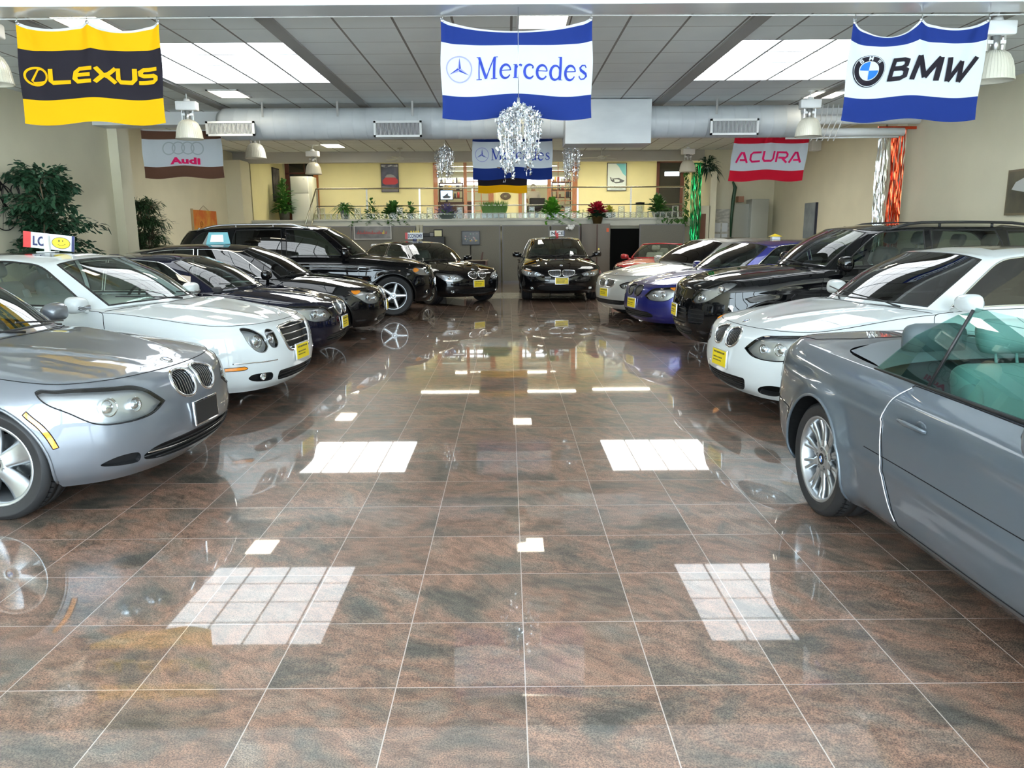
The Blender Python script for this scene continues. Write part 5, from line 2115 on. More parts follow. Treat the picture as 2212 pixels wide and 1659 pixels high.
# shop front behind the camera: piers, sill and head round open panes
M_FRAME = mat('anodised shopfront frame', (.5, .5, .5), .35, .9)


def front_fn(b):
    b.box(XL, XR, YF - .2, YF, 4.2, 4.8)
    b.box(XL, XR, YF - .2, YF, 0, .25)
    for x in (XL + .3, -3.7, 0, 3.7, XR - .3):
        b.box(x - .12, x + .12, YF - .15, YF, .25, 4.2)


struct('wall_front', M_WHITE, front_fn)

# skylight diffusers
M_SKYP = mat('skylight diffuser', (.9, .9, .9), .5, emit=(.90, .96, 1.0), estr=SKYLIGHT_POWER)
M_SKYF = mat('skylight frame', (.45, .46, .47), .6)


M_SKYP2 = mat('rear skylight diffuser', (.9, .9, .9), .5, emit=(.96, .97, .92), estr=SKYLIGHT_POWER * 2.2)


def skylight(x0, y0, lab, z=ZC, k=1.0):
    r = empty('skylight', (x0, y0, z), 0, lab, 'skylight', 'skylights in the ceiling')
    for i in range(4):
        for j in range(4):
            part('diffuser_panel', r, M_SKYP if z == ZC else M_SKYP2, lambda b: b.box(i * GX + .018, (i + 1) * GX - .018, j * GY + .013, (j + 1) * GY - .013, .004, .02))
    def fr(b):
        for i in range(5): b.box(max(i * GX - .015, 0), min(i * GX + .015, 4 * GX), 0, 4 * GY, .0, .03)
        for j in range(5): b.box(0, 4 * GX, max(j * GY - .012, 0), min(j * GY + .012, 4 * GY), .001, .03)
    part('frame', r, M_SKYF, fr)
    r.scale = (k, k, 1)
    return r


skylight(SKY[0][0], SKYY[0], 'large bright skylight panel in the ceiling left of the middle')
skylight(SKY[1][0], SKYY[0], 'large bright skylight panel in the ceiling right of the middle')
skylight(SKY2[0][0], SKYY2[0], 'far left skylight hidden above the round duct', ZC2, 2.8 / (4 * GX))
skylight(SKY2[1][0], SKYY2[0], 'far right skylight hidden above the round duct', ZC2, 2.8 / (4 * GX))

M_TROF = mat('troffer diffuser', (.9, .9, .9), .5, emit=(1.0, .90, .70), estr=TROFFER_POWER)
M_TROFF = mat('troffer frame', (.7, .7, .7), .5)


def troffer(x, y, w, d, lab, z=ZC, m=None):
    r = empty('ceiling_light', (x, y, z - .02), 0, lab, 'ceiling light', 'square ceiling lights')
    part('frame', r, M_TROFF, lambda b: (b.box(-w / 2, w / 2, -d / 2, -d / 2 + .03, 0, .03), b.box(-w / 2, w / 2, d / 2 - .03, d / 2, 0, .03), b.box(-w / 2, -w / 2 + .03, -d / 2, d / 2, 0, .03), b.box(w / 2 - .03, w / 2, -d / 2, d / 2, 0, .03)))
    part('diffuser', r, m or M_TROF, lambda b: b.box(-w / 2 + .03, w / 2 - .03, -d / 2 + .03, d / 2 - .03, .006, .02))


for (x, y, w, d, lab) in ((-5.20, 15.2, .60, .78, 'square ceiling light behind the left skylight, left of centre'),
                          (6.15, 15.65, .66, .78, 'square ceiling light behind the right skylight'),
                          (.42, 15.2, .62, .78, 'ceiling light hidden behind the large middle flag'),
                          (-5.20, 10.25, .62, .9, 'square ceiling light showing above the yellow and black flag'),
                          (.45, 10.2, .66, .8, 'square ceiling light showing above the large blue and white flag')):
    troffer(x * KS, y * KS, w * KS, d * KS, lab)
troffer(-5.25, 24.1, .60, 1.0, 'small ceiling light beyond the round duct on the left', ZC2)
troffer(.40, 23.3, .62, .8, 'ceiling light beyond the duct hidden behind the middle flags', ZC2)

# ------------------------------------------------------------------ round duct with vents
M_DUCT = noise_col(mat('duct paint', (.5, .53, .55), .42), 2.5, (.44, .47, .49), (.54, .57, .58), stretch=(.4, 1, 1))
M_VENT = mat('vent frame', (.62, .63, .62), .5)
M_VENTD = mat('vent dark inside', (.05, .055, .065), .8)
duct = empty('round_duct', sc(0, 16.5, 3.81), 0, 'large round grey duct running across the hall under the ceiling', 'duct')


def duct_fn(b):
    M = Matrix.Rotation(PI / 2, 4, 'Y')
    prof = [(.05, -5.9), (.24, -5.88), (.31, -5.78)]
    x = -5.75
    while x < 5.75:
        prof += [(.315, x), (.3155, x + .24), (.3185, x + .245), (.3185, x + .255), (.3155, x + .26)]
        x += .265
    prof += [(.31, 5.82), (.24, 5.9), (.05, 5.92)]
    b.lathe(prof, 40, 0, M)


part('duct_pipe', duct, M_DUCT, duct_fn)
part('duct_box', duct, M_DUCT, lambda b: b.box(1.15, 2.86, -.52, .30, -.47, .37))
part('duct_hanger', duct, M_GREYB, lambda b: [b.box(x - .02, x + .02, -.33, -.32, .1, .39) for x in (-4.9, -3.4, -1.9, -.4, 4.2)])['kind'] = 'stuff'
duct.scale = (KS,) * 3
dk = empty('wall_duct', sc(6.2, 16.9, 3.95), 0, 'white pipes and conduits running under the ceiling to the right wall', 'pipes')
part('pipe', dk, M_WHITE, lambda b: b.tube([(-.3, 0, .12), (-.1, -.02, -.02), (.2, -.02, -.06), (2.45, -.02, -.06)], .10, 14))
part('pipe', dk, M_WHITE, lambda b: b.tube([(-.3, .1, -.30), (2.2, .1, -.30)], .085, 14))
part('pipe', dk, M_WHITE, lambda b: b.tube([(-.3, .1, -.42), (2.1, .1, -.40)], .02, 8))
for k in range(5):
    part('conduit', dk, M_WHITE, lambda b: b.tube([(.35 + .11 * k, -.15, .22), (.33 + .11 * k, -.15, -.1), (.15 + .12 * k, -.12, -.5)], .012, 6))


dk.scale = (KS,) * 3


def vent(x0, x1, z0, z1, y, depth, lab):
    r = empty('air_vent', sc((x0 + x1) / 2, y, (z0 + z1) / 2), 0, lab, 'air vent', 'square air vents on the duct')
    w, h = (x1 - x0) / 2, (z1 - z0) / 2
    part('vent_frame', r, M_VENT, lambda b: (b.box(-w, w, 0, .04, -h, -h + .04), b.box(-w, w, 0, .04, h - .04, h), b.box(-w, -w + .04, 0, .04, -h, h), b.box(w - .04, w, 0, .04, -h, h)))
    part('vent_back', r, M_VENTD, lambda b: b.box(-w + .03, w - .03, .05, .06, -h + .03, h - .03))

    def bx(b):
        v = [(-w, .04, -h), (w, .04, -h), (w, .04, h), (-w, .04, h), (-w + .1, depth, -h + .10), (w - .1, depth, -h + .10), (w - .1, depth, h), (-w + .1, depth, h)]
        b.add(v, [(0, 1, 5, 4), (1, 2, 6, 5), (2, 3, 7, 6), (3, 0, 4, 7)], 0)
    part('vent_body', r, M_DUCT, bx)

    def lv(b):
        n = 34
        for i in range(n):
            x = -w + .05 + (2 * w - .1) * i / (n - 1)
            b.box(x - .004, x + .004, .01, .045, -h + .04, h - .04)
    part('louvre', r, M_VENT, lv)['kind'] = 'stuff'
    r.scale = (KS,) * 3


vent(-5.90, -4.95, 3.50, 3.78, 15.75, .44, 'air vent at the left end of the round duct, behind the hanging lamp')
vent(-2.62, -1.68, 3.46, 3.77, 15.75, .44, 'air vent on the round duct between the left and middle flags')
vent(3.98, 4.93, 3.46, 3.77, 15.75, .44, 'air vent near the right end of the duct, above the red flag')

# ------------------------------------------------------------------ pendant lamps
M_SHADE = mat('prismatic lamp shade', (.62, .60, .50), .22, spec=.6)
M_LBOX = mat('lamp gear box', (.78, .80, .80), .4)


def make_pendant():
    r = empty('pendant_lamp', (0, 0, ZC))
    part('hook', r, M_LBOX, lambda b: (b.cyl((0, 0, -.03), (0, 0, 0), .05, .05, 12), b.tube([(0, 0, -.03), (.0, 0, -.12)], .012, 6), b.cyl((0, 0, -.12), (0, 0, -.17), .05, .07, 12)))
    part('gear_box', r, M_LBOX, lambda b: (b.rbox(-.19, .19, -.10, .10, -.33, -.17, .02), b.box(-.15, -.07, -.104, -.098, -.29, -.22, 0)))

    def neck(b):
        b.cyl((0, 0, -.33), (0, 0, -.52), .055, .05, 12, 0)
        for sx in (-.1, .1): b.box(sx - .012, sx + .012, -.02, .02, -.50, -.33, 0)
        b.box(-.11, .11, -.03, .03, -.42, -.38, 1)
    part('bracket', r, [M_SATIN, M_LBOX], neck)

    def shade(b):
        out = [(.05, -.49), (.11, -.505), (.165, -.55), (.20, -.62), (.222, -.70), (.235, -.80), (.245, -.83), (.245, -.84)]
        b.lathe(out + [(.232, -.835), (.21, -.70), (.18, -.60), (.12, -.53), (.04, -.515)], 40, 0)
        for k in range(40):
            a = 2 * PI * k / 40
            pts = [((r_ + .001) * math.cos(a), (r_ + .001) * math.sin(a), z) for r_, z in out[1:7]]
            b.tube(pts, .0035, 4)
    part('lamp_shade', r, M_SHADE, shade)
    return r


pend0 = make_pendant()
for i, (x, y, lab) in enumerate([
        (-5.95, 15.05, 'hanging industrial lamp left of the duct, in front of the far left vent'),
        (5.72, 15.25, 'hanging industrial lamp on the right, beside the blue and white flag'),
        (-6.05, 9.55, 'near hanging lamp mostly hidden behind the yellow and black flag'),
        (5.82, 9.75, 'near hanging lamp at the right edge of the blue and white flag'),
        (.12, 15.0, 'hanging lamp behind the middle foil tassel'),
        (-5.95, 18.9, 'hanging lamp whose shade shows below the round duct'),
        (-5.85, 24.0, 'small far hanging lamp in front of the wooden door'),
        (5.42, 24.0, 'small far hanging lamp above the green foil curtain')]):
    o = pend0 if i == 0 else copy_tree(pend0)
    near = y < 17
    o.location = (x * KS, y * KS, ZC) if near else (x, y, ZC2)
    o.scale = (KS,) * 3 if near else (1, 1, 1)
    o.rotation_euler = (0, 0, [.1, -.1, .2, 0, .3, 0, -.1, .15][i])
    tag(o, lab, 'hanging lamp', 'hanging industrial lamps')

# ceiling fans
M_FAN = mat('fan white', (.6, .6, .52), .4)


def make_fan():
    r = empty('ceiling_fan', (0, 0, ZC2))
    part('fan_rod', r, M_FAN, lambda b: (b.cyl((0, 0, 0), (0, 0, -.03), .07, .09, 14), b.cyl((0, 0, -.03), (0, 0, -.28), .015, n=8)))
    part('fan_motor', r, M_FAN, lambda b: b.lathe([(.001, -.26), (.06, -.27), (.11, -.30), (.12, -.34), (.09, -.37), (.001, -.38)], 24))
    for k in range(3):
        part('fan_blade', r, M_FAN, lambda b: b.prism([(.1, -.03), (.3, -.06), (.68, -.07), (.70, .05), (.3, .05), (.1, .03)], -.325, -.315, 0, Matrix.Rotation(2 * PI * k / 3 + .2, 4, 'Z') @ Matrix.Rotation(.1, 4, 'X')))
    return r


f0 = make_fan()
for i, (x, y, lab) in enumerate([(-3.35, 24.9, 'white ceiling fan beyond the duct left of the middle flag'), (2.92, 24.9, 'white ceiling fan beyond the duct right of the middle flag')]):
    o = f0 if i == 0 else copy_tree(f0)
    o.location = (x, y, ZC2)
    o.rotation_euler = (0, 0, i * .5)
    tag(o, lab, 'ceiling fan', 'ceiling fans')


# ------------------------------------------------------------------ flags
def cloth_mat(name, c):
    m = mat(name, c, .8, spec=.08)
    return m


C_YEL, C_BLK, C_WHT, C_BLU = cloth_mat('yellow cloth', (.56, .30, .003)), cloth_mat('black cloth', (.010, .009, .013)), cloth_mat('white cloth', (.55, .59, .62)), cloth_mat('blue cloth', (.006, .017, .105))
C_RED, C_BRN, C_HEM = cloth_mat('red cloth', (.36, .006, .018)), cloth_mat('brown cloth', (.075, .035, .022)), cloth_mat('white hem', (.60, .62, .64))
C_LETB, C_LETR, C_GRY = cloth_mat('blue print', (.018, .035, .24)), cloth_mat('crimson print', (.50, .008, .085)), cloth_mat('silver print', (.36, .40, .42))
C_SKYB, C_LILAC = cloth_mat('bright blue print', (.02, .12, .55)), cloth_mat('lilac print', (.28, .29, .52))


def stroke(pts, w, w2=None):
    """flat ribbon (list of quads in 2D) of width w along pts"""
    P = [Vector(p) for p in pts]
    n = len(P)
    vs, fs = [], []
    for i in range(n):
        a, b = P[max(i - 1, 0)], P[min(i + 1, n - 1)]
        t = (b - a).normalized()
        k = 1.
        if 0 < i < n - 1:
            t1, t2 = (P[i] - P[i - 1]).normalized(), (P[i + 1] - P[i]).normalized()
            k = 1 / max(.5, math.sqrt(max(0, (1 + t1.dot(t2)) / 2)))
        ww = (w if w2 is None else w + (w2 - w) * i / (n - 1)) if not hasattr(w, '__len__') else w[i]
        nn = Vector((-t.y, t.x)) * ww / 2 * k
        vs += [(P[i].x + nn.x, P[i].y + nn.y), (P[i].x - nn.x, P[i].y - nn.y)]
    for i in range(n - 1): fs.append((2 * i, 2 * i + 1, 2 * i + 3, 2 * i + 2))
    return vs, fs


def ell(cx, cy, rx, ry, a0, a1, n=18):
    return [(cx + rx * math.cos(a0 + (a1 - a0) * i / n), cy + ry * math.sin(a0 + (a1 - a0) * i / n)) for i in range(n + 1)]


def serif_letter(ch):
    """roman letters drawn with thick and thin strokes; x height .62, cap height 1; returns shapes and advance"""
    S_ = []
    th, tn = .125, .055
    def bar(x0, y0, x1, y1): S_.append(([(x0, y0), (x1, y0), (x1, y1), (x0, y1)], [(0, 1, 2, 3)]))
    if ch == 'M':
        S_.append(stroke([(.12, .02), (.12, .98)], tn)); S_.append(stroke([(.11, .97), (.48, .04)], th)); S_.append(stroke([(.48, .04), (.86, .97)], tn)); S_.append(stroke([(.88, .98), (.88, .02)], th))
        bar(-.02, 0, .26, .035); bar(.72, 0, 1.04, .035); bar(-.02, .965, .16, 1.); bar(.84, .965, 1.04, 1.)
        return S_, 1.10
    if ch == 'e':
        pts = ell(.29, .31, .25, .30, .12, 5.75, 26)
        w = [tn + (th - tn) * max(0, math.sin((i / 26) * PI)) ** 1.0 for i in range(27)]
        S_.append(stroke(pts, w)); S_.append(stroke([(.06, .36), (.53, .36)], .04))
        return S_, .60
    if ch == 'r':
        S_.append(stroke([(.12, 0), (.12, .62)], th)); bar(0, 0, .27, .03); bar(.0, .585, .14, .62)
        S_.append(stroke([(.15, .42), (.24, .56), (.34, .60), (.42, .55)], [.04, .06, .08, .11]))
        return S_, .46
    if ch == 'c':
        pts = ell(.29, .31, .25, .30, .75, 5.65, 24)
        w = [tn + (th - tn) * max(0, math.sin((i / 24) * PI)) for i in range(25)]
        S_.append(stroke(pts, w)); S_.append(stroke([(.42, .50), (.48, .47)], .09))
        return S_, .56
    if ch == 'd':
        pts = ell(.28, .31, .24, .30, .0, 2 * PI, 28)
        w = [tn + (th - tn) * max(0, math.sin(i / 28 * PI)) ** 2 for i in range(29)]
        S_.append(stroke(pts, w)); S_.append(stroke([(.53, 0), (.53, 1.0)], th)); bar(.53, 0, .66, .03); bar(.40, .965, .55, 1.)
        return S_, .68
    if ch == 's':
        pts = [(.40, .47), (.34, .585), (.20, .595), (.10, .50), (.14, .40), (.26, .31), (.38, .22), (.42, .12), (.32, .02), (.17, .01), (.08, .10), (.07, .17)]
        w = [.05, .05, .06, .08, .11, .12, .11, .08, .06, .05, .05, .06]
        S_.append(stroke(pts, w))
        return S_, .50
    return S_, .3


def wide_letters(word):
    """squared wide capitals (0..1 high), slight slots as on car badges"""
    D_ = {
        'L': [[(.0, 1), (.0, .22), (.12, .08), (1.0, .08)]],
        'E': [[(1.0, .93), (.30, .93), (.12, .75), (.05, .3), (.2, .08), (.95, .08)], [(.10, .52), (.90, .52)]],
        'X': [[(.02, 1.0), (.35, .55), (.65, .40), (1.05, .0)], [(1.05, 1.0), (.65, .60), (.35, .45), (-.02, .0)]],
        'U': [[(.04, 1), (.04, .28), (.18, .08), (.80, .08), (.95, .28), (.95, 1)]],
        'S': [[(1.0, .93), (.25, .93), (.08, .78), (.10, .60), (.25, .52), (.80, .50), (.93, .38), (.93, .22), (.80, .08), (.0, .08)]],
        'A': [[(.0, .0), (.42, .92), (.58, .92), (1.0, .0)], [(.34, .26), (.88, .26)]],
        'C': [[(1.0, .90), (.25, .90), (.08, .72), (.08, .28), (.25, .09), (1.0, .09)]],
        'R': [[(.06, 0), (.06, .90), (.80, .90), (.94, .74), (.94, .58), (.80, .42), (.20, .42)], [(.50, .42), (.98, .0)]],
    }
    return [D_[c] for c in word]


class Flag:
    def __init__(s, name, label, x0, x1, z1, z0, y, sags, waves=(.02, 3.1, .4), skew=0., hem=.045, cat='flag', group=None):
        s.o = empty(name, ((x0 + x1) / 2, y, z0), 0, label, cat, group)
        s.w, s.h = x1 - x0, z1 - z0
        s.sags, s.wv, s.skew = sags, waves, skew
        s.hem = hem

    def pos(s, u, v, off=0.):
        """u 0..1 left to right, v 0..1 bottom to top"""
        n = len(s.sags)
        k = min(int(u * n), n - 1)
        f = u * n - k
        sag = s.sags[k] * (4 * f * (1 - f)) ** .8
        top = s.h - sag
        droop = .35 * (1 - v)
        z = v * top - (1 - v) * s.wv[0] * .8 * math.sin(PI * u) - v * 0
        if v < 1: z = v * s.h - sag * v ** 4.5 - (1 - v) * .02 * math.sin(3 * u * PI)
        amp = s.wv[0]
        fold = 0.
        for kk in range(n + 1):
            fu = (u - kk / n) * s.w
            fold += math.exp(-(fu / (.10 + .35 * (1 - v))) ** 2) * math.cos(fu * 22 / (.6 + 1.4 * (1 - v))) * (.25 + .75 * v)
        y = amp * fold + amp * .8 * math.sin(s.wv[1] * u * 2 + s.wv[2] + 1.5 * v) * (1.1 - v) + s.sags[k] * .35 * math.sin(PI * f) * v ** 2
        e = .004
        x = (u - .5) * s.w + s.skew * (1 - v) + .006 * math.sin(9 * v + 3 * u)
        return (x, -y - off, z)

    def cloth(s, bands):
        """bands: (v0, v1, material) from bottom to top"""
        for v0, v1, m in bands:
            nm = 'hem' if m is C_HEM else 'flag_band'
            def f(b):
                nv = max(1, int((v1 - v0) * 40))
                b.grid(lambda a, c: s.pos(a, v0 + (v1 - v0) * c), 110, nv)
            part(nm, s.o, m, f)
        ng = len(s.sags) + 1
        for k in range(ng):
            u = min(max(k / (ng - 1), .012), .988)
            p = s.pos(u, .985)
            part('grommet', s.o, M_SATIN, lambda b: (b.lathe([(.008, .006), (.016, .006), (.018, 0), (.016, -.006), (.008, -.006), (.008, .006)], 12, 0, Matrix.Translation(p) @ Matrix.Rotation(PI / 2, 4, 'X')),
                                                      b.tube([(p[0], p[1] - .008, p[2]), (p[0] + .004, p[1] - .01, p[2] + .03), (p[0], p[1], s.h + .03)], .003, 5)))

    def shapes(s, name, m, shp, cx, cy, sx, sy, off=.010, thin=.013):
        """2D shapes ((x,y) verts, faces) scaled by sx,sy about (cx,cy) given in flag metres from its lower left corner"""
        bm = bmesh.new()
        for vs, fs in shp:
            bv = [bm.verts.new((cx + v[0] * sx, cy + v[1] * sy, 0)) for v in vs]
            for f in fs:
                try: bm.faces.new([bv[i] for i in f])
                except ValueError: pass
        bmesh.ops.triangulate(bm, faces=list(bm.faces))
        for _ in range(7):
            es = [e for e in bm.edges if e.calc_length() > thin * 1.6]
            if not es: break
            bmesh.ops.subdivide_edges(bm, edges=es, cuts=1)
            bmesh.ops.triangulate(bm, faces=[f for f in bm.faces if len(f.verts) > 3])
        bm.verts.index_update()
        V = [s.pos(min(max(v.co.x / s.w, 0), 1), min(max(v.co.y / s.h, 0), .999), off) for v in bm.verts]
        F_ = []
        for f in bm.faces:
            ii = [v.index for v in f.verts]
            a, b_, c = [Vector(V[i]) for i in ii]
            if (b_ - a).cross(c - a).y > 0: ii = ii[::-1]
            F_.append(tuple(ii))
        bm.free()
        b = MB()
        b.add(V, F_, 0, False)
        return b.build(name, m, s.o)


def font_shapes(t, bold=.02, shear=0., spacing=1., sx=1.):
    vs, fs = text_mesh(t, 1., bold=bold, shear=shear, spacing=spacing, sx=sx)
    return [([(v[0], v[1]) for v in vs], fs)]


def fit(shp, x0, x1, y0, y1):
    P = [p for vs, _ in shp for p in vs]
    ax, bx = min(p[0] for p in P), max(p[0] for p in P)
    ay, by = min(p[1] for p in P), max(p[1] for p in P)
    kx, ky = (x1 - x0) / (bx - ax), (y1 - y0) / (by - ay)
    return [([((p[0] - ax) * kx + x0, (p[1] - ay) * ky + y0) for p in vs], fs) for vs, fs in shp]


def poly_shape(pts): return (pts, [tuple(range(len(pts)))])


def ring_shape(cx, cy, rx, ry, w, n=40): return stroke(ell(cx, cy, rx, ry, 0, 2 * PI, n), w)


def disc_shape(cx, cy, r, a0=0., a1=2 * PI, n=32): return poly_shape(([(cx, cy)] if a1 - a0 < 6 else []) + ell(cx, cy, r, r, a0, a1, n)[:(n if a1 - a0 > 6 else n + 1)])


def serif_word(wd):
    out, x = [], 0.
    for ch in wd:
        s_, adv = serif_letter(ch)
        for vs, fs in s_: out.append(([(v[0] + x, v[1]) for v in vs], fs))
        x += adv + .07
    return out


def wide_word(wd, lw=.17, adv=1.22, kx=1.0, tight={}):
    out, x = [], 0.
    for i, D_ in enumerate(wide_letters(wd)):
        for pl in D_:
            out.append(stroke([(px * kx + x, py) for px, py in pl], lw))
        x += adv * kx
    return out


def star_shapes(cx, cy, r):
    a = [ring_shape(cx, cy, r, r, r * .10)]
    dk, lt = [], []
    for k in range(3):
        t = PI / 2 + 2 * PI * k / 3
        tip = (cx + r * .93 * math.cos(t), cy + r * .93 * math.sin(t))
        l_ = (cx + r * .16 * math.cos(t + PI / 3), cy + r * .16 * math.sin(t + PI / 3))
        r_ = (cx + r * .16 * math.cos(t - PI / 3), cy + r * .16 * math.sin(t - PI / 3))
        dk.append(poly_shape([(cx, cy), r_, tip])); lt.append(poly_shape([(cx, cy), tip, l_]))
    return a, dk, lt


def bold_bmw():
    B_ = [stroke([(.10, 0), (.10, 1)], .20), stroke([(.1, .91), (.50, .91), (.66, .84), (.66, .64), (.50, .54), (.1, .54)], .18), stroke([(.1, .09), (.54, .09), (.72, .18), (.72, .42), (.54, .52), (.1, .52)], .19)]
    M_ = [stroke([(1.05, 0), (1.15, 1)], .22), stroke([(1.15, 1), (1.58, .12)], .22), stroke([(1.58, .12), (2.05, 1)], .22), stroke([(2.05, 1), (2.10, 0)], .23)]
    W_ = [stroke([(2.42, 1), (2.56, 0)], .22), stroke([(2.56, 0), (2.98, .85)], .20), stroke([(2.98, .85), (3.06, 0)], .22), stroke([(3.06, 0), (3.62, 1)], .20)]
    sh = lambda L_: [([(x + .10 * y, y) for x, y in vs], fs) for vs, fs in L_]
    return sh(B_ + M_ + W_)


def bmw_logo(F, cx, cy, r):
    F.shapes('logo_ring', C_BLK, [disc_shape(cx, cy, r)], 0, 0, 1, 1, .010)
    F.shapes('logo_line', C_WHT, [ring_shape(cx, cy, r * .94, r * .94, r * .035)], 0, 0, 1, 1, .017)
    F.shapes('logo_centre', C_WHT, [disc_shape(cx, cy, r * .60)], 0, 0, 1, 1, .017)
    F.shapes('logo_quarter', C_SKYB, [disc_shape(cx, cy, r * .55, PI / 2, PI, 10), disc_shape(cx, cy, r * .55, -PI / 2, 0, 10)], 0, 0, 1, 1, .024)
    for ch, an in (('B', .75), ('M', 0), ('W', -.75)):
        sh = fit(font_shapes(ch, .02), -.12 * r, .12 * r, -.13 * r, .13 * r)
        c, s_ = math.cos(an), math.sin(an)
        px, py = cx - math.sin(an) * r * .77, cy + math.cos(an) * r * .77
        F.shapes('logo_letter', C_WHT, [([(px + x * c - y * s_, py + x * s_ + y * c) for x, y in vs], fs) for vs, fs in sh], 0, 0, 1, 1, .022)


def lexus_flag(name, label, x0, x1, z1, z0, y, sags, full=True, **kw):
    F = Flag(name, label, x0, x1, z1, z0, y, sags, **kw)
    F.cloth([(0, .245, C_YEL), (.245, .735, C_BLK), (.735, .965, C_YEL), (.965, 1, C_HEM)])
    if full:
        W_, H_ = F.w, F.h
        F.shapes('logo', C_YEL, [stroke(ell(.115 * W_, .475 * H_, .075 * W_, .085 * H_, 0, 2 * PI, 36), .022 * W_ * .7)], 0, 0, 1, 1, .012)
        F.shapes('logo', C_YEL, [stroke([(.155 * W_, .555 * H_), (.125 * W_, .54 * H_), (.085 * W_, .43 * H_), (.10 * W_, .41 * H_), (.18 * W_, .425 * H_)], .012 * W_)], 0, 0, 1, 1, .012)
        F.shapes('lettering', C_YEL, fit(wide_word('LEXUS', .25, 1.16), .20 * W_, .965 * W_, .385 * H_, .56 * H_), 0, 0, 1, 1, .012)
    return F


def merc_flag(name, label, x0, x1, z1, z0, y, sags, **kw):
    F = Flag(name, label, x0, x1, z1, z0, y, sags, **kw)
    F.cloth([(0, .235, C_BLU), (.235, .765, C_WHT), (.765, .965, C_BLU), (.965, 1, C_HEM)])
    W_, H_ = F.w, F.h
    cx, cy, r = .122 * W_, .505 * H_, .082 * W_
    a, dk, lt = star_shapes(cx, cy, r)
    F.shapes('logo', C_LILAC, a, 0, 0, 1, 1, .012)
    F.shapes('logo_star', C_LETB, dk, 0, 0, 1, 1, .012)
    F.shapes('logo_star', C_LILAC, lt, 0, 0, 1, 1, .012)
    F.shapes('lettering', C_LETB, fit(serif_word('Mercedes'), .235 * W_, .965 * W_, .385 * H_, .63 * H_), 0, 0, 1, 1, .012)
    return F


lexus_flag('flag', 'yellow and black flag reading LEXUS hanging at the upper left', -4.665, -3.299, 3.620, 2.687, 7.880, [.075, .10], skew=-.03, waves=(.030, 3.1, .4))
merc_flag('flag', 'large blue and white flag reading Mercedes hanging at the top centre', -0.633, 0.821, 3.628, 2.712, 7.880, [.13], skew=.0, waves=(.022, 2.3, 1.))
Fb = Flag('flag', 'blue and white flag reading BMW hanging at the upper right', 3.307, 4.623, 3.603, 2.670, 7.880, [.18, .10], waves=(.024, 3.3, 2.), skew=-.05)
Fb.cloth([(0, .235, C_BLU), (.235, .79, C_WHT), (.79, .965, C_BLU), (.965, 1, C_HEM)])
bmw_logo(Fb, .165 * Fb.w, .51 * Fb.h, .118 * Fb.w)
Fb.shapes('lettering', C_BLK, fit(bold_bmw(), .315 * Fb.w, .955 * Fb.w, .38 * Fb.h, .645 * Fb.h), 0, 0, 1, 1, .012)
Fa = Flag('flag', 'brown and white flag with four silver rings reading Audi, hanging on the left', -7.03, -5.50, 3.61, 2.69, 15.45, [.03], waves=(.02, 2., 0.))
Fa.cloth([(0, .235, C_BRN), (.235, .79, C_WHT), (.79, .965, C_BRN), (.965, 1, C_HEM)])
for k in range(4):
    Fa.shapes('logo', C_GRY, [ring_shape((.335 + .117 * k) * Fa.w, .60 * Fa.h, .075 * Fa.w, .125 * Fa.h, .024)], 0, 0, 1, 1, .009 + .001 * k)
Fa.shapes('lettering', C_LETR, fit(font_shapes('Audi', .05, 0, 1.05), .34 * Fa.w, .72 * Fa.w, .27 * Fa.h, .41 * Fa.h), 0, 0, 1, 1, .012)
Fc = Flag('flag', 'red and white flag reading ACURA hanging on the right below the duct', 4.52, 6.02, 3.52, 2.60, 15.95, [.03, .03], waves=(.025, 2.6, 1.), skew=-.10)
Fc.cloth([(0, .22, C_RED), (.22, .79, C_WHT), (.79, .97, C_RED), (.97, 1, C_RED)])
Fc.shapes('lettering', C_LETR, fit(wide_word('ACURA', .17, 1.20), .06 * Fc.w, .94 * Fc.w, .37 * Fc.h, .62 * Fc.h), 0, 0, 1, 1, .012)
merc_flag('flag', 'smaller looking blue and white flag reading Mercedes hanging beyond the foil tassel', -.675, .86, 3.54, 2.62, 15.35, [.03], waves=(.015, 2., 0.))
lexus_flag('flag', 'black and yellow flag whose bottom shows beneath the far Mercedes flag', -.93, .60, 3.73, 2.81, 24.6, [.02], False, waves=(.015, 2., 0.))
for pts, r_, drops, zc_, lab in (
        ([(XL, 7.88, 3.65), (-4.66, 7.88, 3.64), (0, 7.88, 3.65), (4.6, 7.88, 3.63), (XR, 7.88, 3.65)], .007, (), 0, 'thin white wire stretched below the front beam that holds three flags'),
        ([(-8.0, 15.47, 3.66), (-5.2, 15.47, 3.65)], .006, (-7.2, -5.4), ZC2, 'short wire holding the brown and white flag'),
        ([(4.2, 15.97, 3.56), (8.7, 15.97, 3.54)], .006, (4.4, 6.2), ZC2, 'wire holding the red and white flag'),
        ([(-1.4, 15.37, 3.575), (1.5, 15.37, 3.575)], .006, (-1.1, 1.3), ZC2, 'wire holding the far Mercedes flag behind the duct'),
        ([(-1.2, 24.62, 3.77), (1.0, 24.62, 3.77)], .006, (-1.1, .9), ZC2, 'wire holding the far black and yellow flag')):
    rope = MB()
    rope.tube(pts, r_, 6)
    for x in drops: rope.tube([(x, pts[0][1], pts[0][2]), (x, pts[0][1], zc_)], .004, 5)
    tag(rope.build('hanging_wire', M_WHITE), lab, 'wire')

# ------------------------------------------------------------------ foil tassels and curtains
M_FOIL = mat('silver foil', (.86, .88, .90), .16, 1.0)
M_FOILG = mat('green foil', (.01, .26, .07), .22, .9)
M_FOILR = mat('red foil', (.55, .06, .02), .2, .9)
M_FOILC = mat('champagne foil', (.62, .60, .50), .25, .8)


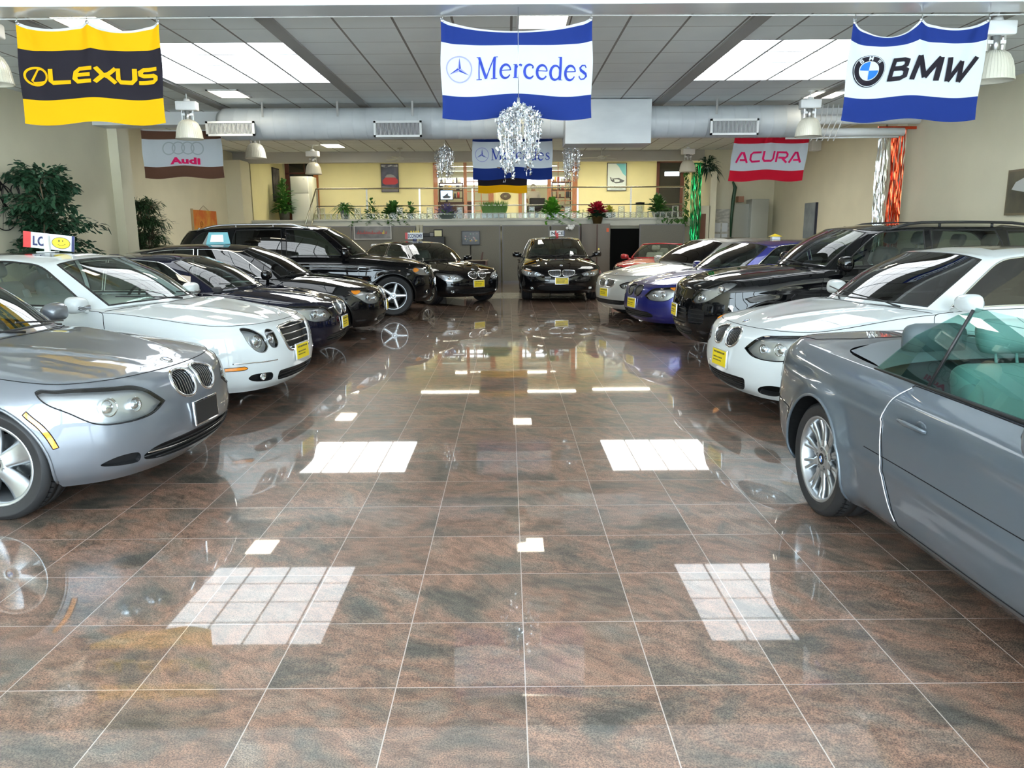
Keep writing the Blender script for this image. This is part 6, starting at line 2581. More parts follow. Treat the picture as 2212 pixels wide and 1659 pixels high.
def tassel(x, y, zt, w, h, seed, lab, string_top, n=360):
    r9 = random.Random(seed)
    r = empty('foil_tassel', (x, y, zt), 0, lab, 'foil decoration', 'hanging silver foil tassels')
    part('string', r, M_FOIL, lambda b: (b.cyl((0, 0, 0), (0, 0, string_top - zt), .004, n=5), b.cyl((0, 0, -.02), (0, 0, .06), .022, .012, 8)))

    def f(b):
        for k in range(26):       # arching strands, each a chain of curled foil flakes
            a = r9.uniform(0, 2 * PI)
            R_ = w / 2 * r9.uniform(.45, 1.05)
            ln = h * r9.uniform(.55, 1.0)
            m_ = max(4, n // 26)
            for i in range(m_):
                u = (i + r9.random()) / m_
                rr = R_ * math.sin(min(u * 2.2, 1.0) * PI / 2) * (1 - .35 * max(0, u - .5))
                zz = -.02 + .05 * math.sin(u * PI) - ln * u ** 1.25
                c = Vector((rr * math.cos(a), rr * math.sin(a), zz)) + Vector((r9.gauss(0, .012), r9.gauss(0, .012), r9.gauss(0, .012)))
                s_ = r9.uniform(.008, .019)
                M = Matrix.Translation(c) @ Euler((r9.uniform(0, 6), r9.uniform(0, 6), r9.uniform(0, 6))).to_matrix().to_4x4()
                b.add([(-s_, -s_ * .5, 0), (s_, -s_ * .5, .006), (s_, s_ * .5, 0), (-s_, s_ * .5, .006)], [(0, 1, 2), (0, 2, 3)], 0, False, M)
            pts = []
            for i in range(7):
                u = i / 6
                rr = R_ * math.sin(min(u * 2.2, 1.0) * PI / 2) * (1 - .35 * max(0, u - .5))
                pts.append((rr * math.cos(a), rr * math.sin(a), -.02 + .05 * math.sin(u * PI) - ln * u ** 1.25))
            b.tube(pts, .003, 3)
    tag(part('foil_strands', r, M_FOIL, f), kind='stuff')


tassel(.105, 7.55, 2.79, .40, .67, 5, 'large silver foil tassel hanging in front of the big Mercedes flag', 3.64, 1900)
tassel(-1.20, 15.37, 3.24, .38, .68, 6, 'small silver foil tassel hanging left of the far Mercedes flag', 3.575, 1500)
tassel(1.24, 15.37, 3.24, .36, .66, 8, 'small silver foil tassel hanging right of the far Mercedes flag', 3.575, 1500)


def foil_curtain(x0, x1, y, z1, z0, m, seed, lab, n=26, dy=0.):
    r9 = random.Random(seed)
    b = MB()
    for k in range(n):
        x = x0 + (x1 - x0) * (k + .5) / n
        w_ = (x1 - x0) / n * .62
        vs, fs = [], []
        ph, am = r9.uniform(0, 6), r9.uniform(.006, .018)
        m_ = 22
        for i in range(m_ + 1):
            u = i / m_
            z = z1 + (z0 - z1) * u
            an = ph + u * r9.uniform(5, 9)
            c, s_ = math.cos(an) * w_, math.sin(an) * w_ * .8
            xx, yy = x + am * math.sin(u * 9 + ph), y + dy * (k / n) + am * math.cos(u * 7 + ph)
            vs += [(xx - abs(c) - .003, yy - s_, z), (xx + abs(c) + .003, yy + s_, z)]
        fs = [(2 * i, 2 * i + 1, 2 * i + 3, 2 * i + 2) for i in range(m_)]
        b.add(vs, fs, 0, False)
    b.box(x0, x1, y - .01, y + .01 + dy, z1 - .02, z1 + .02)
    return tag(b.build('foil_curtain', m), lab, 'foil curtain')


foil_curtain(5.60, 5.92, 24.2, 3.62, 1.25, M_FOILG, 3, 'green foil curtain strip hanging at the right end of the mezzanine', 22)
foil_curtain(6.64, 6.78, 14.344, 3.320, 1.2, M_FOIL, 4, 'silver foil strip hanging beside the right pilaster', 12)
foil_curtain(6.79, 6.86, 14.344, 3.337, 1.2, M_FOILC, 5, 'thin champagne foil strip between the silver and the red ones', 8)
foil_curtain(6.88, 7.13, 14.311, 3.387, 1.2, M_FOILR, 6, 'red foil strip hanging on the right pilaster', 18)
b = MB()
b.box(6.6, 7.28, 14.27, 14.30, 3.37, 3.42)
tag(b.build('curtain_bar', M_FOILR), 'red foil covered bar from which the foil strips hang at the right wall', 'bar')


def leaf(b, base, d, ln, w, curl=.2, mi=0, up=(0, 0, 1), n=5):
    d = Vector(d).normalized()
    side = d.cross(Vector(up))
    if side.length < 1e-3: side = Vector((1, 0, 0))
    side.normalize()
    nn = side.cross(d)
    vs = []
    for i in range(n + 1):
        u = i / n
        c = Vector(base) + d * (ln * u) - Vector((0, 0, 1)) * (curl * ln * u * u)
        ww = w * math.sin(PI * min(1, .08 + u * .92)) ** .8 / 2
        vs += [tuple(c - side * ww + nn * (-.2 * ww)), tuple(c), tuple(c + side * ww + nn * (-.2 * ww))]
    fs = []
    for i in range(n):
        fs += [(3 * i, 3 * i + 1, 3 * i + 4, 3 * i + 3), (3 * i + 1, 3 * i + 2, 3 * i + 5, 3 * i + 4)]
    b.add(vs, fs, mi, True)


g = MB()
r9 = random.Random(4)
for (x, y, z, dx, dz, ln) in ((5.86, 8.85, 4.10, -.35, -.9, .22), (5.93, 8.83, 4.08, .1, -1, .26), (5.99, 8.85, 4.10, .5, -.8, .24), (6.03, 8.8, 4.02, .2, -1, .24), (5.88, 8.85, 4.14, -.9, -.2, .15), (6.05, 8.84, 4.09, .7, -.5, .2)):
    leaf(g, sc(x, y, z), (dx, r9.uniform(-.2, .2), dz), ln * KS, .07, .1, 0, (0, 1, .1))
g.tube([sc(5.9, 8.9, 4.16), sc(6.0, 8.88, 4.10), sc(6.4, 8.88, 4.14)], .012, 6)
tag(g.build('leaf_garland', M_FOILG), 'green foil leaf garland hanging at the top right corner', 'garland')


# ------------------------------------------------------------------ rear of the hall: mezzanine, office, cubicles
def at(px, py, Y):
    """point of the world plane y = Y met by the sight line through a photo pixel (2212 x 1659)"""
    d = _f + _R * ((px - 1106) / 1661.6) - _U * ((py - 829.5) / 1661.6)
    k = Y / d.y
    return Vector((d.x * k, Y, CAM_Z + d.z * k))


def atx(px, py, X):
    d = _f + _R * ((px - 1106) / 1661.6) - _U * ((py - 829.5) / 1661.6)
    k = X / d.x
    return Vector((X, d.y * k, CAM_Z + d.z * k))


def rect(b, x0, y0, x1, y1, Y, d=.05, mi=0):
    """upright slab whose front fills a photo rectangle at distance Y"""
    a, c = at(x0, y0, Y), at(x1, y1, Y)
    b.box(a.x, c.x, Y, Y + d, c.z, a.z, mi)


ZM = 2.05           # top of the mezzanine edge
YE = 26.0
M_WOOD = noise_col(mat('varnished orange wood', (.36, .12, .03), .35, coat=.3), 6, (.30, .09, .02), (.44, .17, .05), stretch=(8, 8, 1))
M_WOODD = mat('dark red wood', (.10, .025, .012), .4)
M_GLASSW = glass_mat('office glass', (.92, .95, .93))
M_DARKG = mat('dark door glass', (.012, .014, .016), .06, spec=.7)
struct('mezzanine_floor', M_MEZZ, lambda b: (b.box(XL2, 6.45, YE, 35, 1.83, ZM - .05), b.box(XL2, 6.45, YE - .06, YE + .35, ZM - .05, ZM), b.box(XL2, 6.45, YE - .03, YE, 1.80, 1.90)))
struct('wall_under_mezzanine', M_WALL, lambda b: b.box(XL2, 6.4, YE + .3, YE + .45, 0, 1.83))
struct('bulkhead_rear', wall_mat('bulkhead paint', (.50, .48, .42)), lambda b: b.box(XL2, 6.42, YE, YE + .3, 3.87, ZC2 + .15))
struct('ceiling', wall_mat('mezzanine ceiling', (.62, .58, .42)), lambda b: b.box(XL2, XR2, YE, 35, ZC2 + .02, ZC2 + .15))
struct('wall_rear_right', M_WALL, lambda b: (b.box(6.42, XR2, YE, YE + .25, 0, ZC2), b.box(6.42, 6.62, YE - .9, YE, 0, 3.45), b.box(6.05, 6.44, YE - .9, YE - .5, 0, 2.4)))
struct('wall_mezzanine_left', M_WALLY, lambda b: (b.box(XL2, -8.50, YE + .3, 30.0, ZM - .1, ZC2), b.box(-8.52, -8.48, YE + .3, 30.0, ZM - .1, ZC2)))
YW = 30.0


def pxx(px): return at(px, 420, YW).x


def backwall(b):
    zt, z0 = ZC2 + .02, ZM - .1
    for a, c, lo, hi in ((545, 622, z0, zt), (690, 937, z0, zt), (1055, 1120, z0, zt), (1246, 1417, z0, zt), (1476, 1560, z0, zt), (622, 690, 4.28, zt), (937, 1055, 4.18, zt), (1120, 1246, 4.18, zt), (1417, 1476, 4.16, zt)):
        b.box(pxx(a) - (.6 if a == 545 else 0), pxx(c), YW, YW + .12, lo, max(hi, lo + .02))


struct('wall_rear', M_WALLY, backwall)
struct('wall_office', wall_mat('office wall paint', (.62, .60, .45)), lambda b: (b.box(-4, 3.5, 34.4, 34.5, ZM - .1, ZC2), b.box(-3.2, -3.1, YW + .1, 34.5, ZM, ZC2), b.box(2.6, 2.7, YW + .1, 34.5, ZM, ZC2)))
# doors and posts
dr = tag(empty('door_1', (pxx(655), YW, ZM)), kind='structure')


def dframe(b, x0, x1, z1, w=.10, Y=YW):
    b.box(x0, x0 + w, Y - .05, Y + .05, ZM, z1)
    b.box(x1 - w, x1, Y - .05, Y + .05, ZM, z1)
    b.box(x0, x1, Y - .05, Y + .05, z1 - w, z1)


ox = pxx(655)
part('door_frame', dr, M_WOODD, lambda b: [b.box(*[v - (ox, ox, YW, YW, ZM, ZM)[i] for i, v in enumerate(q)]) for q in (
    (pxx(619), pxx(628), YW - .05, YW + .05, ZM, 4.3), (pxx(619), pxx(690), YW - .05, YW + .05, 4.2, 4.3), (pxx(619), pxx(690), YW - .05, YW + .03, 3.80, 3.86), (pxx(660), pxx(662), YW - .05, YW + .03, 3.8, 4.3))])
part('door_leaf', dr, M_DARKG, lambda b: b.box(pxx(628) - ox, pxx(681) - ox, -.02, .02, 0, 4.25 - ZM))
part('door_post', dr, M_WOOD, lambda b: b.box(pxx(680) - ox, pxx(690) - ox, -.07, .05, 0, 4.28 - ZM))
part('door_knob', dr, M_CHROME, lambda b: b.sphere((pxx(683) - ox, -.11, at(683, 420, YW).z - ZM), .035))
for k, (a, c, y0) in enumerate(((937, 946, 352), (1002, 1009, 352), (1055, 1066, 352), (1120, 1127, 352), (1182, 1190, 352), (1236, 1247, 352))):
    o = empty('door_post', (pxx(a), YW, ZM), 0, ['orange wooden post at the left end of the office front', 'slim wooden post right of the shelves in the office front', 'wooden post left of the yellow wall piece', 'wooden post right of the yellow wall piece', 'slim wooden post right of the seated person', 'orange wooden post at the right end of the office front'][k], 'post', 'wooden posts of the office front')
    part('post_shaft', o, M_WOOD, lambda b: b.box(0, pxx(c) - pxx(a), -.07, -.002, 0, 4.20 - ZM))
for k, (a, c) in enumerate(((1009, 1055), (1190, 1236))):
    def mun(b):
        x0, x1 = pxx(a), pxx(c)
        for i in range(1, 3):
            x = x0 + (x1 - x0) * i / 3
            b.box(x - .015, x + .015, YW - .02, YW + .02, ZM, 4.2)
        for i in range(1, 6):
            z = ZM + (4.2 - ZM) * i / 6
            b.box(x0, x1, YW - .018, YW + .018, z - .015, z + .015)
    w = tag(part('window_%d' % (k + 1), None, M_WOOD, mun), kind='structure')
dr = tag(empty('door_2', (pxx(1446), YW, ZM)), kind='structure')
ox = pxx(1446)
part('door_frame', dr, M_WOODD, lambda b: (b.box(pxx(1417) - ox, pxx(1423) - ox, -.05, .05, 0, 2.15), b.box(pxx(1468) - ox, pxx(1476) - ox, -.05, .05, 0, 2.15), b.box(pxx(1417) - ox, pxx(1476) - ox, -.05, .05, 2.08, 2.15)))
part('door_leaf', dr, M_DARKG, lambda b: b.box(pxx(1423) - ox, pxx(1468) - ox, -.02, .02, 0, 2.1))
M_WINGLOW = mat('far window daylight and reflection', (.8, .85, .9), .5, emit=(.85, .92, 1.0), estr=2.2)
struct('window_3', M_WINGLOW, lambda b: (b.box(-3.0, -.9, 34.36, 34.39, 3.62, 3.92), b.box(-.6, 2.5, 34.36, 34.39, 3.62, 3.92)))
struct('window_4', M_WINGLOW, lambda b: rect(b, 1436, 371, 1467, 380, YW - .03, .005))  # glowing slab paints the bright window's reflection in the door glass
# mezzanine lights
M_TROF2 = mat('fluorescent diffuser', (.9, .9, .9), .5, emit=(1.0, .93, .72), estr=MEZZ_POWER)
for k, (x, y, w) in enumerate(((-6.4, 28.2, 1.6), (-2.2, 28.0, 2.2), (1.2, 28.0, 2.6), (4.2, 28.3, 2.2), (-1.5, 32.0, 1.6), (1.2, 32.0, 1.6))):
    troffer(x, y, w, .32, ['fluorescent light over the left end of the mezzanine', 'fluorescent light over the mezzanine in front of the office shelves', 'fluorescent light over the middle of the mezzanine', 'fluorescent light over the mezzanine by the pale car poster', 'fluorescent light in the office over the shelves', 'fluorescent light in the office over the seated person'][k], ZC2 + .02, m=M_TROF2)

# ledge of glass blocks
M_GBL = glass_mat('glass block', (.80, .84, .80), rough=.08, spec_boost=2.2)
M_GBE = mat('glass block rim', (.62, .62, .52), .3)
gb = empty('glass_block', (0, YE + .02, ZM), 0)


def gbf(b):
    s_ = .19
    def f(a, c):
        w = .012 * (math.sin(a * 13 + c * 9) + math.sin(c * 17 - a * 7))
        return (-s_ / 2 + .012 + (s_ - .024) * a, -.045 + w * .5, .012 + (s_ - .024) * c)
    b.grid(f, 8, 8)
    b.grid(lambda a, c: (f(c, a)[0], .045 + .006 * math.sin(15 * a + 11 * c), f(c, a)[2]), 8, 8)


part('block_face', gb, M_GBL, gbf)
part('block_rim', gb, M_GBE, lambda b: (b.box(-.095, -.083, -.045, .045, 0, .19), b.box(.083, .095, -.045, .045, 0, .19), b.box(-.083, .083, -.045, .045, 0, .012), b.box(-.083, .083, -.045, .045, .178, .19)))
xs_b = []
x = at(682, 470, YE).x
while x < at(1478, 470, YE).x:
    xs_b.append((x, 0)); x += .198
for px in (698, 768, 865, 928, 995, 1152, 1230, 1340, 1388, 1455):
    xa = at(px, 460, YE).x
    k = min(range(len(xs_b)), key=lambda i: abs(xs_b[i][0] - xa))
    xs_b.append((xs_b[k][0], 1))
random.seed(3)
for i, (x, r_) in enumerate(xs_b):
    o = gb if i == 0 else copy_tree(gb)
    o.location = (x, YE + .06, ZM + .191 * r_)
    tag(o, 'clear glass block in the single row along the mezzanine edge' if r_ == 0 else 'clear glass block standing on top of the row along the mezzanine edge', 'glass block', 'glass blocks along the mezzanine edge' if r_ == 0 else 'glass blocks standing on the row')

# railing
M_RAIL = mat('brushed rail', (.60, .58, .50), .25, 1.0)
rl = empty('railing', (0, YE + .22, ZM), 0, 'metal tube railing with two rails along the mezzanine edge', 'railing')
zt_, zm_ = at(900, 406, YE).z - ZM, at(900, 444, YE).z - ZM
xr0, xr1 = at(679, 405, YE).x, at(1482, 405, YE).x
part('rail', rl, M_RAIL, lambda b: b.tube([(xr0, 0, zt_), (xr1, 0, zt_)], .024, 8))
part('rail', rl, M_RAIL, lambda b: b.tube([(xr0, 0, zm_), (xr1, 0, zm_)], .020, 8))
for px in (682, 790, 905, 1020, 1135, 1249, 1365, 1480):
    xx = at(px, 430, YE).x
    part('rail_post', rl, M_RAIL, lambda b: (b.box(xx - .028, xx + .028, -.012, .012, 0, zt_), b.box(xx - .06, xx + .06, -.03, .03, 0, .015)))
p1_, p2_ = at(657, 482, YE - .6), at(664, 482, YE - .6)
part('stair_rail', rl, M_RAIL, lambda b: b.tube([(xr0, 0, zt_), (p1_.x, -.9, p1_.z - ZM - .2)], .026, 8))
part('stair_rail', rl, M_RAIL, lambda b: b.tube([(xr0, 0, zm_), (p2_.x + .1, -.9, p2_.z - ZM - .2)], .022, 8))

# fridge
fx = at(650, 440, 28.4)
fr = empty('fridge', (fx.x, 28.4, ZM), 0, 'tall white two door fridge on the mezzanine in front of the dark wooden door', 'fridge')
M_FRI = mat('fridge enamel', (.78, .78, .72), .3)
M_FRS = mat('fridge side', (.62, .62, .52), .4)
zt_ = at(650, 381, 28.4).z - ZM
part('fridge_body', fr, M_FRS, lambda b: b.rbox(-.34, .42, .06, .75, 0, zt_, .01))
part('fridge_door', fr, M_FRI, lambda b: b.rbox(-.34, .30, .0, .05, .02, zt_ * .62, .012))
part('fridge_door', fr, M_FRI, lambda b: b.rbox(-.34, .30, .0, .05, zt_ * .635, zt_, .012))
part('brand_badge', fr, M_SATIN, lambda b: b.box(.12, .18, -.004, 0, zt_ - .10, zt_ - .08))

# posters ------------------------------------------------------------
def poster(name, lab, x0, y0, x1, y1, Y, frame, fn, cat='poster', th=.03, fw=.02):
    a, c = at(x0, y0, Y), at(x1, y1, Y)
    o = empty(name, ((a.x + c.x) / 2, Y, c.z), 0, lab, cat)
    w, h = (c.x - a.x), (a.z - c.z)
    part('frame', o, frame, lambda b: (b.box(-w / 2, w / 2, 0, th, 0, fw), b.box(-w / 2, w / 2, 0, th, h - fw, h), b.box(-w / 2, -w / 2 + fw, 0, th, fw, h - fw), b.box(w / 2 - fw, w / 2, 0, th, fw, h - fw)))
    fn(o, w, h)
    return o


def sheet(o, m, x0, x1, z0, z1, y=.01): return part('print', o, m, lambda b: b.add([(x0, y, z0), (x1, y, z0), (x1, y, z1), (x0, y, z1)], [(0, 1, 2, 3)]))


def shape2(o, m, pts, y=.006, name='print_shape'):
    return part(name, o, m, lambda b: b.add([(x, y, z) for x, z in pts], [tuple(range(len(pts)))]))


def p_red(o, w, h):
    sheet(o, noise_col(mat('dark forest print', (.03, .03, .05), .3), 3, (.012, .014, .03), (.09, .09, .14)), -w / 2, w / 2, 0, h)
    shape2(o, noise_col(mat('cloud print', (.5, .5, .55), .4), 9, (.03, .03, .06), (.55, .55, .6)), [(-w * .46, h * .9), (-w * .2, h * .86), (w * .1, h * .92), (w * .46, h * .88), (w * .46, h * .97), (-w * .46, h * .97)], .008)
    shape2(o, mat('grey windscreen print', (.30, .30, .33), .4), [(-w * .28, h * .53), (-w * .16, h * .62), (w * .05, h * .635), (w * .22, h * .60), (w * .36, h * .52), (0, h * .50)])
    shape2(o, mat('red car print', (.45, .02, .02), .3), [(-w * .42, h * .42), (-w * .42, h * .32), (-w * .3, h * .27), (w * .3, h * .27), (w * .45, h * .32), (w * .45, h * .44), (w * .3, h * .52), (-w * .26, h * .52)], .004)
    shape2(o, mat('grey road print', (.16, .15, .18), .5), [(-w * .47, h * .02), (w * .47, h * .02), (w * .47, h * .16), (-w * .47, h * .22)])


poster('poster', 'dark poster of a red car on the yellow mezzanine wall left of the office', 822, 354, 862, 415, YW - .06, M_BLACK, p_red)


def p_blue(o, w, h):
    sheet(o, mat('pale print', (.72, .80, .80), .35), -w / 2, w / 2, 0, h)
    shape2(o, mat('cyan print', (.18, .58, .68), .35), [(-w * .05, h * .97), (w * .46, h * .97), (w * .46, h * .52), (w * .30, h * .62), (w * .1, h * .86)])
    shape2(o, mat('car sketch print', (.08, .09, .10), .4), [(-w * .36, h * .50), (-w * .2, h * .44), (w * .1, h * .46), (w * .40, h * .36), (w * .30, h * .30), (-w * .05, h * .27), (-w * .3, h * .36)], .004)
    shape2(o, mat('pale print', (.72, .80, .80), .35), [(-w * .30, h * .47), (-w * .18, h * .41), (w * .02, h * .42), (w * .22, h * .37), (w * .1, h * .32), (-w * .08, h * .31), (-w * .24, h * .38)], .002)
    for cx in (-.19, .21):
        shape2(o, mat('car sketch print', (.08, .09, .10), .4), [(w * (cx + .07 * math.cos(a * PI / 6)), h * (.36 + .055 * math.sin(a * PI / 6))) for a in range(12)], .001)
    def tx(b):
        x = -w * .3
        for k in range(9):
            b.box(x, x + w * .045, -.001, .002, h * .05, h * .085); x += w * .068
    part('print_line', o, mat('grey caption print', (.35, .40, .42), .4), tx)


poster('poster', 'framed pale blue poster of a white vintage racing car on the mezzanine wall', 1312, 352, 1353, 412, YW - .06, M_BLACK, p_blue)
# picture on the mezzanine side wall
o = empty('picture', (-8.47, 29.0, 0), 0, 'dark framed picture on the yellow side wall left of the fridge', 'picture')
a, c = atx(597, 360, -8.47), atx(612, 427, -8.47)
part('frame', o, M_BLACK, lambda b: b.box(0, .03, -.42, .42, 2.75, 3.95))
part('print', o, noise_col(mat('dark portrait print', (.05, .05, .05), .3), 3, (.02, .02, .03), (.30, .28, .26)), lambda b: b.box(.03, .034, -.38, .38, 2.79, 3.91))
# wall ornament between the office doors
o = part('wall_ornament', None, mat('dark bronze', (.10, .07, .05), .5), lambda b: b.lathe([(.05, 0), (.12, .0), (.15, .03), (.12, .05), (.05, .06)], 20, 0, Matrix.Translation(at(1092, 424, YW - .02)) @ Matrix.Rotation(PI / 2, 4, 'X') @ Matrix.Diagonal((1.3, .9, 1, 1))))
tag(o, 'small dark oval ornament on the yellow wall below the far black and yellow flag', 'ornament')

# office contents ----------------------------------------------------
M_SHELF = mat('dark shelf wood', (.07, .03, .02), .5)


def shelf(px0, px1, Y, lab, seed):
    x0, x1 = at(px0, 420, Y).x, at(px1, 420, Y).x
    o = empty('office_shelf', ((x0 + x1) / 2, Y, ZM), 0, lab, 'shelf')
    w = (x1 - x0) / 2
    for z in (.55, .95, 1.25, 1.55):
        part('shelf_board', o, M_SHELF, lambda b: b.box(-w, w, 0, .35, z - .015, z + .015))
    part('shelf_side', o, M_SHELF, lambda b: b.box(-w, -w + .03, 0, .35, 0, 1.57))
    part('shelf_side', o, M_SHELF, lambda b: b.box(w - .03, w, 0, .35, 0, 1.57))
    r9 = random.Random(seed)
    cs = [mat('binder white', (.6, .6, .55), .6), mat('binder brown', (.16, .08, .05), .6), mat('binder dark', (.04, .04, .05), .6), mat('binder tan', (.45, .36, .22), .6), mat('binder gold', (.55, .35, .08), .5), mat('binder red', (.35, .05, .04), .6)]
    n = 0
    for z in (.565, .965, 1.265, 1.565):
        x = -w + .05
        while x < w - .12:
            d, h = r9.uniform(.05, .14), r9.uniform(.10, .24)
            if r9.random() < .75:
                b = MB()
                b.rbox(o.location.x + x, o.location.x + x + d, Y + .03, Y + .25, ZM + z, ZM + z + h, .006, seg=1)
                tag(b.build('binder', r9.choice(cs)), lab_b(lab), 'binder', 'books and binders, ' + ('left' if 'left' in lab else 'right') + ' office shelf')
            x += d + r9.uniform(.005, .08)
    return o


def lab_b(lab): return 'small book or binder standing on the shelf in the ' + ('left' if 'left' in lab else 'right') + ' office bay'


shelf(948, 1000, 32.6, 'dark shelf unit full of binders in the left office bay', 2)
shelf(1192, 1234, 32.6, 'dark shelf unit behind the glazed right office bay', 5)
o = empty('office_desk', (at(975, 440, 31.2).x, 31.2, ZM), 0, 'dark desk carrying the computer screen in the left office bay', 'desk')
part('desk_top', o, M_SHELF, lambda b: b.box(-.6, .9, -.1, .5, .70, .74))
part('desk_side', o, M_SHELF, lambda b: (b.box(-.6, -.56, -.1, .5, 0, .70), b.box(.86, .9, -.1, .5, 0, .70), b.box(-.56, .86, -.1, -.07, .1, .70)))
o = empty('computer_screen', (at(965, 430, 31.3).x, 31.3, ZM + .74), 0, 'lit computer screen showing a dark picture on the office desk', 'screen')
part('screen_case', o, M_BLACK, lambda b: (b.rbox(-.26, .26, 0, .05, .08, .47, .015), b.box(-.04, .04, .01, .05, .01, .1), b.box(-.12, .12, -.06, .12, 0, .012)))
part('display', o, mat('screen glow', (.3, .4, .5), .2, emit=(.55, .75, 1.), estr=1.2), lambda b: b.box(-.235, .235, -.004, 0, .105, .445))
shape2(o, mat('screen dark', (.02, .02, .02), .3), [(-.18, .20), (-.05, .27), (.02, .34), (.06, .33), (.05, .26), (.19, .20), (.1, .15), (-.12, .15)], -.006)
# seated person seen from behind
px_ = at(1152, 430, 31.0)
pe = empty('person', (px_.x, 31.0, ZM), 0, 'person in a white shirt seen from behind, seated in a dark office chair', 'person')
M_SHIRT = mat('white shirt', (.72, .70, .64), .7)
M_SKIN = mat('skin', (.50, .28, .19), .5)
M_HAIR = mat('grey white hair', (.55, .53, .50), .7)


def skin_body(name, pts, edges, radii, m, parent, root_i=0, lv=2):
    me = bpy.data.meshes.new(name)
    me.from_pydata(pts, edges, [])
    o = link(name, me, m, parent)
    md = o.modifiers.new('skin', 'SKIN')
    sk = me.skin_vertices[0].data
    for i, r_ in enumerate(radii):
        rr = r_ if hasattr(r_, '__len__') else (r_, r_)
        sk[i].radius = rr
        sk[i].use_root = (i == root_i)
    o.modifiers.new('sub', 'SUBSURF').levels = lv
    o.modifiers['sub'].render_levels = lv
    for p in me.polygons: p.use_smooth = True
    md.use_smooth_shade = True
    return o


bp = [(0, 0, .50), (0, .02, .68), (0, .04, .86), (0, .05, .98), (0, .07, 1.06), (0, .09, 1.13), (0, .11, 1.22),
      (.17, .04, .97), (.24, .10, .76), (.20, .32, .66), (.18, .42, .67), (-.17, .04, .97), (-.24, .10, .76), (-.20, .32, .66), (-.18, .42, .67),
      (.10, .10, .48), (.14, .46, .50), (.15, .50, .10), (-.10, .10, .48), (-.14, .46, .50), (-.15, .50, .10), (.15, .60, .05), (-.15, .60, .05)]
be = [(0, 1), (1, 2), (2, 3), (3, 4), (4, 5), (5, 6), (3, 7), (7, 8), (8, 9), (9, 10), (3, 11), (11, 12), (12, 13), (13, 14), (0, 15), (15, 16), (16, 17), (0, 18), (18, 19), (19, 20), (17, 21), (20, 22)]
br = [(.15, .12), (.15, .11), (.18, .12), (.15, .10), .055, (.085, .10), (.08, .095), .075, .05, .04, .035, .075, .05, .04, .035, .085, .07, .045, .085, .07, .045, .04, .04]
skin_body('body', bp, be, br, M_SKIN, pe)
sp_ = [(0, 0, .50), (0, .02, .68), (0, .04, .86), (0, .05, .97), (0, .06, 1.03), (.17, .04, .97), (.24, .10, .77), (-.17, .04, .97), (-.24, .10, .77)]
skin_body('shirt', sp_, [(0, 1), (1, 2), (2, 3), (3, 4), (3, 5), (5, 6), (3, 7), (7, 8)], [(.17, .14), (.17, .13), (.20, .14), (.17, .12), .07, .09, .065, .09, .065], M_SHIRT, pe)
part('hair', pe, M_HAIR, lambda b: b.sphere((0, .075, 1.20), .104, 16, 10, 0, (.95, 1.05, 1.05)))
part('trousers', pe, mat('dark trousers', (.03, .03, .04), .8), lambda b: [b.tube([(s_ * .10, .06, .48), (s_ * .14, .46, .50), (s_ * .15, .50, .12)], [.095, .08, .06], 10) for s_ in (1, -1)])
oc = empty('office_chair', (px_.x + .12, 30.82, ZM), 0, 'dark high backed office chair holding the person in white', 'chair')
part('chair_back', oc, M_BLACK, lambda b: b.rbox(-.28, .34, -.06, .03, .42, .86, .04))
part('chair_seat', oc, M_BLACK, lambda b: b.rbox(-.28, .28, 0, .5, .34, .42, .03))
part('chair_base', oc, M_BLACK, lambda b: (b.cyl((0, .25, .05), (0, .25, .35), .03), [b.cyl((0, .25, .06), (.28 * math.cos(k * 1.257), .25 + .28 * math.sin(k * 1.257), .03), .02, n=6) for k in range(5)]))

pe.scale = (1.08,) * 3
# plants --------------------------------------------------------------
def leafm(name, c): return mat(name, c, .45, spec=.4)


L_DK, L_MD, L_LT, L_YL, L_PUR = leafm('dark green leaf', (.018, .06, .028)), leafm('mid green leaf', (.05, .16, .025)), leafm('light green leaf', (.12, .28, .04)), leafm('yellow leaf', (.50, .45, .03)), leafm('lavender flower', (.14, .12, .30))
M_POT = mat('grey green pot', (.22, .28, .26), .4)
M_POTB = mat('bronze foil pot', (.26, .18, .07), .3, .7)
M_STEM = mat('stem', (.10, .07, .04), .8)


def potted(name, lab, loc, pot, fol, grp=None, cat='plant', pm=M_POT):
    """pot: (r_top, r_bottom, height); fol(bm) adds leaves above the pot"""
    o = empty(name, loc, 0, lab, cat, grp)
    rt, rb, h = pot
    part('pot', o, pm, lambda b: (b.lathe([(.001, 0), (rb, 0), (rt, h * .92), (rt * 1.08, h * .92), (rt * 1.08, h), (rt * .95, h), (rt * .9, h * .9), (.001, h * .88)], 24)))
    for nm, m, f in fol: part(nm, o, m, f)
    return o


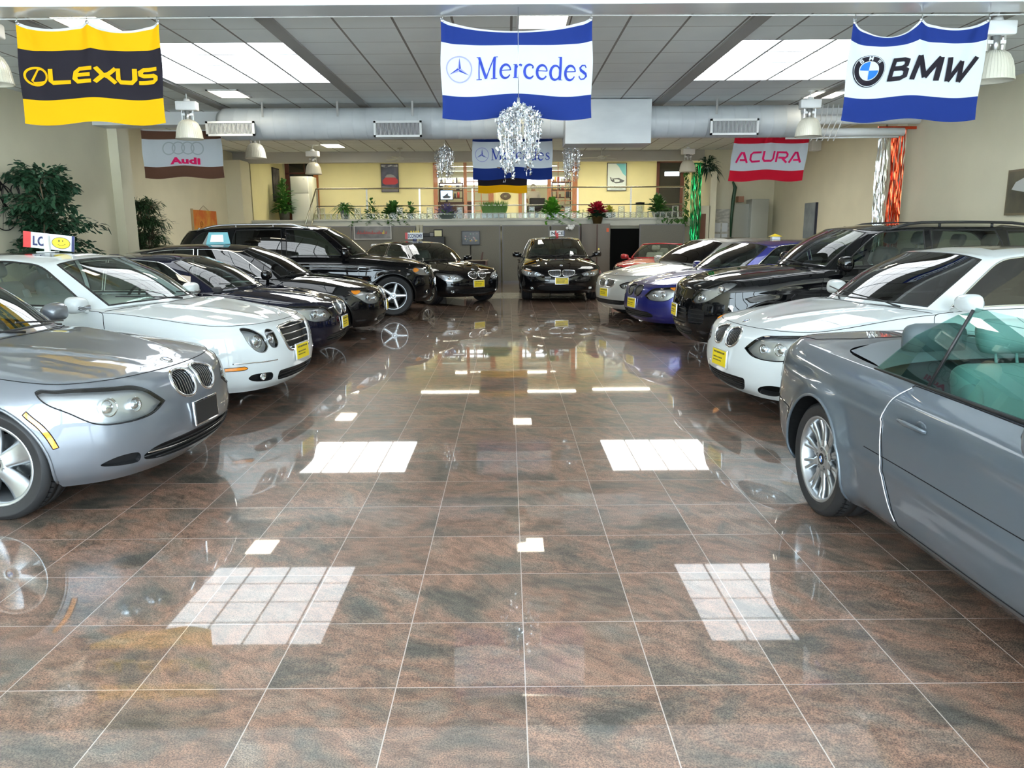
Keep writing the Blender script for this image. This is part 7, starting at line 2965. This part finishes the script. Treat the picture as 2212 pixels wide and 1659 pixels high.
def mound(n, r, h, z0, ln, w, seed, curl=.5, el=(.2, 1.3), trail=0):
    n, r, h, ln, w = int(n * 1.35), r * 1.2, h * 1.35, ln * 1.3, w * 1.25

    def f(b):
        r9 = random.Random(seed)
        for k in range(n):
            a = r9.uniform(0, 2 * PI); e = r9.uniform(*el)
            rr = r * r9.random() ** .6 * math.cos(e) * .8
            base = (rr * math.cos(a), rr * math.sin(a), z0 + h * r9.random() * math.sin(e))
            d = (math.cos(a) * math.cos(e), math.sin(a) * math.cos(e), math.sin(e))
            leaf(b, base, d, ln * r9.uniform(.6, 1.1), w * r9.uniform(.7, 1.1), curl, 0, (r9.uniform(-.4, .4), r9.uniform(-.4, .4), 1))
        for k in range(trail):
            a = r9.uniform(PI, 2 * PI)
            p = Vector((r * .8 * math.cos(a), r * .8 * math.sin(a), z0))
            vx, vy = r9.uniform(-.10, .10), r9.uniform(-.02, .0)
            for i in range(int(r9.uniform(5, 14))):
                q = p + Vector((vx, vy - .01, -.045 if p.y < -r * .6 else .01))
                leaf(b, q, (r9.uniform(-1, 1), r9.uniform(-1, 0), r9.uniform(-.3, .5)), ln * .6, w * .9, .3)
                b.tube([p, q], .003, 3)
                p = q
    return f


def on_edge(px, dy=0.): return (at(px, 465, YE).x, YE - .02 + .28 + dy, ZM)


def on_lip(px): return (at(px, 465, YE - .02).x, YE + .08, ZM + .19)


potted('potted_plant', 'arching spider like plant in a grey pot at the left of the mezzanine edge', on_edge(741), (.15, .10, .30), [('foliage', L_MD, mound(90, .1, .1, .28, .46, .045, 1, .8, (.3, 1.4)))])
potted('potted_plant', 'thin trailing plant by the second railing post of the mezzanine', on_edge(800), (.12, .09, .20), [('foliage', L_MD, mound(60, .22, .35, .2, .11, .06, 2, .3, (.1, 1.4), 8))])
potted('potted_plant', 'bushy green plant trailing over the mezzanine edge below the red car poster', on_edge(847), (.18, .13, .22), [('foliage', L_MD, mound(240, .30, .26, .2, .13, .075, 3, .3, (.0, 1.4), 9))])
potted('potted_plant', 'sparse leafy sprig on the mezzanine edge right of the bushy plant', on_edge(884), (.10, .08, .18), [('foliage', L_MD, mound(40, .16, .28, .18, .11, .06, 4, .3, (.2, 1.4), 3))])
potted('potted_plant', 'low plant with lavender flowers on the mezzanine edge in front of the dark desk', on_edge(965), (.36, .30, .14), [('foliage', L_MD, mound(60, .40, .1, .13, .10, .04, 5, .2)), ('flower', L_PUR, mound(150, .46, .22, .16, .09, .05, 6, .2, (.2, 1.5)))])


def grass(n, w, h, seed):
    def f(b):
        r9 = random.Random(seed)
        for k in range(n):
            x, y = r9.uniform(-w, w), r9.uniform(-.08, .08)
            leaf(b, (x, y, .15), (r9.gauss(0, .16), r9.gauss(0, .12), 1), h * r9.uniform(.6, 1.05), .018, .12, 0, (0, 1, 0), 4)
    return f


M_PLANTER = mat('grey planter trough', (.30, .33, .28), .5)


def trough(lab, px, w, fol):
    o = empty('planter', on_edge(px), 0, lab, 'planter')
    part('trough', o, M_PLANTER, lambda b: b.rbox(-w, w, -.10, .10, 0, .17, .01))
    for nm, m, f in fol: part(nm, o, m, f)


trough('grey trough of tall upright grass on the mezzanine edge', 1068, .42, [('grass', L_LT, grass(420, .38, .52, 7))])
potted('potted_plant', 'bright green trailing plant in the middle right of the mezzanine edge', on_edge(1193), (.20, .15, .2), [('foliage', leafm('bright green leaf', (.09, .32, .02)), mound(330, .34, .34, .18, .13, .08, 8, .3, (.0, 1.4), 12))])
po = potted('poinsettia', 'red poinsettia in a bronze pot on top of the grey cabinet', (at(1290, 480, 25.75).x, 25.72, 1.86), (.19, .13, .24), [('foliage', L_DK, mound(90, .2, .2, .2, .18, .10, 9, .4)), ('flower', leafm('poinsettia red', (.42, .01, .03)), mound(150, .28, .22, .34, .17, .09, 10, .3, (.2, 1.4)))], cat='flower', pm=M_POTB)
trough('small trough of yellow flowers beside the poinsettia', 1318, .20, [('flower', L_YL, mound(80, .17, .16, .15, .09, .05, 11, .2, (.2, 1.5))), ('foliage', L_LT, mound(40, .17, .12, .13, .10, .04, 12, .2))])
potted('potted_plant', 'leafy green plant in a round pot near the right end of the mezzanine edge', on_edge(1425), (.22, .16, .20), [('foliage', L_MD, mound(190, .28, .40, .2, .16, .08, 13, .4, (.1, 1.4), 4))])
o = empty('glass_jar', on_edge(1385), 0, 'glass jar with a dark lid standing on the mezzanine edge', 'jar')
part('jar_body', o, M_GBL, lambda b: b.lathe([(.001, 0), (.14, 0), (.14, .42), (.11, .46)], 20))
part('jar_lid', o, M_BLACK, lambda b: b.lathe([(.15, .46), (.155, .50), (.001, .52)], 20))
o = empty('potted_plant', (at(615, 470, 28.2).x, 28.2, ZM), 0, 'green plant standing left of the white fridge', 'plant')
part('pot', o, mat('dark pot', (.05, .05, .04), .5), lambda b: b.lathe([(.001, 0), (.16, 0), (.2, .35), (.001, .34)], 20))
part('foliage', o, L_MD, mound(260, .34, .8, .3, .22, .08, 14, .5, (.1, 1.5)))
# climbing ivy beside the green foil
def ivy(b):
    r9 = random.Random(21)
    for (x0, z0, x1, z1, n) in ((at(1487, 360, 25.3).x, at(0, 360, 25.3).z, at(1483, 500, 25.3).x, at(0, 500, 25.3).z, 110), (at(1440, 480, 25.3).x, 2.02, at(1488, 480, 25.3).x, 1.95, 40), (at(1486, 455, 25.3).x, 2.3, at(1470, 520, 25.3).x, 1.5, 40), (at(1440, 470, 25.3).x, 2.1, at(1448, 520, 25.3).x, 1.45, 16)):
        pp = None
        for k in range(n):
            u = k / n
            p = Vector((x0 + (x1 - x0) * u + r9.gauss(0, .05), 25.55 + r9.gauss(0, .03), z0 + (z1 - z0) * u + r9.gauss(0, .03)))
            leaf(b, p, (r9.uniform(-1, 1), r9.uniform(-1, 0), r9.uniform(-1, .4)), .12, .08, .2)
            if pp is not None and k % 2: b.tube([pp, p], .004, 3)
            pp = p


tag(part('ivy', None, L_MD, ivy), 'trailing ivy climbing beside the green foil strip at the mezzanine end', 'plant')
potted('potted_plant', 'dark shaggy plant on top of the wall corner right of the green foil', (6.40, 25.45, 3.45), (.16, .12, .14), [('foliage', L_DK, mound(160, .30, .30, .1, .26, .04, 15, .8, (-.3, 1.3)))])

# big floor plants by the left wall
def tree(lab, x, y, h, r, leaves, ln, w, seed, m, z0=.9, narrow=False, name='ficus_tree', wall=-99):
    o = empty(name, (x, y, 0), 0, lab, 'plant')
    part('pot', o, mat('dark planter', (.06, .05, .04), .5), lambda b: b.lathe([(.001, 0), (.17, 0), (.22, .34), (.24, .36), (.21, .36), (.001, .33)], 24))
    r9 = random.Random(seed)
    tips = []

    def br(b):
        for k in range(3 if not narrow else 7):
            p = Vector((r9.uniform(-.05, .05), r9.uniform(-.05, .05), .32))
            pts = [p.copy()]
            for i in range(6):
                p = p + Vector((r9.gauss(0, .05), r9.gauss(0, .05), h * .13))
                pts.append(p.copy())
            b.tube(pts, [.022 - .002 * i for i in range(7)] if not narrow else .010, 6)
            for q in pts[2:]:
                for _ in range(7):
                    a = r9.uniform(0, 2 * PI); e = r9.uniform(-.1, 1.1)
                    uz = (q.z - z0) / (h - z0)
                    rr = r * (1.05 - .55 * max(0, uz)) * r9.uniform(.5, 1.)
                    t = q + Vector((math.cos(a) * math.cos(e), math.sin(a) * math.cos(e), math.sin(e) * .8)) * rr
                    t.z = min(t.z, h)
                    t.x = max(t.x, wall - x + .04)
                    mid = (q + t) / 2 + Vector((0, 0, .08))
                    b.tube([q, mid, t], [.007, .005, .003], 4)
                    tips.append((q, mid, t))
    part('branch', o, M_STEM, br)

    def lv(b):
        for k in range(leaves):
            q, mid, t = r9.choice(tips)
            u = r9.uniform(.25, 1.08)
            p = (q * (1 - u) ** 2 + mid * 2 * u * (1 - u) + t * u * u) if u <= 1 else t + (t - mid) * (u - 1)
            p = p + Vector((r9.gauss(0, .035), r9.gauss(0, .035), r9.gauss(0, .035)))
            p.x = max(p.x, wall - x + .08)
            d = (t - q).normalized() + Vector((r9.uniform(-.8, .8), r9.uniform(-.8, .8), r9.uniform(-.9, .3)))
            leaf(b, p, d, ln * r9.uniform(.7, 1.15), w, .35, 0, (r9.uniform(-.6, .6), r9.uniform(-.6, .6), 1), 4)
    part('foliage', o, m, lv)
    return o


tree('tall dark green ficus standing by the left wall behind the cars', -6.98, 12.0, 2.62, .88, 6000, .095, .046, 31, L_DK, wall=XL)
tree('smaller narrow leaved bamboo plant right of the ficus by the left wall', -7.45, 16.1, 2.28, .55, 5200, .13, .019, 32, leafm('bamboo leaf', (.03, .07, .025)), narrow=True, name='bamboo_plant')

# wire bicycle sculpture on the left wall
M_WIRE = mat('black iron wire', (.02, .018, .018), .5, .6)
sc_ = empty('wall_sculpture', (XL + .05, 11.5, 0), 0, 'black wire sculpture of an old bicycle hanging on the left wall', 'sculpture')


def circ(b, y, z, r_, x=0., n=36, t=.008): b.tube([(x, y + r_ * math.cos(2 * PI * k / n), z + r_ * math.sin(2 * PI * k / n)) for k in range(n)], t, 5, True)


part('wheel', sc_, M_WIRE, lambda b: (circ(b, .12, 2.02, .33), [b.tube([(0, .12, 2.02), (0, .12 + .33 * math.cos(a * PI / 7), 2.02 + .33 * math.sin(a * PI / 7))], .003, 3) for a in range(14)]))
part('wheel', sc_, M_WIRE, lambda b: (circ(b, .28, 2.20, .20, .03), circ(b, .40, 2.26, .10, .03)))
part('frame', sc_, M_WIRE, lambda b: (b.tube([(.03, -.5, 2.55), (.05, -.1, 2.5), (.04, .1, 2.35), (.03, .28, 2.2)], .012, 6), b.tube([(.04, -.5, 2.2), (.04, -.2, 2.45), (.04, .12, 2.02)], .012, 6)))
b_ = part('rider', sc_, M_WIRE, lambda b: (b.rbox(-.0, .06, -.35, -.1, 2.15, 2.5, .03), b.sphere((.03, -.05, 2.6), .05), b.rbox(.0, .06, -.1, .05, 2.25, 2.42, .02)))

# orange painting on the left wall
a, c = atx(417, 455, XL2 + .06), atx(467, 456, XL2 + .06)
o = empty('painting', (XL2, (a.y + c.y) / 2, 0), 0, 'orange painting with a rope hanger on the left wall beyond the bamboo plant', 'painting')
hw_ = (c.y - a.y) / 2
zt_ = atx(417, 453, XL2 + .06).z
zb_ = zt_ - 1.25
part('canvas', o, noise_col(mat('orange canvas', (.7, .25, .03), .6), 2.2, (.70, .33, .04), (.62, .13, .015), .4, .6), lambda b: b.box(.01, .06, -hw_, hw_, zb_, zt_))
part('canvas_edge', o, mat('tan canvas edge', (.45, .33, .18), .7), lambda b: b.box(.0, .062, -hw_ - .04, -hw_, zb_, zt_ + .03))
part('hanger_rope', o, mat('rope', (.35, .28, .2), .8), lambda b: b.tube([(.03, -hw_ * .4, zt_), (.02, 0, zt_ + .14), (.03, hw_ * .4, zt_)], .006, 5))
r9 = random.Random(2)
part('painted_swirl', o, mat('deep orange paint', (.38, .07, .01), .6), lambda b: [b.tube([(.064, yy + .11 * math.cos(t * .7) * (1 - t / 14), zt_ - .42 - i * .14 + .12 * math.sin(t * .7) * (1 - t / 14)) for t in range(12)], .014, 5, flat=.3) for i, yy in enumerate((-.35, -.05, .3, -.2, .2))])

# right wall items
o = empty('picture', (XR, 10.35, 0), 0, 'framed dark photograph of a white car at the right edge, on the right wall', 'picture')
a, c = atx(2185, 368, XR), atx(2260, 368, XR)
zt_, zb_ = atx(2185, 368, XR).z, atx(2185, 465, XR).z
o.location.y = a.y
part('frame', o, mat('bronze frame', (.16, .13, .08), .4), lambda b: b.box(-.04, -.01, -1.0, 0, zb_, zt_))
part('print', o, noise_col(mat('dark landscape print', (.05, .05, .04), .4), 2, (.03, .035, .03), (.12, .11, .07)), lambda b: b.box(-.043, -.039, -.97, -.03, zb_ + .03, zt_ - .03))
part('print_car', o, mat('pale car print', (.5, .52, .5), .4), lambda b: b.add([(-.045, -.12, zb_ + .36), (-.045, -.2, zb_ + .46), (-.045, -.4, zb_ + .52), (-.045, -.8, zb_ + .5), (-.045, -.9, zb_ + .34), (-.045, -.5, zb_ + .30)], [(0, 1, 2, 3, 4, 5)]))
a, c = atx(1743, 440, XR2), atx(1767, 437, XR2)
zt_, zb_ = c.z, atx(1767, 500, XR2).z - .2
o = empty('picture', (XR2, (a.y + c.y) / 2, 0), 0, 'tall narrow grey blue canvas on the right wall behind the black estate car', 'picture')
hw_ = abs(a.y - c.y) / 2
part('canvas', o, noise_col(mat('grey blue canvas', (.2, .24, .26), .4), 2, (.16, .19, .21), (.30, .34, .36)), lambda b: b.box(-.06, -.01, -hw_, hw_, zb_, zt_))
part('canvas_edge', o, mat('dark canvas edge', (.02, .025, .05), .5), lambda b: b.box(-.065, -.0, -hw_ - .03, -hw_, zb_, zt_))

# cubicle partitions ----------------------------------------------------
M_PANEL = noise_col(mat('grey partition fabric', (.2, .19, .17), .9), 60, (.150, .145, .120), (.19, .185, .155))
M_PANF = mat('partition frame', (.16, .16, .17), .5)
M_PANB = mat('beige partition frame', (.42, .40, .30), .6)
YP = 25.2
ZP = at(1000, 487, YP).z
for k, (a, c, lab, y) in enumerate(((590, 760, 'grey cubicle partition behind the black off-road car', YP), (762, 898, 'grey cubicle partition carrying the wide skyline picture', YP), (915, 1081, 'grey cubicle partition carrying the map picture', YP), (1085, 1187, 'grey cubicle partition left of the frontal black car', YP), (1191, 1252, 'grey cubicle partition behind the frontal black car', YP), (1381, 1478, 'grey cubicle partition with the ivy hanging over it', YP))):
    x0, x1 = at(a, 520, y).x, at(c, 520, y).x
    o = empty('cubicle_partition', ((x0 + x1) / 2, y, 0), 0, lab, 'partition', 'grey cubicle partitions')
    w = (x1 - x0) / 2
    part('panel', o, M_PANEL, lambda b: b.box(-w + .02, w - .02, .0, .05, .05, ZP - .02))
    part('panel_frame', o, M_PANF, lambda b: (b.box(-w, w, -.006, .056, ZP - .03, ZP), b.box(-w, -w + .03, -.006, .056, 0, ZP - .03), b.box(w - .03, w, -.006, .056, 0, ZP - .03), b.box(-w + .03, w - .03, -.006, .056, 0, .06)))
o = part('partition_post', None, M_PANB, lambda b: (b.box(at(900, 500, YP).x, at(906, 500, YP).x, YP - .05, YP + .06, 0, ZP + .02), b.box(at(907, 500, YP).x, at(913, 500, YP).x, YP - .03, YP + .06, 0, ZP + .02)))
tag(o, 'beige double post between the skyline and the map partitions', 'post')


def p_sky(o, w, h):
    sheet(o, noise_col(mat('grey skyline print', (.2, .2, .2), .4), 2, (.10, .10, .11), (.26, .26, .25)), -w / 2, w / 2, 0, h)
    r9 = random.Random(8)
    m1, m2 = mat('red skyline print', (.35, .07, .06), .4), mat('yellow skyline print', (.65, .50, .05), .4)
    for k in range(26):
        x = -w * .42 + w * .8 * k / 26
        hh = h * r9.uniform(.08, .26)
        shape2(o, m2 if k in (22, 23) else m1, [(x, h * .40), (x + w * .022, h * .40), (x + w * .022, h * .40 + hh), (x, h * .40 + hh)], .006)


poster('picture', 'wide framed skyline picture on the grey partition left of the middle', 764, 488, 846, 517, YP - .05, mat('silver frame', (.6, .6, .58), .4), p_sky, 'picture')


def p_map(o, w, h):
    sheet(o, noise_col(mat('dark map print', (.1, .11, .12), .4), 2, (.07, .08, .09), (.13, .14, .15)), -w / 2, w / 2, 0, h)
    r9 = random.Random(9)
    cs = [mat('map pale', (.35, .33, .33), .4), mat('map orange', (.6, .35, .03), .4), mat('map green', (.2, .3, .22), .4), mat('map pink', (.35, .22, .22), .4)]
    for k in range(26):
        x, z = r9.uniform(-w * .42, w * .32), r9.uniform(h * .25, h * .78)
        s_ = w * r9.uniform(.04, .09)
        shape2(o, cs[k % 4], [(x, z), (x + s_, z + s_ * .1), (x + s_ * .9, z + s_ * .9), (x + s_ * .1, z + s_)], .002 + .0003 * k)


poster('picture', 'dark framed map picture on the grey partition right of the small black sedan', 997, 499, 1037, 529, YP - .05, M_BLACK, p_map, 'picture')
# low desk with printer and screens left of the map
o = empty('black_cabinet', (at(937, 520, 24.9).x, 24.6, 0), 0, 'low black cabinet holding office gear in front of the partition', 'cabinet')
zc_ = at(930, 512, 24.6).z
part('cabinet_body', o, M_BLACK, lambda b: b.rbox(-.36, .36, 0, .45, .02, zc_, .01))
for nm, px, w, h, m, lab, cat in (('desk_phone', 920, .11, .10, M_BLACK, 'black desk phone standing on the low black cabinet', 'phone'), ('paper_tray', 946, .14, .22, mat('pale notice', (.62, .60, .36), .6), 'pale yellow notice in a dark stand on the low black cabinet', 'notice'), ('printer', 932, .07, .14, M_PANF, 'small grey device between the phone and the notice', 'printer')):
    q = empty(nm, (at(px, 500, 24.7).x, 24.75, zc_), 0, lab, cat)
    part('stand', q, M_BLACK, lambda b: b.rbox(-w, w, 0, .1, 0, h + .02, .01))
    part('face', q, m, lambda b: b.box(-w * .8, w * .8, -.005, 0, .02, h * .92))
o = empty('desk', (at(1035, 575, 24.5).x, 24.3, 0), 0, 'small brown desk with a board on it beside the map partition', 'desk')
part('desk_top', o, mat('tan desk top', (.30, .25, .18), .5), lambda b: b.box(-.5, .28, 0, .6, .73, .76))
part('desk_side', o, mat('brown desk side', (.10, .05, .035), .5), lambda b: (b.box(.2, .26, 0, .6, 0, .73), b.box(-.48, -.42, 0, .6, 0, .73), b.box(-.42, .2, .5, .55, .2, .73)))
part('desk_board', o, M_SHELF, lambda b: b.prism([(0, 0), (.05, 0), (.09, .24), (.05, .24)], .1, .4, 0, Matrix.Translation((.05, .5, .76)) @ Matrix.Rotation(PI / 2, 4, 'X')))
o = empty('picture_stand', (at(1017, 560, 25.0).x, 25.0, 0), 0, 'thin dark stand below the map picture', 'stand')
part('pole', o, M_BLACK, lambda b: (b.cyl((0, 0, .05), (0, 0, at(1017, 530, 25.0).z), .02), b.cyl((0, 0, 0), (0, 0, .05), .15, .15, 16)))
# tall cabinets
M_CAB = mat('taupe cabinet', (.155, .135, .11), .5)
o = empty('tall_cabinet', (at(1275, 550, 25.4).x, 25.45, 0), 0, 'tall taupe two door cabinet under the poinsettia', 'cabinet')
x0, x1 = at(1256, 520, 25.4).x - o.location.x, at(1318, 520, 25.4).x - o.location.x
xm = at(1290, 520, 25.4).x - o.location.x
part('cabinet_body', o, M_CAB, lambda b: b.box(x0, x1, .02, .45, 0, 1.86))
part('cabinet_door', o, M_CAB, lambda b: b.rbox(x0, xm - .02, -.01, .02, .05, 1.84, .006))
part('cabinet_door', o, M_CAB, lambda b: b.rbox(xm + .02, x1, -.01, .02, .05, 1.84, .006))
part('cabinet_gap', o, M_SHELF, lambda b: b.box(xm - .02, xm + .02, -.002, .02, .05, 1.84))
part('sticker', o, mat('orange sticker', (.75, .12, .03), .5), lambda b: b.box(x1 - .12, x1 - .04, -.013, -.01, 1.60, 1.72))
part('cabinet_lock', o, mat('brass', (.6, .45, .1), .3, 1.), lambda b: b.cyl((xm + .06, -.02, 1.05), (xm + .06, -.01, 1.05), .03))
o = empty('wooden_box', (at(1248, 505, 25.4).x, 25.3, 0), 0, 'dark brown wooden cupboard between the partition and the tall cabinet', 'cupboard')
part('cupboard_body', o, M_SHELF, lambda b: b.box(-.12, .09, 0, .4, 0, 1.78))
o = part('flower_ornament', None, M_PAPER, lambda b: [b.sphere((at(1231 + dx, 491 + dz, 25.1).x, 25.1, at(1231, 491 + dz, 25.1).z), .045, 8, 6) for dx, dz in ((-6, 2), (-2, -3), (3, -2), (6, 1), (0, 2), (8, -3), (4, 3))])
tag(o, 'cluster of small white ornaments on top of the grey partition', 'ornament')
struct('trim_6', M_MATTE, lambda b: rect(b, 1319, 494, 1380, 600, 26.2, .03))  # black sheet stands in for the shade inside the open gap
# right end: notice board, cabinets
M_NOTE = noise_col(mat('pinned papers', (.6, .58, .5), .8), 5, (.45, .44, .38), (.68, .66, .58), .4, .6, 8, (1, 1, 3))
a, c = at(1527, 452, 25.95), at(1573, 530, 25.95)
o = empty('notice_board', ((a.x + c.x) / 2, 25.95, c.z), 0, 'pale notice board covered with sheets of paper on the rear right wall', 'notice board')
w, h = (c.x - a.x) / 2, a.z - c.z
part('board', o, M_NOTE, lambda b: b.box(-w, w, 0, .04, 0, h))
r9 = random.Random(5)
for k in range(7):
    xx, zz = -w + .05 + (k % 3) * w * .62, h * (.08 + .3 * (k // 3))
    part('paper_sheet', o, M_PAPER, lambda b: b.box(xx, xx + w * .5, -.004, 0, zz, zz + h * .24))
o = empty('metal_cabinet', (at(1620, 500, 25.3).x, 25.3, 0), 0, 'pale grey metal cabinet standing at the rear right wall', 'cabinet')
M_MC = mat('pale grey metal', (.42, .44, .40), .3, .3)
x0, x1, xm = [at(p, 500, 25.3).x - o.location.x for p in (1583, 1658, 1621)]
zt_ = at(1640, 430, 25.3).z
part('cabinet_body', o, M_MC, lambda b: b.rbox(xm, x1, 0, .6, 0, zt_, .01))
part('cabinet_door', o, mat('pale metal door', (.36, .37, .33), .35, .3), lambda b: b.box(x0, xm, .3, .33, 0, at(1600, 440, 25.3).z))
o = part('cardboard_box', None, mat('brown cardboard', (.32, .16, .10), .8), lambda b: b.box(at(1595, 432, 25.6).x, at(1607, 432, 25.6).x, 25.6, 25.9, at(0, 440, 25.6).z - .1, at(0, 434, 25.6).z))
tag(o, 'small reddish cardboard box on top of the pale metal cabinet', 'box')
o = part('garland', None, L_DK, lambda b: b.tube([at(1583, 392, 25.5), at(1588, 405, 25.5), at(1584, 430, 25.5), at(1580, 470, 25.5), at(1578, 512, 25.5)], [.03, .06, .06, .05, .03], 7))
tag(o, 'dark green rolled cloth hanging left of the metal cabinet', 'cloth')
struct('door_3', mat('reddish brown door', (.16, .06, .03), .5), lambda b: rect(b, 1509, 462, 1521, 560, 25.05, .03))
o = empty('wall_speaker', atx(1760, 312, XR2 - .15), 0, 'small white wall mounted box high on the right wall', 'speaker')
part('speaker_body', o, M_LBOX, lambda b: b.rbox(-.12, .15, -.12, .12, -.18, .12, .02))
part('speaker_bracket', o, M_SATIN, lambda b: b.box(.0, .15, -.02, .02, .1, .22))

# ------------------------------------------------------------------ price signs on the car roofs
def on_roof(key, lx, ly):
    S = CARS[key]
    z = float(S['_rZ'](np.array([lx]), np.array([abs(ly)]))[0])
    c, s_ = math.cos(S['rz']), math.sin(S['rz'])
    return (S['loc'][0] + c * lx - s_ * ly, S['loc'][1] + s_ * lx + c * ly, z)


def letters(b, txt, x0, x1, z0, z1, y, mi=0, bold=.03):
    for vs, fs in fit(font_shapes(txt, bold), x0, x1, z0, z1):
        b.add([(v[0], y, v[1]) for v in vs], fs, mi)


M_SRED, M_SNAVY, M_SWH = mat('sign red', (.60, .03, .03), .4), mat('sign navy', (.01, .015, .10), .4), mat('sign white', (.80, .82, .82), .4)
M_SYEL, M_STEAL = mat('sign yellow', (.85, .62, .02), .4), mat('sign teal', (.10, .33, .38), .4)


def board(o, w, h, z0, tilt=0.):
    Mr = Matrix.Rotation(tilt, 4, 'Y')
    o2 = part('sign_board', o, M_SWH, lambda b: b.box(-w, w, -.006, .006, z0, z0 + h))
    return o2


p = on_roof('w211', -1.72, -.02)
o = empty('price_sign', p, deg(6), 'red white and blue board with a yellow smiley on the white sedan roof', 'sign')
part('sign_stand', o, M_SWH, lambda b: (b.rbox(-.025, .025, -.02, .02, 0, .17, .006), b.rbox(-.09, .09, -.05, .05, 0, .012, .005)))
bo = part('sign_board', o, M_SWH, lambda b: b.box(-.24, .24, .022, .030, .03, .185))
bo.rotation_euler = (0, .12, 0)
for nm, m, f in (('red_end', M_SRED, lambda b: b.box(-.241, -.17, .018, .0215, .029, .186)), ('blue_end', M_SNAVY, lambda b: b.box(.215, .241, .018, .0215, .029, .186)),
                 ('lettering', M_SNAVY, lambda b: letters(b, 'LO', -.15, -.03, .055, .15, .0175)),
                 ('smiley', M_SYEL, lambda b: b.add([(.115 + .085 * math.cos(a * PI / 14), .019, .105 + .055 * math.sin(a * PI / 14)) for a in range(28)], [tuple(range(28))])),
                 ('smiley_line', M_INK, lambda b: (b.tube([(.115 + .085 * math.cos(a * PI / 14), .0185, .105 + .055 * math.sin(a * PI / 14)) for a in range(28)], .0022, 4, True), b.tube([(.085 + .012 * i, .018, .088 - .010 * math.sin(i / 6 * PI) + .0015 * i) for i in range(7)], .002, 4), b.sphere((.095, .018, .125), .009, 8, 6, 0, (.7, .3, 1.3)), b.sphere((.13, .018, .127), .006, 8, 6, 0, (.7, .3, 1.2))))):
    part(nm, bo, m, f)

p = on_roof('e90', -1.85, .1)
o = empty('price_sign', p, deg(3), 'small board reading ECONOMY with a yellow crown on the compact black sedan', 'sign')
part('sign_stand', o, M_SNAVY, lambda b: b.rbox(-.03, .06, -.03, .03, 0, .05, .005))
bo = part('sign_board', o, M_SWH, lambda b: b.box(-.22, .22, -.006, .006, .04, .20))
part('red_end', bo, M_SRED, lambda b: b.box(-.221, -.16, -.009, -.006, .039, .201))
part('lettering', bo, M_SNAVY, lambda b: letters(b, 'ECONOMY', -.15, .21, .07, .17, -.008))
part('crown', bo, M_SYEL, lambda b: [b.prism([(x, .20), (x + .05, .20), (x + .035, .24), (x + .01, .25)], -.004, .004, 0, Matrix.Rotation(PI / 2, 4, 'X')) for x in (-.09, -.03, .03, .09)])

p = on_roof('e66', -1.6, .05)
o = empty('price_sign', p, 0, 'small white board ending in CE on the frontal black sedan roof', 'sign')
part('sign_stand', o, M_SRED, lambda b: b.rbox(-.03, .03, -.02, .02, 0, .10, .005))
bo = part('sign_board', o, M_SWH, lambda b: b.box(-.19, .19, .021, .03, .03, .17))
part('lettering', bo, M_INK, lambda b: letters(b, 'NICE', -.15, .17, .06, .145, .019))
part('red_mark', bo, M_SRED, lambda b: b.box(-.05, -.02, .017, .02, .03, .168))
part('navy_end', bo, M_SNAVY, lambda b: b.box(.172, .191, .017, .02, .03, .17))

p = on_roof('e60b', -1.75, -.1)
o = empty('price_card', p, deg(12), 'folded blue and white price card standing on the black sedan roof', 'card')
part('card_front', o, M_STEAL, lambda b: b.add([(-.16, -.06, 0), (.20, -.06, 0), (.16, .02, .18), (-.12, .02, .18), (-.16, -.055, 0), (.20, -.055, 0), (.16, .025, .18), (-.12, .025, .18)], [(0, 1, 2, 3), (5, 4, 7, 6), (0, 4, 5, 1), (1, 5, 6, 2), (2, 6, 7, 3), (3, 7, 4, 0)]))
part('card_back', o, mat('card grey', (.35, .36, .33), .6), lambda b: b.add([(-.24, .10, 0), (.14, .10, 0), (.16, .026, .18), (-.12, .026, .18), (-.24, .105, 0), (.14, .105, 0), (.16, .031, .18), (-.12, .031, .18)], [(1, 0, 3, 2), (4, 5, 6, 7), (0, 4, 7, 3), (1, 2, 6, 5)]))
part('card_print', o, M_SWH, lambda b: b.add([(-.10, -.052, .03), (.10, -.052, .03), (.09, .006, .14), (-.08, .006, .14)], [(0, 1, 2, 3)])).location = (0, -.006, 0)

p = on_roof('blue', -1.75, 0)
o = empty('roof_sign', p, 0, 'small white roof sign with a yellow pointed top on the blue sedan', 'sign')
part('sign_base', o, M_SWH, lambda b: b.rbox(-.07, .07, -.05, .05, 0, .05, .006))
part('sign_top', o, M_SYEL, lambda b: b.add([(-.10, -.07, .05), (.10, -.07, .05), (.10, .07, .05), (-.10, .07, .05), (-.01, 0, .10)], [(0, 1, 4), (1, 2, 4), (2, 3, 4), (3, 0, 4), (3, 2, 1, 0)]))
